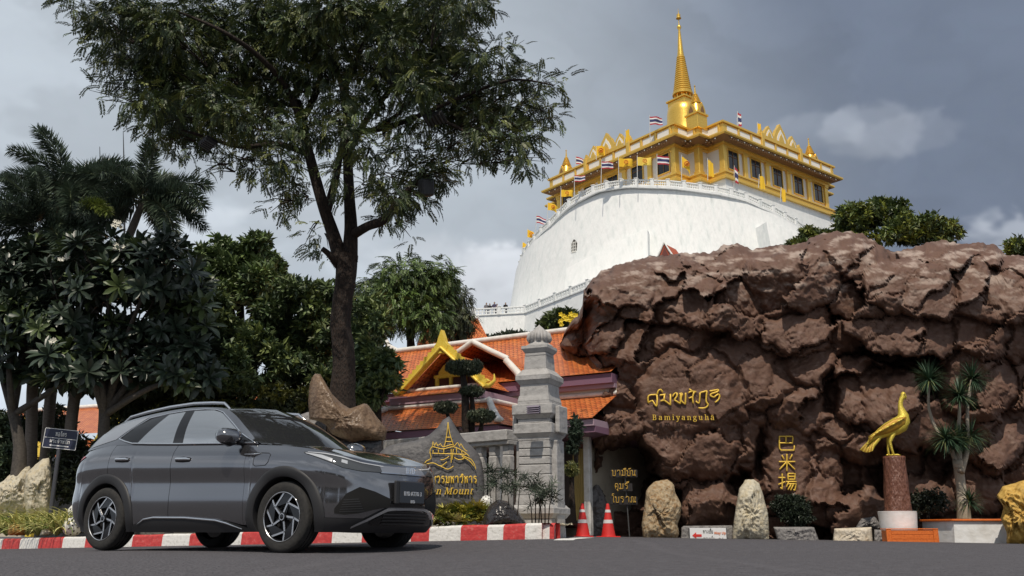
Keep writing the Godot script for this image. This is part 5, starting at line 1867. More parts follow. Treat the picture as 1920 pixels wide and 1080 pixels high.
		# wheel arch cladding and dark well
		for xa in WHEELS:
			rows = []
			for i in 37:
				var a := deg_to_rad(lerpf(-22.0, 202.0, i / 36.0))
				var row := PackedVector3Array()
				for q in [[0.385, -0.10], [0.385, 0.004], [0.392, 0.016], [0.43, 0.020], [0.465, 0.018], [0.488, 0.012], [0.492, -0.004]]:
					var px: float = xa + cos(a) * q[0]
					var py: float = maxf(0.345 + sin(a) * q[0], 0.20)
					var p := body(t_of(px), v_of(t_of(px), py))
					row.append(Vector3(px, py, (p.z + q[1]) * sd))
				rows.append(row)
			put("wheel_arch", Shape.new().grid(rows, false, Vector3(0, 0, sd)), clad, o)
			var ws := Shape.new()
			rows = []
			for q in [[0.40, 0.88], [0.42, 0.55], [0.0, 0.55]]:
				var row := PackedVector3Array()
				for i in 25:
					var a := deg_to_rad(lerpf(0.0, 180.0, i / 24.0))
					row.append(Vector3(xa + cos(a) * q[0], 0.345 + sin(a) * q[0], q[1] * sd))
				rows.append(row)
			put("wheel_well", ws.grid(rows, false, Vector3(0, -1, sd)), gap, o)
		# mirror
		s = Shape.new()
		var mc := Vector3(0.66, 1.155, 1.03 * sd)
		s.tube([mc + Vector3(0.0, 0, -0.155 * sd), mc + Vector3(0.0, 0, -0.12 * sd), mc + Vector3(0.0, 0.004, -0.04 * sd), mc + Vector3(-0.012, 0.002, 0.06 * sd), mc + Vector3(-0.02, -0.004, 0.105 * sd), mc + Vector3(-0.022, -0.006, 0.118 * sd)], [0.02, 0.07, 0.088, 0.08, 0.05, 0.01], 16, 1.25)
		var mi := put("wing_mirror", s, paint, o)
		s = Shape.new()
		s.tube([mc + Vector3(0.0, -0.045, -0.12 * sd), mc + Vector3(0.0, -0.066, -0.02 * sd), mc + Vector3(-0.01, -0.055, 0.07 * sd)], [0.03, 0.042, 0.02], 10, 1.6)
		s.tube([mc + Vector3(0.05, -0.07, -0.24 * sd), mc + Vector3(0.03, -0.05, -0.12 * sd)], [0.035, 0.03], 8)
		put("mirror_foot", s, gloss, mi)
		# charging flap outline and badge on the wing
		s = Shape.new()
		path = []
		for q in [[0.93, 0.985], [1.13, 0.972], [1.16, 0.955], [1.15, 0.88], [1.12, 0.85], [0.985, 0.845], [0.95, 0.862], [0.945, 0.94], [0.97, 0.978]]: path.append(on_body(t_of(q[0]), q[1], 0.0015) * Vector3(1, 1, sd))
		s.tube(path, [0.0035], 5)
		put("charging_flap_line", s, gap, o)
		s = Shape.new()
		path = []
		for q in [[0.80, 0.972], [0.95, 0.966], [1.03, 0.974]]: path.append(on_body(t_of(q[0]), q[1], 0.006) * Vector3(1, 1, sd))
		s.tube(path, [0.003, 0.012, 0.003], 6)
		put("wing_badge", s, chrome, o)
	# underside
	var us := Shape.new()
	us.box(Vector3(0.0, 0.30, 0), Vector3(4.0, 0.2, 1.1), 0.03)
	us.box(Vector3(0.0, 0.32, 0), Vector3(1.75, 0.22, 1.68), 0.03)
	put("underbody", us, gap, o)
	# number plate with its lettering
	var plate := put("number_plate", Shape.new().box(Vector3(2.268, 0.585, 0), Vector3(0.02, 0.215, 0.42), 0.008), gloss, o)
	put("plate_frame", Shape.new().box(Vector3(2.252, 0.585, 0.03), Vector3(0.03, 0.232, 0.48), 0.01), clad, o)
	for q in [["BYD ATTO 3", 0.30, 0.575], ["BYD", 0.07, 0.497]]:
		var n := latin(q[0], 0, 0, q[1], 0, Vector3.ZERO, 1.0, lampw, plate, "Droid Sans")
		n.mesh.depth = 0.004
		n.transform = Transform3D(Basis(Vector3.UP, PI / 2), Vector3(2.281, q[2], 0))
	var em := latin("BYD", 0, 0, 0.15, 0, Vector3.ZERO, 1.0, chrome, o, "Droid Sans")
	em.name = "bonnet_emblem"
	em.mesh.depth = 0.006
	em.transform = Transform3D(Basis(Vector3.UP, PI / 2), Vector3(2.243, 0.807, 0))
	# wheels
	var first: Node3D = null
	for xa in WHEELS:
		for sd in [1, -1]:
			var w: Node3D
			if first == null:
				w = wheel(rubber, alloy, gloss, clad)
				first = w
			else:
				w = first.duplicate()
			o.add_child(w, true)
			w.position = Vector3(xa, 0.345, 0.795 * sd)
			w.rotation = Vector3(0, 0.0 if sd > 0 else PI, 0.5 * xa)
			if w != first: w.name = "wheel"

func wheel(rubber: Material, alloy: Material, gloss: Material, clad: Material) -> Node3D:
	var w := Node3D.new()
	w.name = "wheel"
	var turn := Transform3D(Basis(Vector3.RIGHT, PI / 2), Vector3.ZERO)
	var s := Shape.new()
	s.xf = turn
	s.lathe([Vector2(0.236, -0.10), Vector2(0.245, -0.112), Vector2(0.30, -0.120), Vector2(0.330, -0.106), Vector2(0.3435, -0.088), Vector2(0.346, -0.03), Vector2(0.346, 0.03), Vector2(0.3435, 0.088), Vector2(0.330, 0.106), Vector2(0.30, 0.120), Vector2(0.245, 0.112), Vector2(0.236, 0.10)], 64, Vector3.ZERO, false)
	put("tyre", s, rubber, w)
	s = Shape.new()
	s.xf = turn
	for k in 3:
		s.lathe([Vector2(0.347, -0.052 + k * 0.045), Vector2(0.347, -0.044 + k * 0.045)], 64)
	put("tread_groove", s, gloss, w)
	s = Shape.new()
	s.xf = turn
	s.lathe([Vector2(0.238, 0.104), Vector2(0.244, 0.110), Vector2(0.240, 0.114), Vector2(0.229, 0.108), Vector2(0.222, 0.06), Vector2(0.215, -0.06), Vector2(0.0, -0.07)], 56)
	put("rim", s, gloss, w)
	s = Shape.new()
	s.xf = turn
	s.lathe([Vector2(0.2405, 0.1145), Vector2(0.236, 0.1165), Vector2(0.231, 0.112)], 56)
	put("rim_edge", s, alloy, w)
	s = Shape.new()
	s.xf = turn
	s.lathe([Vector2(0.15, 0.01), Vector2(0.15, 0.03), Vector2(0.06, 0.035), Vector2(0.0, 0.035)], 40)
	put("brake_disc", s, clad, w)
	for k in 5:
		var a := TAU * (k + 0.4) / 5.0
		var pt := func(r: float, deg: float) -> Vector2: return Vector2(cos(a + deg_to_rad(deg)), sin(a + deg_to_rad(deg))) * r
		var va: Vector2 = pt.call(0.146, 0)
		var sp_ := Shape.new()
		sp_.prism(PackedVector2Array([va, pt.call(0.232, -50), pt.call(0.234, -65), pt.call(0.232, -80), pt.call(0.146, -72)]), 0.070, 0.090)
		sp_.prism(PackedVector2Array([pt.call(0.03, 30), pt.call(0.15, 6), pt.call(0.15, -6), pt.call(0.03, -50)]), 0.068, 0.088)
		put("spoke", sp_, gloss, w)
		sp_ = Shape.new()
		for q in [[pt.call(0.042, 10), va], [va, pt.call(0.233, -50)], [va, pt.call(0.233, -8)]]:
			var d: Vector2 = (q[1] - q[0]).normalized()
			var n := Vector2(-d.y, d.x) * 0.0085
			sp_.prism(PackedVector2Array([q[0] - n - d * 0.004, q[1] - n, q[1] + n, q[0] + n - d * 0.004]), 0.088, 0.096)
		put("spoke_edge", sp_, alloy, w)
	s = Shape.new()
	s.xf = turn
	s.lathe([Vector2(0.045, 0.06), Vector2(0.045, 0.104), Vector2(0.038, 0.108), Vector2(0.0, 0.109)], 24)
	put("hub", s, gloss, w)
	s = Shape.new()
	s.xf = turn
	s.lathe([Vector2(0.032, 0.107), Vector2(0.034, 0.1105), Vector2(0.026, 0.1105)], 24)
	put("hub_ring", s, alloy, w)
	return w

# ---------------------------------------------------------------- things in the yard before the cave
func yard() -> void:
	var gold: Material = M["letter_gold"]
	var white := mottled("white_planter_paint", [lin(0.62, 0.61, 0.58), lin(0.78, 0.79, 0.79), lin(0.80, 0.81, 0.82)], 0.5, 0.6, 0.2, 71, 0.01)
	var orange := mottled("orange_paint", [lin(0.50, 0.10, 0.015), lin(0.66, 0.15, 0.02), lin(0.70, 0.18, 0.03)], 1.2, 0.55, 0.3, 72, 0.03)
	# traffic cones
	var cred := mat("cone_red", lin(0.58, 0.022, 0.018), 0.5)
	var cwhite := mat("cone_band", lin(0.62, 0.60, 0.60), 0.4)
	var cone: Node3D = null
	for q in [[1093, 1008.5, 19.6, "red traffic cone on the left, beside the gate pillar"], [1141, 1009, 19.6, "red traffic cone on the right, below the three lines of gold letters"]]:
		var p := at(q[0], q[1], q[2])
		if cone:
			twin(cone, q[3], p, 0.6)
			continue
		cone = thing("traffic_cone", q[3], "traffic cone", p, 0.2, "traffic cones by the cave")
		var s := Shape.new()
		s.box(Vector3(0, 0.02, 0), Vector3(0.37, 0.04, 0.37), 0.012)
		put("base", s, cred, cone)
		s = Shape.new()
		s.lathe([Vector2(0.15, 0.04), Vector2(0.145, 0.06), Vector2(0.03, 0.69), Vector2(0.022, 0.70), Vector2(0.0, 0.70)], 24)
		put("body", s, cred, cone)
		for b in [[0.30, 0.37], [0.52, 0.575]]:
			s = Shape.new()
			s.lathe([Vector2(lerpf(0.145, 0.03, (b[0] - 0.06) / 0.63) + 0.004, b[0]), Vector2(lerpf(0.145, 0.03, (b[1] - 0.06) / 0.63) + 0.004, b[1])], 24)
			put("reflective_band", s, cwhite, cone)
	# dark board with three lines of gold letters on a post
	var sb := thing("letter_sign", "three lines of dull gold letters held on a thin post in the dark cave mouth", "sign")
	var dark := mat("signboard_dark", lin(0.016, 0.013, 0.013), 0.7)
	var D := 20.7
	var s := Shape.new()
	for w in [893, 919, 944]:
		s = Shape.new()
		s.box(at(1170, w - 5, D), Vector3(0.60 if w != 919 else 0.38, 0.17, 0.02), 0.005)
		put("letter_backing", s, dark, sb)
	s = Shape.new()
	s.tube([at(1171, 884, D + 0.05), at(1181, 1013, D + 0.05)], [0.016], 8)
	put("post", s, mat("post_grey", lin(0.09, 0.09, 0.09), 0.5, 0.4), sb)
	var on := func(u: float, w: float) -> Vector3: return at(u, w, D - 0.028)
	var dg := mat("dull_gold", lin(0.50, 0.31, 0.05), 0.45, 0.15)
	thai("\u0E1A\u0E32\u0E21\u0E35\u0E22\u0E31\u0E19", 1147, 892, 46, 10.5, on, 0.009, dg, sb)
	thai("\u0E14\u0E38\u0E21\u0E23\u0E35", 1152, 917, 28, 10.5, on, 0.009, dg, sb)
	thai("\u0E42\u0E1A\u0E23\u0E32\u0E13", 1146, 942, 46, 11.0, on, 0.009, dg, sb)
	# white arrow sign
	var ws := thing("arrow_sign", "small white sign with a red left arrow between two standing stones", "sign")
	D = 20.1
	s = Shape.new()
	s.box(at(1327.5, 1003, D), Vector3(69.0 / 1760 * D, 26.0 / 1822 * D, 0.03), 0.004)
	put("board", s, mat("sign_white", lin(0.74, 0.74, 0.74), 0.5), ws)
	s = Shape.new()
	for q in [[1292.5, 1003, 0.02, 0.30], [1362.5, 1003, 0.02, 0.30]]: s.box(at(q[0], q[1] + 1, D), Vector3(q[2], q[3], 0.034))
	put("frame_post", s, M["post_grey"], ws)
	s = Shape.new()
	var ac := at(1298, 1004, D - 0.018)
	s.xf = Transform3D(Basis(), ac)
	s.prism(PackedVector2Array([Vector2(0, 0), Vector2(0.085, 0.065), Vector2(0.085, 0.025), Vector2(0.20, 0.025), Vector2(0.20, -0.025), Vector2(0.085, -0.025), Vector2(0.085, -0.065)]), 0.0, 0.006)
	put("arrow", s, mat("arrow_red", lin(0.62, 0.03, 0.02), 0.5), ws)
	on = func(u: float, w: float) -> Vector3: return at(u, w, D - 0.018)
	var ink := mat("sign_ink", lin(0.02, 0.02, 0.02), 0.6)
	thai("\u0E17\u0E32\u0E07\u0E02\u0E36\u0E49\u0E19", 1318, 1000, 19, 5.5, on, 0.005, ink, ws)
	thai("\u0E17\u0E32\u0E07\u0E02\u0E36\u0E49\u0E19", 1319, 1012, 22, 4.5, on, 0.004, mat("faded_ink", lin(0.3, 0.29, 0.29), 0.6), ws)
	latin("Way Up", 0, 0, 22, 0, at(1350, 999.5, D - 0.02), 1760 / D, orange, ws, "Droid Sans").mesh.depth = 0.006
	latin("B.I.", 0, 0, 10, 0, at(1353, 1011, D - 0.02), 1760 / D, M["faded_ink"], ws, "Droid Serif").mesh.depth = 0.006
	# white tub, log and golden bird
	D = 20.0
	var z := func(zx: float, zy: float, out: float) -> Vector3: return at(1580.0 + zx / 2.841, 660.0 + zy / 2.841, D - out)
	var base: Vector3 = z.call(300, 948, 0)
	s = Shape.new()
	var k := 1.0 / 2.841 / 1760.0 * D
	s.lathe([Vector2(90 * k, -0.35), Vector2(92 * k, 0.0), Vector2(98 * k, 0.36), Vector2(99 * k, 0.38), Vector2(94 * k, 0.385), Vector2(90 * k, 0.36), Vector2(0, 0.34)], 40)
	solo("round_tub", s, white, "round white tub at the foot of the brown log pedestal", "tub", base)
	var bark := mottled("log_bark", [lin(0.05, 0.02, 0.012), lin(0.13, 0.05, 0.032), lin(0.19, 0.085, 0.055), lin(0.09, 0.035, 0.022)], 0.7, 0.4, 1.2, 73, 0.03)
	bark.uv1_scale = Vector3(1.4, 0.4, 1.4)
	s = Shape.new()
	var rows: Array = []
	for i in 30:
		var t := i / 29.0
		var p: Vector3 = z.call(lerpf(296, 273, t), lerpf(862, 556, t), 0)
		var row := PackedVector3Array()
		for j in 40:
			var a := TAU * j / 40.0
			var r := lerpf(70, 55, pow(t, 0.8)) * k * (1.0 + 0.05 * noise.get_noise_2d(cos(a) * 120.0 + t * 60.0, sin(a) * 120.0) + 0.045 * sin(a * 9.0 + 5.0 * noise.get_noise_2d(t * 200.0, a * 20.0)))
			row.append(p + Vector3(cos(a) * r, 0, sin(a) * r))
		rows.append(row)
	rows.append(PackedVector3Array(rows[29]))
	for j in 40: rows[30][j] = z.call(273, 555, 0)
	s.grid(rows, true)
	solo("log_pedestal", s, bark, "brown tree trunk pedestal under the golden bird", "pedestal")
	bird(z, k)
	# orange box
	var ob := thing("orange_box", "low orange wooden box in front of the white planter", "box")
	D = 19.3
	s = Shape.new()
	var bc := at(1711, 1007, D)
	var bw := 98.0 / 1760 * D
	var bh := 28.0 / 1822 * D
	s.box(bc + Vector3(0, 0, -0.14), Vector3(bw - 0.03, bh - 0.02, 0.26))
	put("case", s, orange, ob)
	for i in 3:
		s = Shape.new()
		s.box(bc + Vector3(0, (i - 1) * bh * 0.3, 0.0), Vector3(bw - 0.22, bh * 0.285, 0.022), 0.005)
		put("plank", s, orange, ob)
	for q in [-1, 1]:
		s = Shape.new()
		s.box(bc + Vector3(q * (bw * 0.5 - 0.055), 0, 0.004), Vector3(0.105, bh, 0.03), 0.005)
		put("side_board", s, orange, ob)
	s = Shape.new()
	s.box(bc + Vector3(0, bh * 0.5 + 0.012, -0.13), Vector3(bw, 0.022, 0.31), 0.004)
	put("lid", s, orange, ob)
	# white faceted planter with an orange rim
	var wp := thing("white_planter", "white faceted planter with orange rim holding the spiky dracaena", "planter")
	var plan := [[1731, 20.6], [1790, 19.5], [1889, 19.35], [1915, 20.6], [1880, 21.4], [1760, 21.5]]
	var low: Array = []
	var top: Array = []
	for q in plan:
		var b2 := at(q[0], 1022, q[1])
		var t2 := at(q[0] + (-2 if q[0] < 1800 else 0), 976, q[1])
		low.append(Vector3(b2.x, -0.2, b2.z))
		top.append(Vector3(t2.x, at(1800, 977, 19.5).y, t2.z))
	s = Shape.new()
	var mid := Vector3.ZERO
	for p in top: mid += p / 6.0
	for i in 6:
		var j := (i + 1) % 6
		s.quad(low[i], low[j], top[j], top[i], (top[i] + top[j]) * 0.5 - mid)
		s.tri(top[i], top[j], mid, Vector3.UP)
	put("bowl", s, white, wp)
	s = Shape.new()
	for i in 6:
		var j := (i + 1) % 6
		var e: Vector3 = top[j] - top[i]
		s.box((top[i] + top[j]) * 0.5 + Vector3(0, 0.02, 0), Vector3(e.length() + 0.05, 0.045, 0.1), 0.01, Basis(Vector3.UP, atan2(-e.z, e.x)))
	put("rim", s, orange, wp)
	s = Shape.new()
	var top2: Array = []
	for p in top: top2.append(mid + (p - mid) * 0.93 + Vector3(0, 0.035, 0))
	for i in 6: s.tri(top2[i], top2[(i + 1) % 6], mid + Vector3(0, 0.06, 0), Vector3.UP)
	put("soil", s, M["bed_gravel"], wp)
	dracaena(z)
	# blue road sign at the left
	var bs := thing("blue_sign", "dark blue sign with white letters and a left arrow on a leaning grey post", "sign")
	D = 19.5
	var a0 := at(80, 838.5, D)
	var ax := at(143, 845, D) - a0
	var ay := at(85, 801.5, D) - a0
	var az := ax.normalized().cross(ay.normalized())
	s = Shape.new()
	s.xf = Transform3D(Basis(ax.normalized(), (ay - ax.normalized() * ay.dot(ax.normalized()) * 0.5).normalized(), az), a0 + (ax + ay) * 0.5)
	s.box(Vector3.ZERO, Vector3(ax.length(), ay.length(), 0.02), 0.004)
	put("board", s, mat("sign_blue", lin(0.022, 0.027, 0.06), 0.45), bs)
	var x0 := s.xf
	s = Shape.new()
	s.xf = x0
	for q in [[0, 0.5], [0, -0.5]]: s.box(Vector3(0, q[1] * (ay.length() - 0.014), 0.013), Vector3(ax.length() - 0.02, 0.012, 0.006))
	for q in [-0.5, 0.5]: s.box(Vector3(q * (ax.length() - 0.014), 0, 0.013), Vector3(0.012, ay.length() - 0.03, 0.006))
	put("border", s, M["sign_white"], bs)
	s = Shape.new()
	s.xf = x0
	s.box(Vector3(0, 0.01, 0.013), Vector3(ax.length() - 0.04, 0.011, 0.005))
	put("dividing_line", s, M["sign_white"], bs)
	s = Shape.new()
	s.xf = x0
	s.prism(PackedVector2Array([Vector2(-0.22, -0.145), Vector2(-0.17, -0.118), Vector2(-0.17, -0.135), Vector2(0.2, -0.135), Vector2(0.2, -0.158), Vector2(-0.17, -0.158), Vector2(-0.17, -0.172)]), 0.010, 0.015)
	put("arrow", s, M["sign_white"], bs)
	on = func(u: float, w: float) -> Vector3: return x0 * Vector3(u, w, 0.014)
	var th := func(u: float, w: float) -> Vector3: return x0 * Vector3(u, -w, 0.014)
	thai("\u0E2B\u0E2D\u0E44\u0E15\u0E23", -0.12, -0.055, 0.25, 0.075, th, 0.0075, M["sign_white"], bs)
	thai("\u0E1E\u0E23\u0E30\u0E15\u0E33\u0E2B\u0E19\u0E31\u0E01", -0.22, 0.095, 0.44, 0.065, th, 0.0075, M["sign_white"], bs)
	s = Shape.new()
	var pp := at(111, 842, D + 0.03)
	var pq := at(94, 968, D + 0.03)
	s.tube([pp, pq], [0.045], 10)
	put("post", s, mat("post_blue_grey", lin(0.07, 0.072, 0.085), 0.5, 0.3), bs)
	# white balls with black dots
	var ball_m := mat("ball_white", lin(0.66, 0.65, 0.62), 0.4)
	for q in [[136, 988, 18.7, 18.0, "white ball with black dots by the kerb behind the car"], [146, 962, 19.4, 18.8, "second dotted white ball half hidden behind the car tail"], [912, 942, 13.9, 13.0, "dotted white ball between sign stone and dark stone mound"]]:
		var r: float = q[3] / 1780.0 * q[2]
		var bo := thing("dotted_ball", q[4], "ornamental ball", at(q[0], q[1], q[2]), rng.randf() * 6.0, "dotted white balls in the planting bed")
		s = Shape.new()
		rows = []
		for i in 17:
			var a := PI * i / 16.0
			rows.append(s._ring(Vector3(0, cos(a) * r, 0), Vector3.RIGHT, Vector3.BACK, maxf(sin(a) * r, 0.0001), 28, 1.0))
		s.grid(rows, true)
		put("ball", s, ball_m, bo)
		var nd := 46
		for i in nd:
			var y := 1.0 - 2.0 * (i + 0.5) / nd
			var a := i * 2.39996
			var n := Vector3(cos(a) * sqrt(1 - y * y), y, sin(a) * sqrt(1 - y * y))
			s = Shape.new()
			s.xf = Transform3D(Basis(Quaternion(Vector3.UP, n)), n * (r - 0.003))
			var rd: float = r * (0.10 if i % 3 else 0.075)
			s.lathe([Vector2(rd, 0), Vector2(rd * 0.9, 0.007), Vector2(0, 0.008)], 10)
			put("dot", s, ink, bo)

func bird(z: Callable, k: float) -> void:
	var gold := mottled("bird_gold", [lin(0.30, 0.19, 0.015), lin(0.60, 0.46, 0.05), lin(0.72, 0.58, 0.10), lin(0.50, 0.35, 0.03)], 2.6, 0.4, 1.6, 75, 0.07)
	gold.metallic = 0.35
	var aged := mottled("bird_aged_gold", [lin(0.16, 0.075, 0.01), lin(0.42, 0.23, 0.02), lin(0.56, 0.38, 0.04)], 3.0, 0.45, 1.2, 77, 0.06)
	aged.metallic = 0.3
	var o := thing("golden_bird", "golden peafowl statue standing on the brown log pedestal", "statue")
	var s := Shape.new()
	var q := [[319, 212, 3], [321, 217, 11], [323, 228, 15], [322, 238, 15], [314, 250, 12.5], [308, 268, 12], [308, 290, 14], [314, 312, 20], [322, 335, 29], [322, 360, 39], [305, 385, 46], [275, 402, 45], [240, 415, 38], [205, 432, 28], [175, 450, 19], [150, 470, 12], [130, 492, 6]]
	var path: Array = []
	var rad: Array = []
	for p in q:
		path.append(z.call(p[0], p[1], 0))
		rad.append(p[2] * k)
	s.tube(path, rad, 20, 0.8)
	put("body", s, gold, o)
	s = Shape.new()
	s.tube([z.call(328, 228, 0), z.call(336, 238, 0), z.call(339, 252, 0)], [8 * k, 6 * k, 1 * k], 8)
	put("beak", s, gold, o)
	for sd in [1, -1]:
		s = Shape.new()
		s.tube([z.call(327, 226, sd * 12 * k), z.call(327, 226, sd * 15.5 * k)], [3.2 * k], 8)
		put("eye", s, M["sign_ink"], o)
	for sd in [1, -1]:
		var wing := put("wing", _wing_base(z, k, sd), aged, o)
		# feathers in overlapping rows, the long ones lowest
		for r in 6:
			var n := 5 + r
			for i in n:
				var t := (i + 0.5) / n
				var a := Vector2(lerpf(340, 262, t) - r * 17.0, lerpf(345, 362, t) + r * 9.0 + t * 26.0)
				var l := 40.0 + r * 12.0
				var d := Vector2(-0.87, 0.40 + 0.12 * t).normalized()
				var b := a + d * l
				if b.x < 138: b.x = 138
				s = Shape.new()
				var out := (50.0 - r * 4.2 - absf(t - 0.4) * 16.0 + (2.5 if i % 2 else 0.0)) * k
				s.tube([z.call(a.x, a.y, sd * out), z.call(lerpf(a.x, b.x, 0.55), lerpf(a.y, b.y, 0.55), sd * (out + 1.5 * k)), z.call(b.x, b.y, sd * (out - 8.0 * k))], [4.0 * k, 5.4 * k, 1.2 * k], 6, 0.9)
				put("feather", s, gold if (i + r) % 2 else aged, wing)
	for i in 13:
		var t := i / 12.0
		s = Shape.new()
		var e := Vector2(lerpf(92, 158, t), lerpf(522, 528, t) + sin(t * PI) * 10.0)
		s.tube([z.call(185 + 22 * t, 440 + t * 10, (t - 0.5) * 20 * k), z.call(lerpf(180, e.x, 0.6), lerpf(450, e.y, 0.6), (t - 0.5) * 60 * k), z.call(e.x, e.y, (t - 0.5) * 90 * k)], [7 * k, 9 * k, 2 * k], 6, 0.4)
		put("tail_feather", s, aged if i % 3 else gold, o)
	for g in [[[272, 425], [252, 478], [262, 520], [272, 548], 10], [[250, 420], [243, 470], [242, 515], [246, 550], -14]]:
		s = Shape.new()
		s.tube([z.call(g[0][0], g[0][1], g[4] * k), z.call(g[1][0], g[1][1], g[4] * k), z.call(g[2][0], g[2][1], g[4] * k), z.call(g[3][0], g[3][1], g[4] * k)], [17 * k, 9 * k, 6.5 * k, 6.5 * k], 10)
		put("leg", s, gold, o)
		for ang in [-0.5, 0.0, 0.5, PI]:
			s = Shape.new()
			var f: Vector3 = z.call(g[3][0], 549, g[4] * k)
			var dirn := Vector3(cos(ang), 0, sin(ang))
			var l := (34.0 if ang < 2.0 else 16.0) * k
			s.tube([f, f + dirn * l * 0.6 + Vector3(0, 0.004, 0), f + dirn * l + Vector3(0, -0.008, 0)], [6 * k, 5 * k, 1.5 * k], 6)
			put("toe", s, gold, o)

func _wing_base(z: Callable, k: float, sd: int) -> Shape:
	var s := Shape.new()
	s.tube([z.call(338, 348, sd * 26 * k), z.call(318, 368, sd * 30 * k), z.call(280, 388, sd * 30 * k), z.call(235, 410, sd * 26 * k), z.call(195, 430, sd * 18 * k), z.call(165, 448, sd * 12 * k)], [6 * k, 24 * k, 30 * k, 26 * k, 17 * k, 4 * k], 14, 0.5)
	return s

func blade(s: Shape, p: Vector3, dir: Vector3, len: float, w: float, droop: float, seg := 3) -> void:
	var side := dir.cross(Vector3.UP).normalized()
	var rows: Array = []
	var pos := p
	var d := dir
	for i in seg + 1:
		var t := i / float(seg)
		var ww := w * (1.0 - pow(t, 1.6)) * (0.6 + 0.4 * minf(1.0, t * 4.0)) + 0.0005
		var up := side.cross(d).normalized()
		rows.append(PackedVector3Array([pos - side * ww, pos + up * ww * 0.25, pos + side * ww]))
		pos += d * len / seg
		d = (d + Vector3(0, -droop / seg, 0)).normalized()
	s.grid(rows, false, Vector3.UP)

func dracaena(z: Callable) -> void:
	var bark := mottled("pale_bark", [lin(0.16, 0.13, 0.10), lin(0.32, 0.27, 0.21), lin(0.40, 0.35, 0.28), lin(0.2, 0.16, 0.12)], 2.0, 0.85, 1.0, 76, 0.03)
	bark.uv1_scale = Vector3(2, 5, 2)
	var leaf := mat("spiky_leaf", Color.WHITE, 0.45)
	leaf.vertex_color_use_as_albedo = true
	leaf.backlight_enabled = true
	leaf.backlight = Color(0.2, 0.2, 0.2)
	var o := thing("dracaena_tree", "tall spiky dracaena with several leafy heads in the white planter", "tree")
	var k := 1.0 / 2.841 / 1760.0 * 20.2
	for l in [[[[648, 890], [640, 800], [628, 700], [618, 620], [612, 580]], [36, 30, 25, 26, 26]], [[[612, 600], [590, 545], [560, 490], [545, 455]], [18, 13, 11, 9]], [[[560, 500], [510, 430], [478, 370], [458, 300], [456, 240], [462, 150]], [10, 10, 9, 8, 7, 7]], [[[618, 620], [620, 520], [616, 420], [622, 330], [622, 240]], [20, 14, 11, 9, 8]], [[[630, 640], [655, 560], [672, 480], [664, 380], [664, 290], [686, 150]], [18, 14, 11, 9, 9, 7]], [[[646, 860], [662, 820], [672, 790]], [24, 16, 10]]]:
		var s := Shape.new()
		var path: Array = []
		var rad: Array = []
		for i in l[0].size():
			path.append(z.call(l[0][i][0], l[0][i][1], 0.10 * sin(i * 1.7 + l[0][0][0])))
			rad.append(l[1][i] * k)
		s.tube(path, rad, 10)
		put("trunk" if l[1][0] > 30 else "branch", s, bark, o)
	for h in [[460, 140, 118, 0.2], [690, 135, 118, -0.15], [622, 225, 118, 0.3], [550, 455, 122, 0.35], [682, 440, 125, -0.1], [672, 788, 84, 0.1], [615, 470, 110, 0.2]]:
		var s := Shape.new()
		var c: Vector3 = z.call(h[0], h[1], h[3])
		for i in 210:
			var y := rng.randf_range(-0.6, 1.0)
			var a := rng.randf() * TAU
			var d := Vector3(cos(a) * sqrt(1 - y * y), y, sin(a) * sqrt(1 - y * y))
			var kk := rng.randf_range(0.7, 1.3)
			s.col = Color(0.040, 0.078, 0.042) * kk if rng.randf() < 0.85 else Color(0.13, 0.15, 0.06) * kk
			blade(s, c - Vector3(0, 0.05, 0), d, h[2] * k * rng.randf_range(0.85, 1.25), 0.016, 0.75)
		put("leaf_head", s, leaf, o).set_meta("kind", "stuff")

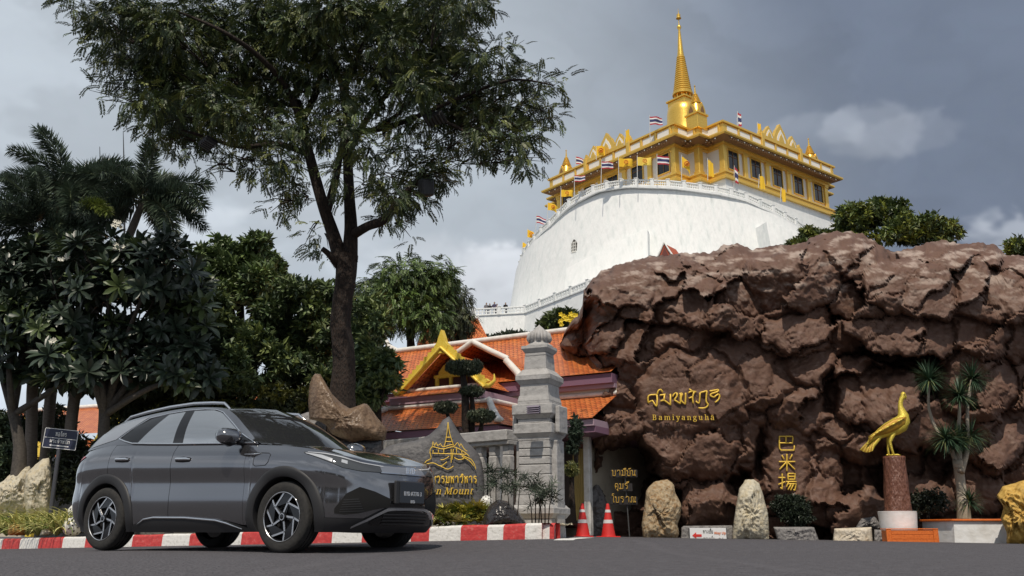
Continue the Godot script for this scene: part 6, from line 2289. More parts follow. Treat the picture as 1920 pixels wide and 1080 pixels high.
# ---------------------------------------------------------------- gate pillar, balustrade, halls
func gate() -> void:
	var gran := mottled("granite", [lin(0.22, 0.21, 0.205), lin(0.40, 0.39, 0.38), lin(0.48, 0.47, 0.46), lin(0.31, 0.295, 0.285)], 0.6, 0.8, 0.4, 81, 0.02)
	var det := noise_tex(82, 0.35, [lin(0.62, 0.61, 0.6), lin(0.9, 0.9, 0.9), lin(1, 1, 1)], 512, FastNoiseLite.TYPE_SIMPLEX, 2)
	gran.detail_enabled = true
	gran.detail_blend_mode = BaseMaterial3D.BLEND_MODE_MUL
	gran.detail_albedo = det
	var D := 14.3
	var c := at(1014, 990, D)
	var turn := -0.42
	var o := thing("gate_pillar", "tall grey stone gate pillar with stepped mouldings and a lotus bud top", "pillar", Vector3(c.x, 0, c.z), turn)
	var f := 1.0 / 2.571 / 1760.0 * D / (cos(0.42) + sin(0.42))
	var yy := func(zy: float) -> float: return at(1014, 600.0 + zy / 2.571, D).y
	# [top, bottom, width at the top, width at the bottom]
	var parts := [[132, 146, 182, 186], [146, 165, 186, 150], [165, 182, 150, 150], [182, 246, 150, 158], [246, 274, 170, 236], [274, 302, 248, 248], [302, 318, 236, 205], [318, 372, 196, 200], [372, 398, 206, 224], [398, 416, 226, 226],
		[416, 466, 282, 282], [466, 484, 270, 226], [484, 506, 222, 222], [506, 556, 264, 264], [556, 572, 258, 226], [572, 586, 222, 218], [586, 624, 216, 216], [626, 662, 216, 216], [664, 700, 216, 216], [702, 748, 216, 216], [750, 806, 228, 228], [808, 846, 228, 228], [846, 890, 234, 244], [892, 906, 250, 282], [906, 938, 296, 296], [938, 958, 286, 250], [958, 1000, 246, 246], [1002, 1062, 246, 250]]
	for p in parts:
		var s := Shape.new()
		var y1: float = yy.call(p[0])
		var y0: float = yy.call(p[1])
		if p[2] == p[3]:
			s.box(Vector3(0, (y0 + y1) * 0.5, 0), Vector3(p[2] * f, y1 - y0, p[2] * f), 0.012)
		else:
			var q: Array = []
			for g in [[y1, p[2] * f * 0.5], [y0, p[3] * f * 0.5]]:
				q.append([Vector3(-g[1], g[0], -g[1]), Vector3(g[1], g[0], -g[1]), Vector3(g[1], g[0], g[1]), Vector3(-g[1], g[0], g[1])])
			for i in 4:
				var j := (i + 1) % 4
				s.quad(q[0][i], q[0][j], q[1][j], q[1][i], (q[0][i] + q[0][j]) * Vector3(1, 0, 1) + Vector3(0, signf(p[3] - p[2]) * 0.01, 0))
			s.quad(q[0][0], q[0][1], q[0][2], q[0][3], Vector3.UP)
			s.quad(q[1][0], q[1][1], q[1][2], q[1][3], Vector3.DOWN)
		put("stone_course", s, gran, o)
	var core := Shape.new()
	core.box(Vector3(0, (yy.call(586.0) + yy.call(890.0)) * 0.5, 0), Vector3(208 * f, yy.call(586.0) - yy.call(890.0), 208 * f))
	put("joint_core", core, mat("mortar", lin(0.10, 0.095, 0.09), 0.9), o)
	# side pilaster strips that make the stepped corners
	for q in [1, -1]:
		var s := Shape.new()
		s.box(Vector3(q * 122 * f, (yy.call(586.0) + yy.call(1062.0)) * 0.5, 0), Vector3(40 * f, yy.call(586.0) - yy.call(1062.0), 130 * f), 0.01)
		put("side_strip", s, gran, o)
		s = Shape.new()
		s.box(Vector3(q * 150 * f, (yy.call(416.0) + yy.call(560.0)) * 0.5, 0), Vector3(30 * f, yy.call(430.0) - yy.call(556.0), 150 * f), 0.01)
		put("side_block", s, gran, o)
	# lotus bud
	var s := Shape.new()
	var y0: float = yy.call(134.0)
	var hh: float = yy.call(22.0) - y0
	var w: float = 56.0 / 2.571 / 1760.0 * D
	s.lathe([Vector2(w * 1.25, 0.0), Vector2(w * 1.2, hh * 0.07), Vector2(w * 0.95, hh * 0.14), Vector2(w * 0.82, hh * 0.20), Vector2(w * 0.86, hh * 0.26), Vector2(w * 0.94, hh * 0.32), Vector2(w * 0.96, hh * 0.40), Vector2(w * 0.88, hh * 0.54), Vector2(w * 0.66, hh * 0.70), Vector2(w * 0.36, hh * 0.84), Vector2(w * 0.12, hh * 0.94), Vector2(0, hh)], 28, Vector3(0, y0, 0), false)
	var bud := put("lotus_bud", s, gran, o)
	for i in 10:
		var a := TAU * i / 10.0
		s = Shape.new()
		s.tube([Vector3(cos(a) * w * 0.92, y0 + hh * 0.24, sin(a) * w * 0.92), Vector3(cos(a) * w * 0.99, y0 + hh * 0.36, sin(a) * w * 0.99), Vector3(cos(a) * w * 0.90, y0 + hh * 0.54, sin(a) * w * 0.90), Vector3(cos(a) * w * 0.64, y0 + hh * 0.72, sin(a) * w * 0.64)], [w * 0.12, w * 0.24, w * 0.2, w * 0.02], 8, 1.0)
		put("petal", s, gran, bud)
	# louvred lamp on the pillar
	var lv := thing("louvre_lamp", "small violet grey louvred lamp fixed to the front of the gate pillar", "lamp", at(1000, 768, D - 0.62), turn)
	s = Shape.new()
	s.box(Vector3(0, 0, -0.03), Vector3(0.20, 0.12, 0.05), 0.01)
	put("housing", s, mat("lamp_housing", lin(0.10, 0.085, 0.12), 0.5), lv)
	for i in 4:
		s = Shape.new()
		s.box(Vector3(0, -0.045 + i * 0.03, 0.012), Vector3(0.20, 0.012, 0.06), 0.003, Basis(Vector3.RIGHT, 0.5))
		put("louvre", s, mat("louvre_grey", lin(0.22, 0.19, 0.24), 0.5), lv)
	# balustrade between pillar and horn stone
	var bo := thing("stone_balustrade", "grey stone balustrade running left from the gate pillar behind the sign stone", "balustrade")
	var a := at(962, 818, 14.9)
	var b := at(690, 818, 17.2)
	var e := b - a
	e.y = 0.0
	var along_ := e.normalized()
	var bas := Basis(along_, Vector3.UP, along_.cross(Vector3.UP))
	var ytop := at(960, 804, 14.9).y
	var ybeam := at(960, 833, 14.9).y
	var ylow := at(960, 958, 14.9).y
	s = Shape.new()
	s.xf = Transform3D(bas, (a + b) * 0.5 * Vector3(1, 0, 1))
	s.box(Vector3(0, (ytop + ybeam) * 0.5 + 0.02, 0), Vector3(e.length(), (ytop - ybeam) * 0.7, 0.34), 0.015)
	s.box(Vector3(0, ybeam + 0.03, 0), Vector3(e.length(), 0.07, 0.26), 0.01)
	put("coping", s, gran, bo)
	s = Shape.new()
	s.xf = Transform3D(bas, (a + b) * 0.5 * Vector3(1, 0, 1))
	s.box(Vector3(0, ylow * 0.5 - 0.1, 0), Vector3(e.length(), ylow + 0.2, 0.36), 0.015)
	put("plinth", s, gran, bo)
	var nb := 12
	for i in nb:
		var p := (a * Vector3(1, 0, 1)).lerp(b * Vector3(1, 0, 1), (i + 0.35) / nb)
		s = Shape.new()
		s.xf = Transform3D(bas, p)
		var hgt := ybeam - ylow
		s.box(Vector3(0, ylow + hgt * 0.30, 0), Vector3(0.15, hgt * 0.56, 0.15), 0.012)
		s.box(Vector3(0, ylow + hgt * 0.72, 0), Vector3(0.17, hgt * 0.26, 0.17), 0.035)
		s.box(Vector3(0, ylow + hgt * 0.92, 0), Vector3(0.14, hgt * 0.16, 0.14), 0.012)
		s.box(Vector3(0, ylow + 0.03, 0), Vector3(0.19, 0.07, 0.19), 0.01)
		put("baluster", s, gran, bo)
	# the same kind of rail far left, behind the palms
	var lo := thing("low_wall", "low grey stone wall with coping behind the palm trunks at the left", "wall")
	a = at(92, 858, 23.0)
	b = at(330, 860, 20.5)
	e = b - a
	bas = Basis(Vector3.UP, atan2(-e.z, e.x))
	s = Shape.new()
	s.box((a + b) * 0.5, Vector3(Vector2(e.x, e.z).length(), 0.18, 0.4), 0.02, bas)
	put("coping", s, gran, lo)
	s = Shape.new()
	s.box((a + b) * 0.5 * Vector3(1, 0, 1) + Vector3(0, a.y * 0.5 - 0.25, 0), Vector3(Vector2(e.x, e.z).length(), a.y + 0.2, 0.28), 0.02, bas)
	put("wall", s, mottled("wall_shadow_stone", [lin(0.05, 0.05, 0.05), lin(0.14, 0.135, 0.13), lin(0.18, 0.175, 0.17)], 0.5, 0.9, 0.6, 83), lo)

func tile_maps() -> Array:
	var n := 128
	var im := Image.create(n, n, false, Image.FORMAT_RGB8)
	var hm := Image.create(n, n, false, Image.FORMAT_RGB8)
	var r := RandomNumberGenerator.new()
	r.seed = 5
	var tone: Array = []
	for i in 64: tone.append(r.randf())
	for y in n:
		for x in n:
			# fish scale tiles, sixteen dots to a tile, offset rows
			var row := y / 16
			var fx := fposmod(x + (8 if row % 2 else 0), 16.0) / 16.0 - 0.5
			var fy := (y % 16) / 16.0
			var edge := 0.35 + 0.65 * cos(fx * PI)
			var tone_i: int = (row * 8 + int(fposmod(x + (8 if row % 2 else 0), 128.0) / 16.0)) % 64
			var t: float = tone[tone_i]
			var hgt := clampf(fy * 0.8 + 0.2, 0, 1)
			if fy > edge: hgt = 0.05
			var cc := Color(0.48, 0.105, 0.024).lerp(Color(0.66, 0.20, 0.05), t)
			if fy > edge - 0.02 or absf(fx) > 0.47: cc = cc * 0.38
			im.set_pixel(x, y, cc.linear_to_srgb())
			hm.set_pixel(x, y, Color(hgt, hgt, hgt))
	hm.bump_map_to_normal_map(6.0)
	return [ImageTexture.create_from_image(im), ImageTexture.create_from_image(hm)]

func rq(s: Shape, a: Vector3, b: Vector3, c: Vector3, d: Vector3) -> void:   # a roof face, a-b above, d-c below, in metres of tile
	var out := (b - a).cross(d - a)
	if out.y < 0.0: out = -out
	var k := 1.05
	var e := (b - a).normalized() if a.distance_to(b) > 0.01 else (c - d).normalized()
	var t: Array = []
	var down := e.cross(out.normalized())
	if down.y > 0: down = -down
	for p in [a, b, c, d]: t.append(Vector2((p - a).dot(e), (p - a).dot(down)) / k)
	s.quad_uv([a, b, c, d], t, out)

func halls() -> void:
	var maps := tile_maps()
	var tile := mat("roof_tile", Color.WHITE, 0.42)
	tile.albedo_texture = maps[0]
	tile.normal_enabled = true
	tile.normal_texture = maps[1]
	tile.normal_scale = 1.0
	var white := mottled("roof_ridge_white", [lin(0.5, 0.48, 0.43), lin(0.72, 0.70, 0.66), lin(0.78, 0.77, 0.74)], 0.8, 0.7, 0.2, 84)
	var purple := mat("fascia_violet", lin(0.20, 0.105, 0.16), 0.6)
	var purple2 := mat("fascia_pale", lin(0.38, 0.27, 0.33), 0.6)
	var cream := mottled("wall_cream", [lin(0.45, 0.39, 0.29), lin(0.60, 0.54, 0.42), lin(0.64, 0.58, 0.46)], 0.4, 0.8, 0.2, 85)
	var gold := mottled("gable_gold", [lin(0.78, 0.52, 0.04), lin(0.88, 0.66, 0.10), lin(0.90, 0.71, 0.17)], 1.2, 0.4, 0.4, 86, 0.03)
	gold.metallic = 0.1
	var dark := mat("hall_dark", lin(0.03, 0.018, 0.014), 0.6)
	var maroon := mat("gable_maroon", lin(0.10, 0.03, 0.03), 0.6)
	var o := thing("temple_hall", "thai hall with tiered orange tiled roofs, white ridges and a gold gabled porch", "hall", Vector3(-3.68, 0.2, -28.0))
	o.transform.basis = Basis(Vector3(0.861, 0, 0.509).normalized(), Vector3.UP, Vector3(-0.509, 0, 0.861).normalized())
	var L := 8.75
	var s := Shape.new()
	rq(s, Vector3(0, 5.40, 0), Vector3(L, 5.40, 0), Vector3(L, 4.50, 1.25), Vector3(0, 4.50, 1.25))
	rq(s, Vector3(0, 4.50, 1.25), Vector3(L, 4.50, 1.25), Vector3(L, 3.60, 3.05), Vector3(-0.15, 3.60, 3.05))
	rq(s, Vector3(0, 5.40, 0), Vector3(L, 5.40, 0), Vector3(L, 3.60, -3.05), Vector3(0, 3.60, -3.05))
	put("main_roof", s, tile, o)
	s = Shape.new()
	rq(s, Vector3(-0.6, 3.08, 2.75), Vector3(L, 3.08, 2.75), Vector3(L, 2.42, 4.1), Vector3(-1.4, 2.42, 4.1))
	rq(s, Vector3(-0.6, 3.08, 2.75), Vector3(-0.6, 3.08, -2.75), Vector3(-1.6, 2.42, -3.6), Vector3(-1.4, 2.42, 4.1))
	put("skirt_roof", s, tile, o)
	for q in [[3.36, 3.58, 2.98, purple, "fascia"], [3.26, 3.36, 2.86, purple2, "fascia"], [3.08, 3.26, 2.74, cream, "frieze"], [2.26, 2.40, 4.02, purple2, "fascia"], [2.12, 2.26, 3.95, purple, "fascia"]]:
		s = Shape.new()
		var x0 := -0.5 if q[0] > 3.0 else -1.3
		s.box(Vector3((x0 + L) * 0.5, (q[0] + q[1]) * 0.5, 0), Vector3(L - x0, q[1] - q[0], q[2] * 2.0))
		put(q[4], s, q[3], o)
	s = Shape.new()
	s.box(Vector3(3.85, 1.0, 0), Vector3(8.1, 2.3, 5.0))
	put("wall", s, cream, o)
	for x in [5.2, 7.3]:
		s = Shape.new()
		s.box(Vector3(x, 1.05, 2.51), Vector3(1.15, 1.75, 0.06))
		var wn := put("window", s, dark, o)
		s = Shape.new()
		for q in [[-0.6, 0, 0.09, 1.95], [0.6, 0, 0.09, 1.95], [0, 0.92, 1.29, 0.1], [0, -0.92, 1.29, 0.1]]: s.box(Vector3(x + q[0], 1.05 + q[1], 2.54), Vector3(q[2], q[3], 0.1), 0.01)
		put("frame", s, M["shrine_gable"], wn)
		s = Shape.new()
		for i in 5: s.tube([Vector3(x + 0.22 + i * 0.07, 1.9, 2.57), Vector3(x + 0.25 + i * 0.055, 1.1, 2.585), Vector3(x + 0.30 + i * 0.05, 0.25, 2.58)], [0.04], 6)
		put("curtain", s, mat("curtain", lin(0.42, 0.32, 0.12), 0.9), wn)
	for x in [6.3, 8.08]:
		s = Shape.new()
		s.box(Vector3(x, 1.05, 3.0), Vector3(0.16, 2.3, 0.16), 0.02)
		put("column", s, white, o)
	# white ridges
	for q in [[[Vector3(-0.1, 5.46, 0), Vector3(L, 5.46, 0)], 0.085], [[Vector3(-0.05, 5.5, 0), Vector3(-0.05, 4.56, 1.25), Vector3(-0.2, 3.66, 3.05)], 0.075], [[Vector3(-0.05, 5.5, 0), Vector3(-0.05, 4.56, -1.25), Vector3(-0.2, 3.66, -3.05)], 0.075], [[Vector3(-0.6, 3.14, 2.75), Vector3(L, 3.14, 2.75)], 0.06], [[Vector3(-0.6, 3.14, 2.75), Vector3(-1.45, 2.46, 4.1)], 0.07]]:
		put("ridge", Shape.new().tube(q[0], [q[1]], 8), white, o)
	put("finial", Shape.new().tube([Vector3(0.1, 5.42, 0), Vector3(-0.25, 5.62, 0), Vector3(-0.42, 5.95, 0), Vector3(-0.40, 6.25, 0)], [0.12, 0.10, 0.06, 0.01], 8), white, o)
	# porch
	var c := 4.81
	s = Shape.new()
	for g in [-1, 1]:
		rq(s, Vector3(c, 4.68, 0.2), Vector3(c, 4.68, 2.9), Vector3(c + g * 1.05, 4.14, 2.9), Vector3(c + g * 1.05, 4.14, 0.2))
		rq(s, Vector3(c + g * 1.05, 4.14, 1.2), Vector3(c + g * 1.05, 4.14, 2.9), Vector3(c + g * 1.75, 3.42, 3.1), Vector3(c + g * 1.75, 3.42, 2.0))
		rq(s, Vector3(c, 4.28, 2.6), Vector3(c, 4.28, 4.2), Vector3(c + g * 1.15, 3.34, 4.2), Vector3(c + g * 1.15, 3.34, 2.6))
	put("porch_roof", s, tile, o)
	for g in [-1, 1]:
		put("ridge", Shape.new().tube([Vector3(c, 4.74, 2.92), Vector3(c + g * 0.55, 4.45, 2.94), Vector3(c + g * 1.08, 4.19, 2.96)], [0.075], 8), white, o)
		put("ridge", Shape.new().tube([Vector3(c + g * 1.06, 4.15, 3.0), Vector3(c + g * 1.42, 3.80, 3.05), Vector3(c + g * 1.66, 3.50, 3.12), Vector3(c + g * 1.88, 3.44, 3.15)], [0.09, 0.095, 0.10, 0.03], 8), white, o)
		# gold bargeboards with flame edges
		s = Shape.new()
		var poly := PackedVector2Array()
		var a := Vector2(c, 4.40)
		var b := Vector2(c + g * 1.26, 3.33)
		var nn := Vector2(g * 0.72, 0.69)
		poly.append(a - nn * 0.07)
		poly.append(b - nn * 0.07)
		for i in 23:
			var t := 1.0 - i / 22.0
			poly.append(a.lerp(b, t) + nn * (0.09 + 0.06 * absf(sin(i * PI / 2.0)) + (0.05 if i == 0 else 0.0)))
		s.prism(poly, 4.2, 4.32)
		var bb := put("bargeboard", s, gold, o)
		s = Shape.new()
		s.tube([Vector3(a.x, a.y - 0.05, 4.35), Vector3(b.x, b.y - 0.05, 4.35)], [0.035], 6)
		put("moulding", s, gold, bb)
		s = Shape.new()
		s.tube([Vector3(b.x - g * 0.1, b.y + 0.0, 4.27), Vector3(b.x + g * 0.12, b.y - 0.02, 4.27), Vector3(b.x + g * 0.26, b.y + 0.10, 4.27), Vector3(b.x + g * 0.24, b.y + 0.25, 4.27)], [0.07, 0.06, 0.04, 0.01], 8)
		put("flame_tip", s, gold, bb)
	s = Shape.new()
	s.xf = Transform3D(Basis(), Vector3(c, 4.28, 0)).scaled_local(Vector3(0.8, 0.72, 1))
	s.prism(PackedVector2Array([Vector2(-0.2, -0.1), Vector2(0.2, -0.1), Vector2(0.26, 0.15), Vector2(0.14, 0.3), Vector2(0.1, 0.45), Vector2(0.0, 0.72), Vector2(-0.1, 0.45), Vector2(-0.14, 0.3), Vector2(-0.26, 0.15)]), 4.19, 4.34)
	put("gable_finial", s, gold, o)
	s = Shape.new()
	s.xf = Transform3D(Basis(), Vector3(c, 3.32, 0)).scaled_local(Vector3(0.95, 0.8, 1))
	s.prism(PackedVector2Array([Vector2(-1.1, 0), Vector2(1.1, 0), Vector2(0, 1.2)]), 3.7, 3.8)
	var gp := put("gable_panel", s, maroon, o)
	s = Shape.new()
	s.box(Vector3(c, 3.36, 3.86), Vector3(1.9, 0.12, 0.12), 0.01)
	for q in [-0.42, 0.0, 0.42]: s.box(Vector3(c + q, 3.54, 3.86), Vector3(0.07, 0.34, 0.1), 0.01)
	s.box(Vector3(c, 3.72, 3.86), Vector3(1.0, 0.08, 0.1), 0.01)
	s.xf = Transform3D(Basis(), Vector3(c, 3.72, 0))
	s.prism(leaf_poly(0.36, 0.42), 3.82, 3.9)
	put("gable_ornament", s, gold, gp)
	s = Shape.new()
	rq(s, Vector3(c - 1.15, 3.34, 4.15), Vector3(c + 1.15, 3.34, 4.15), Vector3(c + 1.35, 3.17, 4.6), Vector3(c - 1.35, 3.17, 4.6))
	rq(s, Vector3(c - 1.5, 2.88, 4.45), Vector3(c + 1.5, 2.88, 4.45), Vector3(c + 2.6, 2.20, 5.8), Vector3(c - 2.6, 2.20, 5.8))
	for g in [-1, 1]: rq(s, Vector3(c + g * 1.5, 2.88, 2.7), Vector3(c + g * 1.5, 2.88, 4.45), Vector3(c + g * 2.6, 2.20, 5.8), Vector3(c + g * 2.6, 2.20, 3.9))
	put("porch_skirt_roof", s, tile, o)
	for q in [[3.0, 3.16, 4.52, 1.38, purple2, "porch_fascia"], [2.86, 3.0, 4.42, 1.32, purple, "porch_fascia"], [2.04, 2.18, 5.7, 2.5, purple, "porch_fascia"], [1.92, 2.04, 5.6, 2.4, purple2, "porch_fascia"]]:
		s = Shape.new()
		s.box(Vector3(c, (q[0] + q[1]) * 0.5, q[2] * 0.5 + 1.0), Vector3(q[3] * 2, q[1] - q[0], q[2] - 2.0))
		put(q[5], s, q[4], o)
	for g in [-1, 1]:
		put("ridge", Shape.new().tube([Vector3(c + g * 1.48, 2.95, 4.45), Vector3(c + g * 1.95, 2.62, 5.05), Vector3(c + g * 2.45, 2.32, 5.65), Vector3(c + g * 2.72, 2.27, 5.92)], [0.075, 0.085, 0.09, 0.04], 8), white, o)
		put("ridge", Shape.new().tube([Vector3(c + g * 1.5, 2.94, 4.45), Vector3(c + g * 1.5, 2.94, 2.8)], [0.06], 8), white, o)
		s = Shape.new()
		s.box(Vector3(c + g * 2.1, 0.95, 5.1), Vector3(0.22, 2.1, 0.22), 0.02)
		put("column", s, white, o)
	put("ridge", Shape.new().tube([Vector3(c - 1.1, 3.38, 4.15), Vector3(c + 1.25, 3.38, 4.15)], [0.05], 8), white, o)
	put("ridge", Shape.new().tube([Vector3(c - 1.5, 2.94, 4.45), Vector3(c + 1.5, 2.94, 4.45)], [0.06], 8), white, o)
	# the further hall whose orange roof and gilded gables glint between the trees
	var fh := thing("far_hall", "long orange roofed hall with gilded gables glimpsed between the trees at the left", "hall")
	var p0 := at(10, 800, 40.0)
	var p1 := at(575, 745, 34.0)
	var ex := (p1 - p0) * Vector3(1, 0, 1)
	var len := ex.length()
	fh.transform = Transform3D(Basis(ex.normalized(), Vector3.UP, ex.normalized().cross(Vector3.UP)), p0 * Vector3(1, 0, 1))
	s = Shape.new()
	rq(s, Vector3(0, 5.2, 0), Vector3(len, 5.2, 0), Vector3(len, 3.7, 3.2), Vector3(0, 3.7, 3.2))
	rq(s, Vector3(0, 3.5, 3.0), Vector3(len, 3.5, 3.0), Vector3(len, 2.7, 4.6), Vector3(0, 2.7, 4.6))
	put("roof", s, tile, fh)
	put("ridge", Shape.new().tube([Vector3(0, 5.26, 0), Vector3(len, 5.26, 0)], [0.1], 6), white, fh)
	s = Shape.new()
	s.box(Vector3(len * 0.5, 1.4, 0), Vector3(len, 2.8, 6.0))
	put("wall", s, cream, fh)
	s = Shape.new()
	s.box(Vector3(len * 0.5, 2.6, 0), Vector3(len, 0.22, 8.9))
	put("fascia", s, purple, fh)
	for x in [6.9, 11.0, 12.9]:
		s = Shape.new()
		s.xf = Transform3D(Basis(), Vector3(x, 2.75, 0))
		s.prism(PackedVector2Array([Vector2(-0.9, 0), Vector2(0.9, 0), Vector2(0.5, 0.6), Vector2(0, 1.5), Vector2(-0.5, 0.6)]), 4.4, 4.8)
		put("gable", s, gold, fh)
		for g in [-0.9, 0.9]:
			s = Shape.new()
			s.box(Vector3(x + g, 1.35, 4.6), Vector3(0.28, 2.7, 0.28), 0.02)
			put("column", s, gold, fh)
	# white wall and little red roof behind the gold gable
	var sh := thing("white_outbuilding", "small white building with red tiled roof half hidden behind the gold gable", "building", at(848, 640, 40.0) * Vector3(1, 0, 1), 0.3)
	var hy := at(848, 640, 40.0).y
	s = Shape.new()
	s.box(Vector3(0, hy * 0.5 - 0.4, 0), Vector3(2.6, hy - 0.4, 3.0))
	put("wall", s, white, sh)
	s = Shape.new()
	rq(s, Vector3(-1.2, hy + 1.1, 0), Vector3(1.2, hy + 1.1, 0), Vector3(1.5, hy - 0.7, 1.7), Vector3(-1.5, hy - 0.7, 1.7))
	rq(s, Vector3(-1.2, hy + 1.1, 0), Vector3(1.2, hy + 1.1, 0), Vector3(1.5, hy - 0.7, -1.7), Vector3(-1.5, hy - 0.7, -1.7))
	put("roof", s, tile, sh)
	s = Shape.new()
	s.tube([Vector3(-1.2, hy + 1.15, 0), Vector3(1.2, hy + 1.15, 0)], [0.08], 6)
	put("ridge", s, white, sh)

# what stands across the road behind the viewer and shows as reflections in the car
func across_the_road() -> void:
	var wall := mottled("row_wall", [lin(0.20, 0.18, 0.15), lin(0.34, 0.31, 0.27), lin(0.40, 0.37, 0.33)], 0.3, 0.9, 0.2, 88)
	var roofm := mat("row_roof", lin(0.09, 0.05, 0.04), 0.8)
	for i in 3:
		var o := thing("row_building", ["low pale row building across the road, mirrored in the car's rear door", "low pale row building across the road, mirrored in the car's front door", "low pale row building across the road, mirrored in the car's nose"][i], "building", Vector3(-26.0 + i * 15.0, 0, 20.0 + i * 1.5), 0.1)
		put("wall", Shape.new().box(Vector3(0, 1.6, 0), Vector3(12.5, 3.8, 6.0)), wall, o)
		put("roof", Shape.new().box(Vector3(0, 3.75, -0.3), Vector3(13.4, 0.5, 7.4), 0.1), roofm, o)
		for k in 4:
			put("door", Shape.new().box(Vector3(-4.5 + k * 3.0, 1.2, -3.02), Vector3(2.0, 2.4, 0.06)), M["hall_dark"], o)

# ---------------------------------------------------------------- leaves
func leaf_mat(called: String, rough := 0.5) -> StandardMaterial3D:
	var m := mat(called, Color.WHITE, rough)
	m.vertex_color_use_as_albedo = true
	m.backlight_enabled = true
	m.backlight = Color(0.28, 0.28, 0.28)
	return m

func leaflet(s: Shape, p: Vector3, d: Vector3, up: Vector3, l: float, w: float) -> void:   # a folded four-sided leaf
	var sd := d.cross(up).normalized()
	var a := p + d * l * 0.45 + sd * w + up * w * 0.35
	var b := p + d * l * 0.45 - sd * w + up * w * 0.35
	var t := p + d * l - up * l * 0.10
	s.tri(p, a, t, up)
	s.tri(p, t, b, up)

func sprig_mesh(pairs: int, l: float, ll: float, lw: float, droop: float, k: int) -> ArrayMesh:   # a feathered leaf along +z
	var s := Shape.new()
	var r := RandomNumberGenerator.new()
	r.seed = k
	var p := Vector3.ZERO
	var d := Vector3(0, 0.1, 1).normalized()
	for i in pairs:
		var sd := d.cross(Vector3.UP).normalized()
		var up := sd.cross(d).normalized()
		for g in [-1.0, 1.0]:
			var dd: Vector3 = (sd * g + d * 0.75 + Vector3(0, r.randf_range(-0.25, 0.15), 0)).normalized()
			leaflet(s, p, dd, up, ll * r.randf_range(0.8, 1.15), lw)
		p += d * l / pairs
		d = (d + Vector3(r.randf_range(-0.08, 0.08), -droop / pairs, 0)).normalized()
	leaflet(s, p, d, Vector3.UP, ll, lw)
	return s.mesh()

func clump_mesh(n: int, l: float, w: float, k: int) -> ArrayMesh:   # broad leaves round a twig end along +z
	var s := Shape.new()
	var r := RandomNumberGenerator.new()
	r.seed = k
	for i in n:
		var a := i * 2.4 + r.randf() * 0.5
		var d := Vector3(cos(a), sin(a), r.randf_range(0.0, 0.9)).normalized()
		var p := Vector3(0, 0, r.randf_range(-0.5, 0.4) * l)
		var up := (Vector3.UP + d * -0.2 + Vector3(r.randf_range(-.5, .5), 0, r.randf_range(-.5, .5))).normalized()
		up = (up - d * up.dot(d)).normalized()
		leaflet(s, p, d, up, l * r.randf_range(0.7, 1.1), w * r.randf_range(0.8, 1.1))
	return s.mesh()

func rosette_mesh(k: int) -> ArrayMesh:   # long blunt leaves spreading from a branch tip along +y
	var s := Shape.new()
	var r := RandomNumberGenerator.new()
	r.seed = k
	for i in 15:
		var a := i * 2.4
		var el := lerpf(1.15, -0.35, i / 14.0) + r.randf_range(-0.15, 0.15)
		var d := Vector3(cos(a) * cos(el), sin(el), sin(a) * cos(el))
		var l := r.randf_range(0.24, 0.34)
		var rows: Array = []
		var p := d * 0.02
		var sd := d.cross(Vector3.UP).normalized()
		for j in 5:
			var t := j / 4.0
			var w: float = [0.008, 0.034, 0.048, 0.042, 0.004][j]
			var up := sd.cross(d).normalized()
			rows.append(PackedVector3Array([p - sd * w + up * w * 0.3, p, p + sd * w + up * w * 0.3]))
			p += d * l / 4.0
			d = (d + Vector3(0, -0.13, 0)).normalized()
		s.grid(rows, false, Vector3.UP)
	return s.mesh()

func facing(d: Vector3, roll: float) -> Basis:
	var z := d.normalized()
	var x := Vector3.UP.cross(z)
	if x.length() < 0.01: x = Vector3.RIGHT
	x = x.normalized()
	return Basis(x, z.cross(x), z) * Basis(Vector3.BACK, roll)

# leaves in and round ellipsoids given by spot, half width, half height, metres ahead, half depth in metres and number
func fill(ells: Array, smin: float, smax: float, droop: float, shell: float, pal: Array, xf: Array, cs: Array) -> void:
	for e in ells:
		var pm := per_m(e[1], e[4])
		var c := at(e[0], e[1], e[4])
		var tone := rng.randf()
		for i in int(e[6]):
			var y := rng.randf_range(-1, 1)
			var a := rng.randf() * TAU
			var n := Vector3(cos(a) * sqrt(1 - y * y), y, sin(a) * sqrt(1 - y * y))
			var rr := pow(rng.randf(), shell)
			var q := n * rr
			var p := c + q * Vector3(e[2] / pm, e[3] / pm, e[5])
			var d := (n * 0.8 + Vector3(rng.randf_range(-1, 1), rng.randf_range(-0.7, 0.5) - droop, rng.randf_range(-1, 1))).normalized()
			xf.append(Transform3D(facing(d, rng.randf_range(-0.6, 0.6)).scaled(Vector3.ONE * rng.randf_range(smin, smax)), p))
			var c1: Color = pal[rng.randi() % pal.size()]
			var k := rng.randf_range(0.65, 1.25) * lerpf(0.8, 1.2, tone)
			cs.append(Color(c1.r * k, c1.g * k, c1.b * k))

func ragged(ells: Array) -> Array:   # break each lobe into uneven clumps
	var out: Array = []
	for e in ells:
		for i in 8:
			var a := rng.randf() * TAU
			var r := sqrt(rng.randf()) * 0.82
			var k := rng.randf_range(0.26, 0.55)
			out.append([e[0] + cos(a) * e[2] * r, e[1] + sin(a) * e[3] * r, e[2] * k, e[3] * k * 1.1, e[4] + rng.randf_range(-0.8, 0.8) * e[5], e[5] * k, e[6] / 8.0 * rng.randf_range(0.5, 1.4)])
	return out

func crown(o: Node3D, ells: Array, meshes: Array, m: Material, smin: float, smax: float, droop: float, shell: float, pal: Array) -> void:
	var xf: Array = []
	var cs: Array = []
	fill(ells, smin, smax, droop, shell, pal, xf, cs)
	for k in meshes.size():
		var x2: Array = []
		var c2: Array = []
		for i in range(k, xf.size(), meshes.size()):
			x2.append(xf[i])
			c2.append(cs[i])
		scatter("crown", meshes[k], m, x2, c2, o)

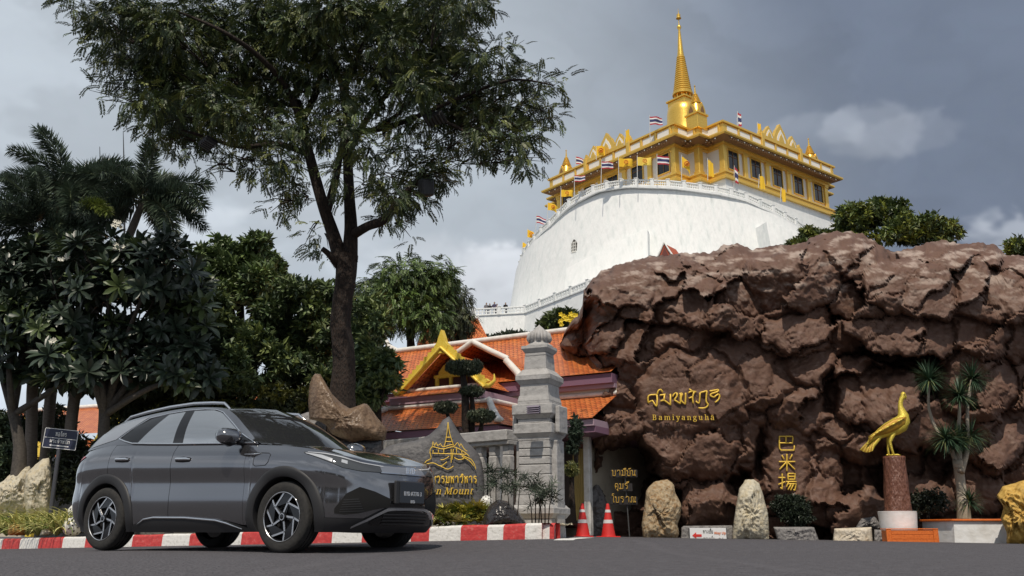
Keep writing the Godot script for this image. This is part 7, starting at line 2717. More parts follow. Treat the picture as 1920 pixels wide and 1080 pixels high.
func limb(o: Node3D, called: String, pts_: Array, rads: Array, m: Material, sides := 10, wob := 0.0) -> void:   # [u, w, d] list
	var path: Array = []
	var rr: Array = []
	for i in pts_.size() - 1:
		var a := at(pts_[maxi(i - 1, 0)][0], pts_[maxi(i - 1, 0)][1], pts_[maxi(i - 1, 0)][2])
		var b := at(pts_[i][0], pts_[i][1], pts_[i][2])
		var c := at(pts_[i + 1][0], pts_[i + 1][1], pts_[i + 1][2])
		var d := at(pts_[mini(i + 2, pts_.size() - 1)][0], pts_[mini(i + 2, pts_.size() - 1)][1], pts_[mini(i + 2, pts_.size() - 1)][2])
		var n := 6
		for k in (n + 1 if i == pts_.size() - 2 else n):
			var t := k / float(n)
			path.append(crom(a, b, c, d, t) + Vector3(rng.randf_range(-wob, wob), 0, rng.randf_range(-wob, wob)))
			rr.append(lerpf(rads[i], rads[i + 1], t))
	var s := Shape.new()
	if sides < 12:
		s.tube(path, rr, sides)
	else:
		# a trunk with flutes and burls
		var rows: Array = []
		for i in path.size():
			var row := PackedVector3Array()
			for j in sides:
				var an := TAU * j / sides
				var f: float = 1.0 + 0.10 * sin(an * 5.0 + path[i].y * 0.8) + 0.16 * noise.get_noise_3d(cos(an) * 60.0, path[i].y * 90.0, sin(an) * 60.0)
				row.append(path[i] + Vector3(cos(an), 0, sin(an)) * rr[i] * f)
			rows.append(row)
		s.grid(rows, true)
	put(called, s, m, o)

func trees() -> void:
	var bark := mottled("tree_bark", [lin(0.004, 0.003, 0.0025), lin(0.009, 0.006, 0.0045), lin(0.034, 0.019, 0.012), lin(0.007, 0.005, 0.004)], 0.8, 0.9, 1.6, 91, 0.03)
	bark.uv1_scale = Vector3(2.2, 0.6, 2.2)
	var lm := leaf_mat("leaf_green")
	var s1 := sprig_mesh(9, 0.24, 0.075, 0.013, 0.5, 1)
	var s2 := sprig_mesh(8, 0.20, 0.065, 0.012, 0.9, 2)
	var c1 := clump_mesh(9, 0.17, 0.032, 3)
	var c2 := clump_mesh(8, 0.15, 0.036, 4)
	# ------------------------------------------------ the big feathery tree
	var o := thing("tall_tree", "tall dark feathery leaved tree with forked trunk rising behind the car", "tree")
	var D := 16.2
	limb(o, "trunk", [[642, 900, D], [640, 770, D], [644, 690, D], [638, 600, D], [647, 525, D], [650, 478, D]], [0.32, 0.25, 0.195, 0.18, 0.185, 0.20], bark, 22, 0.01)
	for l in [[[[640, 490, D], [625, 440, D], [606, 385, D - .2], [585, 310, D - .3], [570, 250, D - .4], [560, 190, D - .3]], [0.15, 0.125, 0.11, 0.10, 0.09, 0.06]], [[[655, 490, D], [658, 430, D], [655, 370, D], [652, 300, D + .2], [650, 220, D + .2], [648, 140, D]], [0.16, 0.125, 0.105, 0.095, 0.08, 0.05]],
		[[[612, 400, D - .2], [628, 340, D], [640, 280, D + .2], [660, 200, D + .5]], [0.085, 0.075, 0.06, 0.04]], [[[662, 440, D], [690, 424, D - .4], [715, 415, D - .6], [735, 395, D - .8], [768, 355, D - 1.0], [800, 318, D - 1.2]], [0.10, 0.085, 0.085, 0.075, 0.06, 0.03]],
		[[[580, 290, D - .3], [520, 270, D - .6], [450, 275, D - 1.0], [380, 255, D - 1.3], [330, 240, D - 1.4]], [0.07, 0.05, 0.04, 0.03, 0.015]], [[[572, 250, D - .4], [540, 170, D - .8], [490, 110, D - 1.4], [420, 60, D - 2.0], [330, 20, D - 2.2]], [0.075, 0.06, 0.05, 0.035, 0.015]],
		[[[565, 230, D - .3], [600, 150, D - .2], [590, 70, D], [600, -20, D]], [0.07, 0.06, 0.05, 0.04]], [[[652, 290, D + .2], [690, 220, D], [730, 170, D - .3], [770, 110, D - .5], [820, 40, D - .6]], [0.075, 0.06, 0.05, 0.04, 0.02]], [[[655, 250, D + .2], [720, 240, D - .5], [790, 215, D - .9], [870, 180, D - 1.2], [960, 150, D - 1.4], [1040, 160, D - 1.4]], [0.06, 0.055, 0.045, 0.035, 0.025, 0.01]],
		[[[700, 245, D - .4], [760, 200, D], [800, 120, D + .6], [840, 90, D + 1.0]], [0.05, 0.04, 0.03, 0.015]], [[[650, 200, D + .2], [620, 100, D + .8], [560, 20, D + 1.5]], [0.06, 0.05, 0.03]], [[[650, 160, D], [690, 60, D + .8], [720, -30, D + 1.2]], [0.05, 0.04, 0.03]], [[[560, 200, D - .3], [470, 180, D + .5], [380, 150, D + 1.0], [270, 110, D + 1.0]], [0.05, 0.04, 0.03, 0.012]],
		[[[636, 500, D], [618, 478, D - .2], [604, 466, D - .3]], [0.08, 0.06, 0.045]], [[[800, 215, D - .9], [860, 240, D - 1.2], [920, 280, D - 1.3], [990, 285, D - 1.3]], [0.04, 0.03, 0.02, 0.01]]]:
		limb(o, "limb", l[0], l[1], bark, 10)
	var pal := [Color(0.062, 0.091, 0.026), Color(0.085, 0.114, 0.031), Color(0.040, 0.065, 0.024), Color(0.125, 0.143, 0.031), Color(0.030, 0.049, 0.024)]
	var ells: Array = []
	# clusters traced from the crown: spot, half width, half height, how dense
	for e in [[150, 15, 50, 22, .5], [200, 40, 55, 26, .8], [260, 20, 60, 35, 1], [180, 85, 40, 26, .5], [240, 90, 55, 34, 1], [310, 60, 60, 45, 1.1], [370, 30, 60, 45, 1.1], [300, 120, 60, 40, 1.1], [260, 150, 50, 28, .8], [200, 140, 28, 30, .35], [185, 175, 14, 22, .3], [340, 160, 60, 40, 1.1], [290, 195, 50, 30, .9], [240, 195, 32, 22, .5], [390, 110, 60, 45, 1.1], [430, 50, 60, 45, 1.1], [400, 190, 55, 38, 1], [340, 225, 55, 32, 1], [285, 245, 32, 28, .6], [330, 275, 40, 24, .5],
		[390, 250, 50, 30, .8], [440, 220, 55, 40, 1], [450, 150, 55, 45, 1], [490, 90, 60, 50, 1.1], [500, 20, 60, 45, 1.1], [500, 180, 50, 40, .9], [480, 260, 50, 32, .8], [430, 295, 45, 24, .5], [490, 320, 45, 30, .6], [530, 300, 40, 36, .7], [540, 350, 40, 34, .65], [520, 390, 30, 24, .35], [560, 380, 24, 30, .3], [585, 440, 20, 24, .35], [600, 470, 26, 16, .4], [550, 240, 45, 40, .8], [550, 130, 55, 50, .9], [560, 50, 60, 50, 1.1], [620, 20, 60, 45, 1.1], [610, 100, 55, 45, .9], [610, 180, 50, 45, .6], [600, 250, 40, 45, .55], [660, 250, 40, 45, .55], [630, 320, 26, 40, .4],
		[680, 30, 60, 45, 1.1], [680, 110, 55, 45, .9], [670, 180, 50, 40, .7], [740, 20, 60, 45, 1.1], [740, 90, 55, 45, 1], [730, 160, 50, 40, .8], [800, 20, 60, 42, 1], [800, 90, 55, 45, 1], [790, 160, 50, 40, .9], [860, 15, 55, 35, .9], [900, 10, 40, 22, .7], [850, 90, 50, 40, .9], [850, 150, 50, 40, .9], [900, 110, 40, 30, .7], [950, 100, 40, 26, .55], [900, 170, 50, 34, .8], [960, 150, 50, 30, .7], [1010, 150, 40, 24, .55], [1055, 165, 26, 14, .4], [850, 210, 50, 36, .9], [910, 220, 50, 34, .9], [970, 205, 50, 32, .8], [1020, 205, 32, 26, .45], [1050, 215, 16, 18, .2], [790, 225, 45, 34, .7], [740, 230, 45, 34, .6], [840, 265, 45, 26, .7], [900, 265, 45, 30, .8], [960, 255, 45, 32, .85], [1000, 260, 30, 34, .6], [980, 300, 34, 22, .5], [1010, 300, 14, 22, .3], [930, 300, 20, 22, .35], [880, 300, 24, 20, .3], [760, 275, 40, 26, .5], [700, 290, 36, 30, .5], [715, 330, 34, 26, .45], [760, 330, 40, 26, .5], [800, 330, 40, 30, .9], [825, 300, 26, 22, .5], [790, 375, 34, 22, .5], [740, 370, 44, 26, .9], [730, 410, 30, 20, .6], [760, 420, 24, 18, .3], [690, 350, 26, 22, .35], [770, 445, 16, 16, .2], [130, -5, 40, 14, .5], [640, 220, 40, 34, .4], [850, 330, 16, 18, .2], [640, 380, 16, 20, .2], [360, 300, 24, 16, .3], [385, 320, 10, 18, .2]]:
		var dd: float = D + rng.randf_range(-2.3, 0.2)
		ells.append([e[0], e[1], e[2], e[3], dd, rng.randf_range(0.45, 0.9), 185 * e[4] * e[2] * e[3] / 2000.0])
		if e[4] > 0.85: ells.append([e[0] + rng.randf_range(-20, 20), e[1] + rng.randf_range(-10, 10), e[2], e[3], D + rng.randf_range(-0.6, 0.7), 0.8, 85])
	crown(o, ells, [s1, s2], lm, 0.75, 1.15, 0.35, 0.62, pal)
	# fine twigs into every cluster
	var tw := Shape.new()
	for e in ells:
		var c := at(e[0], e[1], e[4])
		var pm := per_m(e[1], e[4])
		for i in 3:
			var q := c + Vector3(rng.randf_range(-1, 1) * e[2] / pm, rng.randf_range(-1, 1) * e[3] / pm, rng.randf_range(-.4, .4))
			var root := c.lerp(at(640, 330, D), 0.22)
			tw.tube([root, root.lerp(q, 0.5) + Vector3(0, 0.06, 0), q], [0.016, 0.010, 0.004], 4)
	put("twigs", tw, bark, o).set_meta("kind", "stuff")
	# lamps and boxes hung in it
	var housing := mat("floodlight_housing", lin(0.02, 0.02, 0.022), 0.5)
	var fin := mat("floodlight_fin", lin(0.10, 0.10, 0.11), 0.45, 0.4)
	for q in [[745, 138, D - 1.4, 0.42, "slatted floodlight panel tilted among the upper branches", 0.6, 0.5], [815, 222, D - 1.6, 0.36, "flat floodlight seen from below on the right hand bough", 0.2, 1.25], [390, 268, D - 1.9, 0.30, "small flat floodlight on the left hand bough", -0.3, 1.25]]:
		var fl := thing("floodlight", q[4], "floodlight", at(q[0], q[1], q[2]), 0.0, "floodlights hung in the tall tree")
		fl.rotation = Vector3(q[6], q[5], 0.5)
		put("housing", Shape.new().box(Vector3.ZERO, Vector3(q[3], q[3] * 0.75, 0.08), 0.015), housing, fl)
		for i in 5: put("fin", Shape.new().box(Vector3((i - 2) * q[3] * 0.18, 0, 0.05), Vector3(q[3] * 0.06, q[3] * 0.66, 0.03), 0.004), fin, fl)
	solo("loudspeaker", Shape.new().box(Vector3.ZERO, Vector3(0.24, 0.30, 0.22), 0.03, Basis.from_euler(Vector3(0.2, 0.5, 0.15))), housing, "dark loudspeaker box hanging at the end of the low right limb", "loudspeaker", at(799, 352, D - 1.3))
	# ------------------------------------------------ palms
	var pm_ := leaf_mat("palm_leaf", 0.38)
	var pbark := mottled("palm_bark", [lin(0.06, 0.05, 0.042), lin(0.15, 0.125, 0.105), lin(0.20, 0.17, 0.145), lin(0.09, 0.075, 0.06)], 1.0, 0.9, 0.8, 92, 0.02)
	pbark.uv1_scale = Vector3(0.6, 5.0, 0.6)
	var fr: Array = []
	for k in 3: fr.append(frond_mesh(k, Color(0.095, 0.129, 0.091)))
	var young := frond_mesh(7, Color(0.17, 0.21, 0.05))
	for p in [[[[58, 900], [60, 780], [64, 640], [70, 500], [74, 430]], 21.0, 46, "foxtail palm at the far left with its trunk behind the split pale rock"], [[[84, 900], [92, 780], [104, 640], [118, 460], [126, 360]], 21.6, 78, "tallest foxtail palm with bushy crown and one light green frond"], [[[128, 900], [138, 760], [170, 600], [230, 470], [268, 380]], 20.6, 30, "right hand foxtail palm with crown reaching under the tall tree"]]:
		var t := thing("foxtail_palm", p[3], "palm tree", Vector3.ZERO, 0.0, "foxtail palms at the left")
		var pl: Array = []
		for q in p[0]: pl.append([q[0], q[1], p[1]])
		limb(t, "trunk", pl, [0.14, 0.125, 0.115, 0.10, 0.08], pbark, 12)
		var top := at(p[0][4][0], p[0][4][1], p[1])
		var n := 14
		for i in n:
			var a: float = TAU * i / n + rng.randf_range(-0.2, 0.2) + p[2]
			var el: float = [1.15, 0.55, 0.15, 0.8, 0.3, -0.1][i % 6] + rng.randf_range(-0.1, 0.1)
			var d := Vector3(cos(a) * cos(el), sin(el), sin(a) * cos(el) * 0.9)
			var f := put("frond", young if p[2] == 78 and i == 99 else fr[i % 3], pm_, t)
			f.transform = Transform3D(facing(d, 0.0).scaled(Vector3.ONE * rng.randf_range(0.85, 1.1)), top)
			f.set_meta("kind", "stuff")
		if p[2] == 78:
			var f := put("young_frond", young, pm_, t)
			f.set_meta("label", "light green young frond")
			f.set_meta("kind", "stuff")
			f.transform = Transform3D(facing(Vector3(0.75, 0.28, 0.5), 0.2).scaled(Vector3.ONE * 0.62), at(146, 392, 19.6))
	# ------------------------------------------------ frangipani
	var rm := [rosette_mesh(1), rosette_mesh(2)]
	var fm := leaf_mat("frangipani_leaf", 0.38)
	var fbark := mottled("frangipani_bark", [lin(0.035, 0.03, 0.026), lin(0.075, 0.065, 0.055), lin(0.11, 0.095, 0.08)], 2.0, 0.85, 0.8, 93)
	var petal := mat("frangipani_petal", lin(0.72, 0.70, 0.60), 0.6)
	for p in [[[190, 905], [196, 770], 19.6, [[120, 560, 95, 70], [200, 500, 85, 60], [280, 500, 80, 55], [250, 590, 90, 65], [330, 540, 50, 60], [160, 640, 90, 50], [260, 670, 85, 45], [345, 610, 45, 60], [360, 680, 45, 45], [200, 700, 80, 30]], "frangipani tree with big dark leaves and white flowers above the blue sign", [[219, 420], [225, 462], [280, 455], [326, 460], [120, 482], [105, 640]]],
		[[34, 905], [24, 770], 20.2, [[30, 520, 70, 60], [20, 600, 70, 60], [90, 500, 70, 50], [70, 590, 80, 60], [40, 670, 70, 40], [130, 690, 60, 35], [-10, 560, 40, 80]], "frangipani tree with big dark leaves at the left edge of the yard", []]]:
		var t := thing("frangipani_tree", p[4], "tree", Vector3.ZERO, 0.0, "frangipani trees at the left")
		var d0: float = p[2]
		var xf: Array = []
		var cs: Array = []
		limb(t, "trunk", [[p[0][0], p[0][1], d0], [p[0][0] + 4, 840, d0], [p[1][0], p[1][1], d0]], [0.17, 0.13, 0.11], fbark, 12)
		for e in p[3]:
			var mid := [lerpf(p[1][0], e[0], 0.55) + rng.randf_range(-14, 14), lerpf(p[1][1], e[1], 0.45), d0 + rng.randf_range(-0.6, 0.6)]
			var dd: float = d0 + rng.randf_range(-1.0, 0.9)
			limb(t, "limb", [[p[1][0], p[1][1] + 8, d0], mid, [e[0], e[1] + e[3] * 0.5, dd]], [0.085, 0.06, 0.035], fbark, 8)
			for i in 42:
				var ee := Vector2(rng.randf_range(-1, 1), rng.randf_range(-1, 1))
				if ee.length() > 1.0: ee = ee.normalized() * 0.95
				var q := at(e[0] + ee.x * e[2], e[1] + ee.y * e[3], dd + rng.randf_range(-0.9, 0.9))
				var from := at(e[0], e[1] + e[3] * 0.5, dd)
				if i % 4 == 0: limb_path(t, [from, from.lerp(q, 0.5) + Vector3(0, -0.06, 0), q], [0.03, 0.022, 0.014], fbark)
				var n := (q - from + Vector3(0, 0.5, 0)).normalized()
				var b := Basis(Quaternion(Vector3.UP, n)) * Basis(Vector3.UP, rng.randf() * TAU)
				xf.append(Transform3D(b.scaled(Vector3.ONE * rng.randf_range(0.9, 1.4)), q))
				var k := rng.randf_range(0.7, 1.3)
				cs.append(Color(0.034 * k, 0.052 * k, 0.034 * k) if rng.randf() < 0.8 else Color(0.075 * k, 0.105 * k, 0.04 * k))
		for k in 2:
			var x2: Array = []
			var c2_: Array = []
			for i in range(k, xf.size(), 2):
				x2.append(xf[i])
				c2_.append(cs[i])
			scatter("leaf_rosettes", rm[k], fm, x2, c2_, t)
		for q in p[5]:
			var fs := Shape.new()
			for i in 9:
				var c := at(q[0], q[1], d0 - 1.5) + Vector3(rng.randf_range(-.09, .09), rng.randf_range(-.07, .07), rng.randf_range(-.06, .06))
				for j in 5:
					var a := TAU * j / 5.0 + i
					leaflet(fs, c, Vector3(cos(a), sin(a), 0.35).normalized(), Vector3(0, 0, 1), 0.055, 0.022)
			put("flower_cluster", fs, petal, t)
	# ------------------------------------------------ trees behind
	var dark_pal := [Color(0.076, 0.117, 0.046), Color(0.112, 0.156, 0.059), Color(0.051, 0.084, 0.039), Color(0.167, 0.209, 0.067)]
	var mid_pal := [Color(0.097, 0.143, 0.047), Color(0.134, 0.186, 0.058), Color(0.065, 0.098, 0.040)]
	for t in [[[[455, 780, 27], [452, 640, 27], [450, 500, 27]], [[450, 478, 62, 36, 27, 1.0, 420], [420, 500, 44, 40, 27, 1.0, 330], [500, 505, 36, 40, 26.6, .9, 260], [450, 540, 70, 40, 27, 1.2, 520], [400, 560, 50, 40, 27, 1.0, 360], [390, 485, 20, 22, 27, .5, 90], [510, 560, 50, 34, 27, 1.0, 300]], mid_pal, "upright broadleaf tree whose rounded top stands against the sky left of the tall tree", 1.5],
		[[[400, 860, 22], [395, 760, 22], [390, 650, 22]], [[370, 620, 80, 60, 22, 1.2, 620], [430, 640, 80, 65, 22, 1.2, 640], [340, 690, 80, 44, 21.5, 1.0, 520], [430, 700, 80, 40, 21.6, 1.0, 480], [390, 585, 60, 36, 22, 1.0, 330]], dark_pal, "dense dark broadleaf tree directly behind the car roof", 1.25],
		[[[560, 860, 23], [556, 740, 23], [552, 600, 23]], [[520, 610, 80, 60, 23, 1.2, 620], [590, 620, 60, 60, 23, 1.2, 520], [560, 560, 70, 34, 23, 1.0, 420], [600, 545, 40, 22, 23, .8, 150], [510, 690, 80, 44, 22.5, 1.0, 520], [590, 700, 60, 40, 22.6, 1.0, 380], [630, 590, 40, 50, 23.5, 1.0, 260]], dark_pal, "dark broadleaf tree left of the tall trunk behind the car", 1.25],
		[[[700, 860, 20.5], [704, 760, 20.5], [700, 680, 20.5]], [[692, 620, 46, 60, 21, 1.0, 460], [682, 690, 50, 44, 20.6, 1.0, 440], [716, 680, 30, 26, 20, .7, 170], [722, 722, 30, 18, 19.6, .6, 130], [680, 740, 46, 24, 20, .8, 240], [706, 590, 34, 46, 21.5, 1.0, 220]], dark_pal, "dark leafy tree right of the tall trunk hanging over the hall roof", 1.15]]:
		var tr := thing("broadleaf_tree", t[3], "tree", Vector3.ZERO, 0.0, "")
		limb(tr, "trunk", t[0], [0.16, 0.13, 0.07], bark, 12)
		for e in t[1]: limb(tr, "limb", [[t[0][1][0], t[0][1][1], t[0][1][2]], [(t[0][1][0] + e[0]) * 0.5, (t[0][1][1] + e[1]) * 0.5 + 8, e[4]], [e[0], e[1], e[4]]], [0.07, 0.05, 0.02], bark, 6)
		crown(tr, ragged(t[1]), [c1, c2], lm, 0.9 * t[4], 1.35 * t[4], 0.25, 0.5, t[2])
	# bright feathery tree
	var ft := thing("feathery_tree", "bright green feathery tree behind the hall roof, right of the tall trunk", "tree")
	limb(ft, "trunk", [[775, 760, 33], [772, 660, 33], [765, 590, 33]], [0.2, 0.16, 0.08], bark, 12)
	var fp := [Color(0.101, 0.161, 0.036), Color(0.074, 0.119, 0.029), Color(0.128, 0.189, 0.048), Color(0.047, 0.084, 0.024)]
	crown(ft, [[760, 520, 70, 40, 33, 1.3, 620], [710, 555, 50, 40, 33, 1.2, 420], [800, 545, 56, 50, 33, 1.2, 560], [750, 575, 70, 46, 32.6, 1.2, 560], [830, 520, 32, 34, 33, 1.0, 240], [800, 600, 50, 34, 32.6, 1.0, 340]], [s1, s2], lm, 1.3, 2.0, 0.6, 0.5, fp)
	var f2 := thing("feathery_tree", "smaller drooping olive green tree beside the white lower terrace wall", "tree")
	limb(f2, "trunk", [[862, 700, 36], [860, 640, 36], [862, 580, 36]], [0.15, 0.1, 0.05], bark, 12)
	crown(f2, [[862, 560, 26, 36, 36, 1.0, 200], [868, 600, 26, 30, 36, 1.0, 180], [850, 590, 24, 24, 36, .8, 120], [842, 620, 40, 20, 36, .8, 120]], [s1, s2], lm, 1.2, 1.9, 0.8, 0.5, [Color(0.05, 0.065, 0.028), Color(0.035, 0.045, 0.02), Color(0.075, 0.085, 0.035)])
	# trees at the foot of the mound
	for t in [[[[958, 640, 60, 11, 60, 2.0, 420], [920, 643, 40, 9, 60, 2.0, 240]], [Color(0.028, 0.042, 0.02), Color(0.045, 0.06, 0.028)], "low dark treetops showing above the hall roof at the foot of the mound", "treetops"], [[[1042, 608, 26, 20, 50, 1.2, 420], [1065, 606, 18, 20, 50, 1.0, 160], [1025, 618, 20, 16, 50, 1.0, 140]], [Color(0.055, 0.085, 0.02), Color(0.04, 0.06, 0.02), Color(0.10, 0.13, 0.03)], "green bush with yellow flowers between pillar top and rock lip", "bush"]]:
		var tr := thing("background_tree", t[2], "tree" if t[3] == "treetops" else "bush")
		var e0 = t[0][0]
		limb(tr, "trunk", [[e0[0], 760, e0[4]], [e0[0], 690, e0[4]], [e0[0], e0[1], e0[4]]], [0.25, 0.2, 0.08], bark, 8)
		crown(tr, ragged(t[0]), [c1, c2], lm, 1.8, 2.8, 0.1, 0.45, t[1])
		if t[3] == "bush":
			var fs := Shape.new()
			for i in 26:
				var c := at(rng.randf_range(1050, 1082), rng.randf_range(588, 612), 48.6 + rng.randf_range(-0.5, 0.3))
				for j in 5: leaflet(fs, c, Vector3(cos(j * 1.26), sin(j * 1.26), 0.3).normalized(), Vector3.BACK, 0.16, 0.07)
			put("flowers", fs, mat("yellow_petal", lin(0.75, 0.55, 0.02), 0.6), tr).set_meta("kind", "stuff")
	var rp := [Color(0.074, 0.112, 0.029), Color(0.116, 0.153, 0.034), Color(0.189, 0.213, 0.032), Color(0.046, 0.071, 0.023)]
	for t in [[[[1640, 425, 70, 40, 27, 1.2, 620], [1700, 430, 80, 34, 27, 1.2, 620], [1600, 410, 40, 26, 27, .9, 240], [1760, 440, 46, 24, 27, .9, 260], [1660, 398, 60, 20, 27, .9, 300], [1590, 445, 40, 20, 27, .8, 180]], "round dark green tree growing on top of the cave rock"], [[[1530, 446, 40, 14, 26.4, .7, 190], [1500, 458, 22, 8, 26, .5, 60]], "low leafy shrub spilling over the rock below the temple corner"], [[[1915, 466, 30, 14, 28, .8, 150], [1950, 470, 40, 24, 28, .8, 220]], "dark shrub on the rock top at the right edge"]]:
		var tr := thing("rock_top_tree", t[1], "tree" if t[0].size() > 3 else "shrub")
		limb(tr, "trunk", [[t[0][0][0] + 15, 520, t[0][0][4]], [t[0][0][0] + 8, 470, t[0][0][4]], [t[0][0][0], t[0][0][1], t[0][0][4]]], [0.14, 0.1, 0.04], bark, 8)
		crown(tr, ragged(t[0]), [c1, c2], lm, 1.0, 1.5, 0.1, 0.5, rp)
	# thin masts behind the palms
	for q in [[231, 246, 330, "taller thin mast rising behind the palm crowns"], [187, 275, 350, "shorter thin mast rising behind the palm crowns"]]:
		var ms := Shape.new()
		ms.tube([at(q[0], q[1], 60), at(q[0] + 2, q[2], 60), at(q[0] + 3, 700, 60)], [0.02, 0.06, 0.08], 6)
		solo("thin_mast", ms, housing, q[3], "mast")
	shrubs(lm, bark, c1, c2)

func limb_path(o: Node3D, path: Array, r: Array, m: Material) -> void:
	put("branchlet", Shape.new().tube(path, r, 6), m, o)

func frond_mesh(k: int, c: Color) -> ArrayMesh:   # a bottle-brush frond along +z
	var s := Shape.new()
	var r := RandomNumberGenerator.new()
	r.seed = 40 + k
	var p := Vector3.ZERO
	var d := Vector3(0, 0.0, 1)
	var n := 46
	var path: Array = []
	for i in n:
		var t := i / float(n)
		path.append(p)
		var sd := d.cross(Vector3.UP).normalized()
		var up := sd.cross(d).normalized()
		if t > 0.10:
			for j in 8:
				var a := TAU * (j / 8.0) + r.randf() * 0.8
				var dd := (sd * cos(a) + up * sin(a) * 0.9 + d * 0.75).normalized()
				var q := r.randf_range(0.6, 1.5)
				s.col = Color(c.r * q, c.g * q, c.b * q)
				leaflet(s, p, dd, up if absf(dd.dot(up)) < 0.8 else sd, (0.46 if t < 0.7 else lerpf(0.46, 0.22, (t - 0.7) / 0.3)) * r.randf_range(0.8, 1.1), 0.019)
		p += d * 1.9 / n
		d = (d + Vector3(0, -0.022 - 0.02 * t, 0)).normalized()
	s.col = Color(c.r * 1.5, c.g * 1.4, c.b)
	s.tube(path, [0.022, 0.018, 0.01], 5)
	return s.mesh()

func shrubs(lm: Material, bark: Material, c1: Mesh, c2: Mesh) -> void:
	# cloud pruned tree before the hall
	var o := thing("cloud_pruned_tree", "cloud pruned tree with rounded leaf pads in front of the hall roofs", "tree")
	var D := 17.0
	for l in [[[[878, 880, D], [874, 800, D], [872, 740, D], [868, 700, D]], [0.10, 0.085, 0.07, 0.05]], [[[884, 820, D], [886, 770, D], [884, 738, D]], [0.06, 0.05, 0.035]], [[[876, 820, D], [850, 800, D - .1], [836, 770, D - .2]], [0.05, 0.045, 0.03]], [[[880, 830, D], [900, 810, D - .1], [903, 785, D - .2]], [0.055, 0.05, 0.03]]]:
		limb(o, "trunk" if l[1][0] > 0.09 else "limb", l[0], l[1], bark, 8)
	var tp_ := clump_mesh(12, 0.055, 0.010, 8)
	var pal := [Color(0.06, 0.08, 0.045), Color(0.085, 0.105, 0.06), Color(0.04, 0.056, 0.035), Color(0.11, 0.125, 0.075)]
	for e in [[870, 690, 34, 12, D, .34, 900], [850, 687, 13, 9, D, .2, 200], [892, 686, 13, 9, D, .2, 200], [884, 734, 23, 8, D, .24, 560], [836, 764, 22, 9, D - .2, .24, 520], [903, 780, 26, 11, D - .2, .28, 600]]:
		var xf: Array = []
		var cs: Array = []
		fill([e], 0.8, 1.3, -0.25, 0.4, pal, xf, cs)
		scatter("leaf_pad", tp_, lm, xf, cs, o)
	# leafy plants along the kerb by the car's nose
	var cro := leaf_mat("variegated_leaf", 0.5)
	var cm := Shape.new()
	for i in 16:
		var a := i * 2.4
		blade(cm, Vector3.ZERO, Vector3(cos(a), 0.6 + 0.5 * sin(i * 1.3), sin(a)).normalized(), 0.17, 0.02, 0.5)
	var cmesh := cm.mesh()
	for i in 9:
		var q := [[822, 980], [838, 974], [852, 970], [866, 972], [880, 970], [893, 974], [902, 972], [832, 986], [870, 984]][i] as Array
		var lab: String = ["leftmost yellow green plant beside the car nose", "second yellow green plant from the car nose", "third yellow green plant from the car nose, under the sign stone", "yellow green plant under the middle of the sign stone", "yellow green plant under the right half of the sign stone", "yellow green plant under the right edge of the sign stone", "rightmost yellow green plant, touching the dark stone mound", "low yellow green plant in the front row by the car", "low yellow green plant in the front row below the sign stone lettering"][i]
		var cr := thing("variegated_plant", lab, "plant", at(q[0], q[1] + 6, 13.75 - (0.25 if i > 6 else 0.0)), 0.0, "yellow green plants before the sign stone")
		var xf: Array = []
		var cs: Array = []
		for j in 9:
			xf.append(Transform3D(Basis.from_euler(Vector3(rng.randf_range(-.5, .5), rng.randf() * 6.0, rng.randf_range(-.5, .5))).scaled(Vector3.ONE * rng.randf_range(0.7, 1.1)), Vector3(rng.randf_range(-.12, .12), rng.randf_range(0.0, 0.2), rng.randf_range(-.12, .12))))
			var k := rng.randf_range(0.7, 1.2)
			cs.append(([Color(0.42, 0.38, 0.06), Color(0.16, 0.2, 0.04), Color(0.5, 0.42, 0.13), Color(0.10, 0.15, 0.035), Color(0.30, 0.28, 0.06)][rng.randi() % 5] as Color) * k)
		scatter("foliage", cmesh, cro, xf, cs, cr)
	# striped grass-like clumps at the left
	var gm := Shape.new()
	for i in 40:
		var a := i * 2.4
		gm.col = Color(0.62, 0.60, 0.24) if i % 3 else Color(0.16, 0.22, 0.05)
		blade(gm, Vector3.ZERO, Vector3(cos(a), 1.3 + 0.6 * sin(i * 1.7), sin(a)).normalized(), 0.50, 0.013, 1.5, 5)
	var gmesh := gm.mesh()
	var gi := 0
	for u in [-6, 12, 32, 52, 70, 88, 106, 124, 2, 24, 44, 62, 82, 100, 118, 142, 160]:
		var back := gi >= 8
		var lab := "tuft of striped yellow green grass in the %s row, %s" % ["back" if back else "front", ["at the very left edge", "above the orange stone, left of it", "behind the orange stone", "just right of the orange stone", "left of the sand stone", "behind the sand stone", "right of the sand stone", "touching the dotted ball", "under the left half of the pale rock", "under the middle of the left pale rock", "under the crack of the pale rock", "under the right half of the pale rock", "left of the sign post foot", "at the sign post foot", "right of the sign post foot", "above the dotted ball", "behind the car tail"][gi]]
		var cl := thing("striped_grass", lab, "plant", at(u, 1000 if back else 1005, 19.55 - u * 0.0102 + (1.1 if back else 0.45)) , rng.randf() * 6.0, "striped grass tufts by the left kerb")
		var f := put("blades", gmesh, cro, cl)
		f.set_meta("kind", "stuff")
		var g := rng.randf_range(1.45, 2.0)
		cl.scale = Vector3.ONE * g
		gi += 1
	# narrow-leaved plants by the pillar
	var om := Shape.new()
	for i in 18:
		var a := i * 2.4
		blade(om, Vector3(0, i * 0.012, 0), Vector3(cos(a), 0.5, sin(a)).normalized(), 0.15, 0.010, 0.5)
	var omesh := om.mesh()
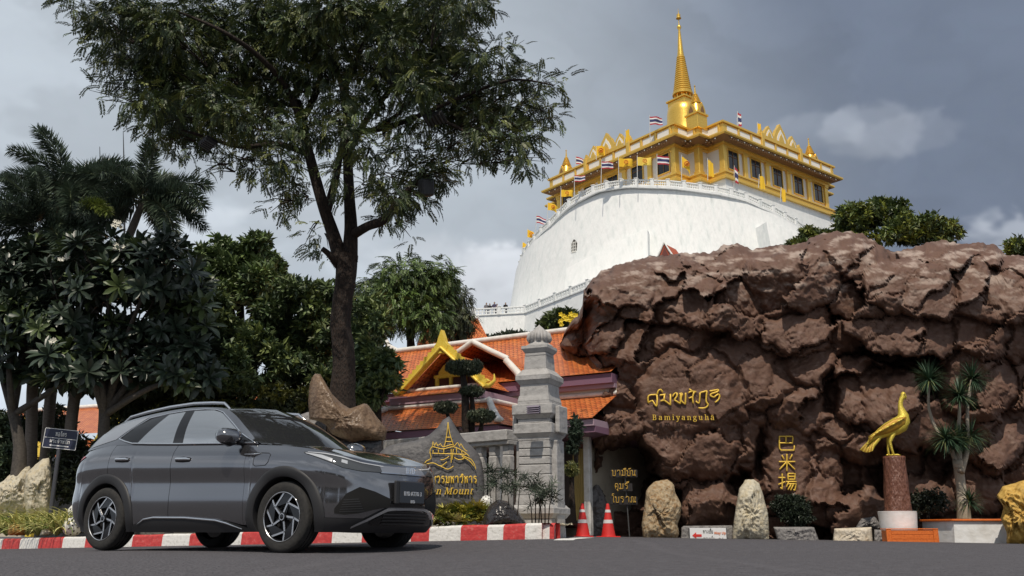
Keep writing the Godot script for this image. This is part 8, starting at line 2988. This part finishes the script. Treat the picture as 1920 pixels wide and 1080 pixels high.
	for q in [[930, 905, 13.2, "narrow leaved potted plant left of the gate pillar, nearest the sign stone"], [963, 900, 13.1, "bushy narrow leaved plant left of the pillar foot, second from the sign stone"], [1004, 925, 12.9, "slender narrow leaved plant in front of the gate pillar"], [1022, 935, 12.85, "small narrow leaved plant at the right front of the gate pillar"]]:
		var pl := thing("narrow_leaved_plant", q[3], "plant", Vector3.ZERO, 0.0, "narrow leaved plants by the pillar")
		for st in 3:
			limb(pl, "stem", [[q[0] + (st - 1) * 6, 985, q[2]], [q[0] + (st - 1) * 9, 945, q[2]], [q[0] + (st - 1) * 13, q[1] + st % 2 * 10, q[2] + (st - 1) * 0.1]], [0.010, 0.007, 0.005], bark, 5)
		var xf: Array = []
		var cs: Array = []
		fill([[q[0], q[1], 15, 22, q[2], .14, 15]], 0.6, 0.95, -0.4, 0.6, [Color(0.05, 0.065, 0.045), Color(0.08, 0.095, 0.065), Color(0.035, 0.05, 0.03)], xf, cs)
		for i in xf.size(): xf[i].basis = xf[i].basis * Basis(Vector3.RIGHT, PI / 2)
		scatter("foliage", omesh, cro, xf, cs, pl)
	# bushes
	for t in [[[[18, 830, 34, 40, 23, .8, 340], [30, 870, 30, 36, 22.6, .8, 300], [0, 800, 26, 30, 23, .8, 200], [8, 880, 30, 40, 22.4, .7, 260]], [Color(0.048, 0.076, 0.039), Color(0.080, 0.111, 0.056)], "grey green feathery bush at the left edge behind the pale rock", 1.0], [[[150, 900, 50, 50, 20.6, .6, 420], [190, 890, 40, 50, 20.6, .6, 340], [140, 850, 40, 36, 20.8, .6, 240], [230, 850, 60, 60, 20.4, .6, 420]], [Color(0.026, 0.037, 0.018), Color(0.045, 0.058, 0.025), Color(0.080, 0.102, 0.070)], "dark clipped shrubs behind the sign post and the car tail", 0.8],
		[[[300, 740, 60, 50, 21.5, .8, 420], [370, 760, 60, 50, 21.5, .8, 420], [440, 770, 50, 40, 21.8, .8, 330], [250, 770, 50, 50, 21.5, .8, 330], [330, 800, 90, 40, 21.2, .8, 420]], [Color(0.035, 0.051, 0.022), Color(0.058, 0.071, 0.028), Color(0.120, 0.128, 0.028)], "dark unclipped shrubbery under the trees directly behind the car roof", 1.0], [[[520, 765, 50, 44, 21.8, .8, 380], [590, 770, 50, 44, 21.8, .8, 380], [640, 740, 40, 50, 22.0, .8, 330], [560, 800, 90, 30, 21.4, .8, 330]], [Color(0.035, 0.051, 0.022), Color(0.058, 0.071, 0.028), Color(0.144, 0.145, 0.028)], "dark shrubbery with yellowish leaves left of the horn shaped stone", 1.0],
		[[[96, 792, 30, 34, 23.5, .5, 170], [60, 800, 30, 30, 23.5, .5, 130], [124, 820, 24, 34, 23.2, .5, 130]], [Color(0.03, 0.04, 0.02), Color(0.05, 0.058, 0.024)], "loose dark shrub between the palm trunks before the orange roof", 0.9],
		[[[1482, 950, 36, 22, 20.9, .3, 300], [1495, 968, 30, 18, 20.8, .3, 220]], [Color(0.019, 0.031, 0.017), Color(0.035, 0.051, 0.028)], "dark creeping plant under the gold characters above the grey slab", 0.6], [[[1740, 940, 40, 24, 20.8, .3, 200], [1700, 965, 24, 12, 20.6, .2, 70]], [Color(0.014, 0.02, 0.012), Color(0.026, 0.034, 0.018)], "dark low plants between the log pedestal and the dracaena", 0.6], [[[1072, 880, 12, 12, 15.4, .14, 160]], [Color(0.16, 0.17, 0.05), Color(0.10, 0.12, 0.04), Color(0.22, 0.21, 0.07)], "small yellowish round topped bonsai right of the gate pillar", 0.4],
		[[[1080, 806, 9, 24, 19.0, .3, 60], [1074, 838, 9, 14, 19.0, .25, 36]], [Color(0.025, 0.045, 0.025), Color(0.04, 0.06, 0.035)], "dark palm like plant before the hall window", 0.8]]:
		var b := thing("bush", t[2], "bush")
		var e0 = t[0][0]
		limb(b, "stem", [[e0[0], e0[1] + e0[3] + 60 if e0[1] < 900 else 1000, e0[4]], [e0[0], e0[1] + e0[3] * 0.6, e0[4]], [e0[0], e0[1], e0[4]]], [0.05, 0.04, 0.02], bark, 8)
		crown(b, t[0], [c1, c2], lm, 0.8 * t[3], 1.2 * t[3], 0.0, 0.5, t[1])

func _ready() -> void:
	rng.seed = 7
	noise.seed = 3
	noise.frequency = 0.01
	noise.fractal_octaves = 4
	fine.seed = 9
	fine.frequency = 0.05
	stage()
	ground()
	kerb()
	temple()
	cave_rock()
	stones()
	car()
	halls()
	gate()
	yard()
	trees()
	across_the_road()
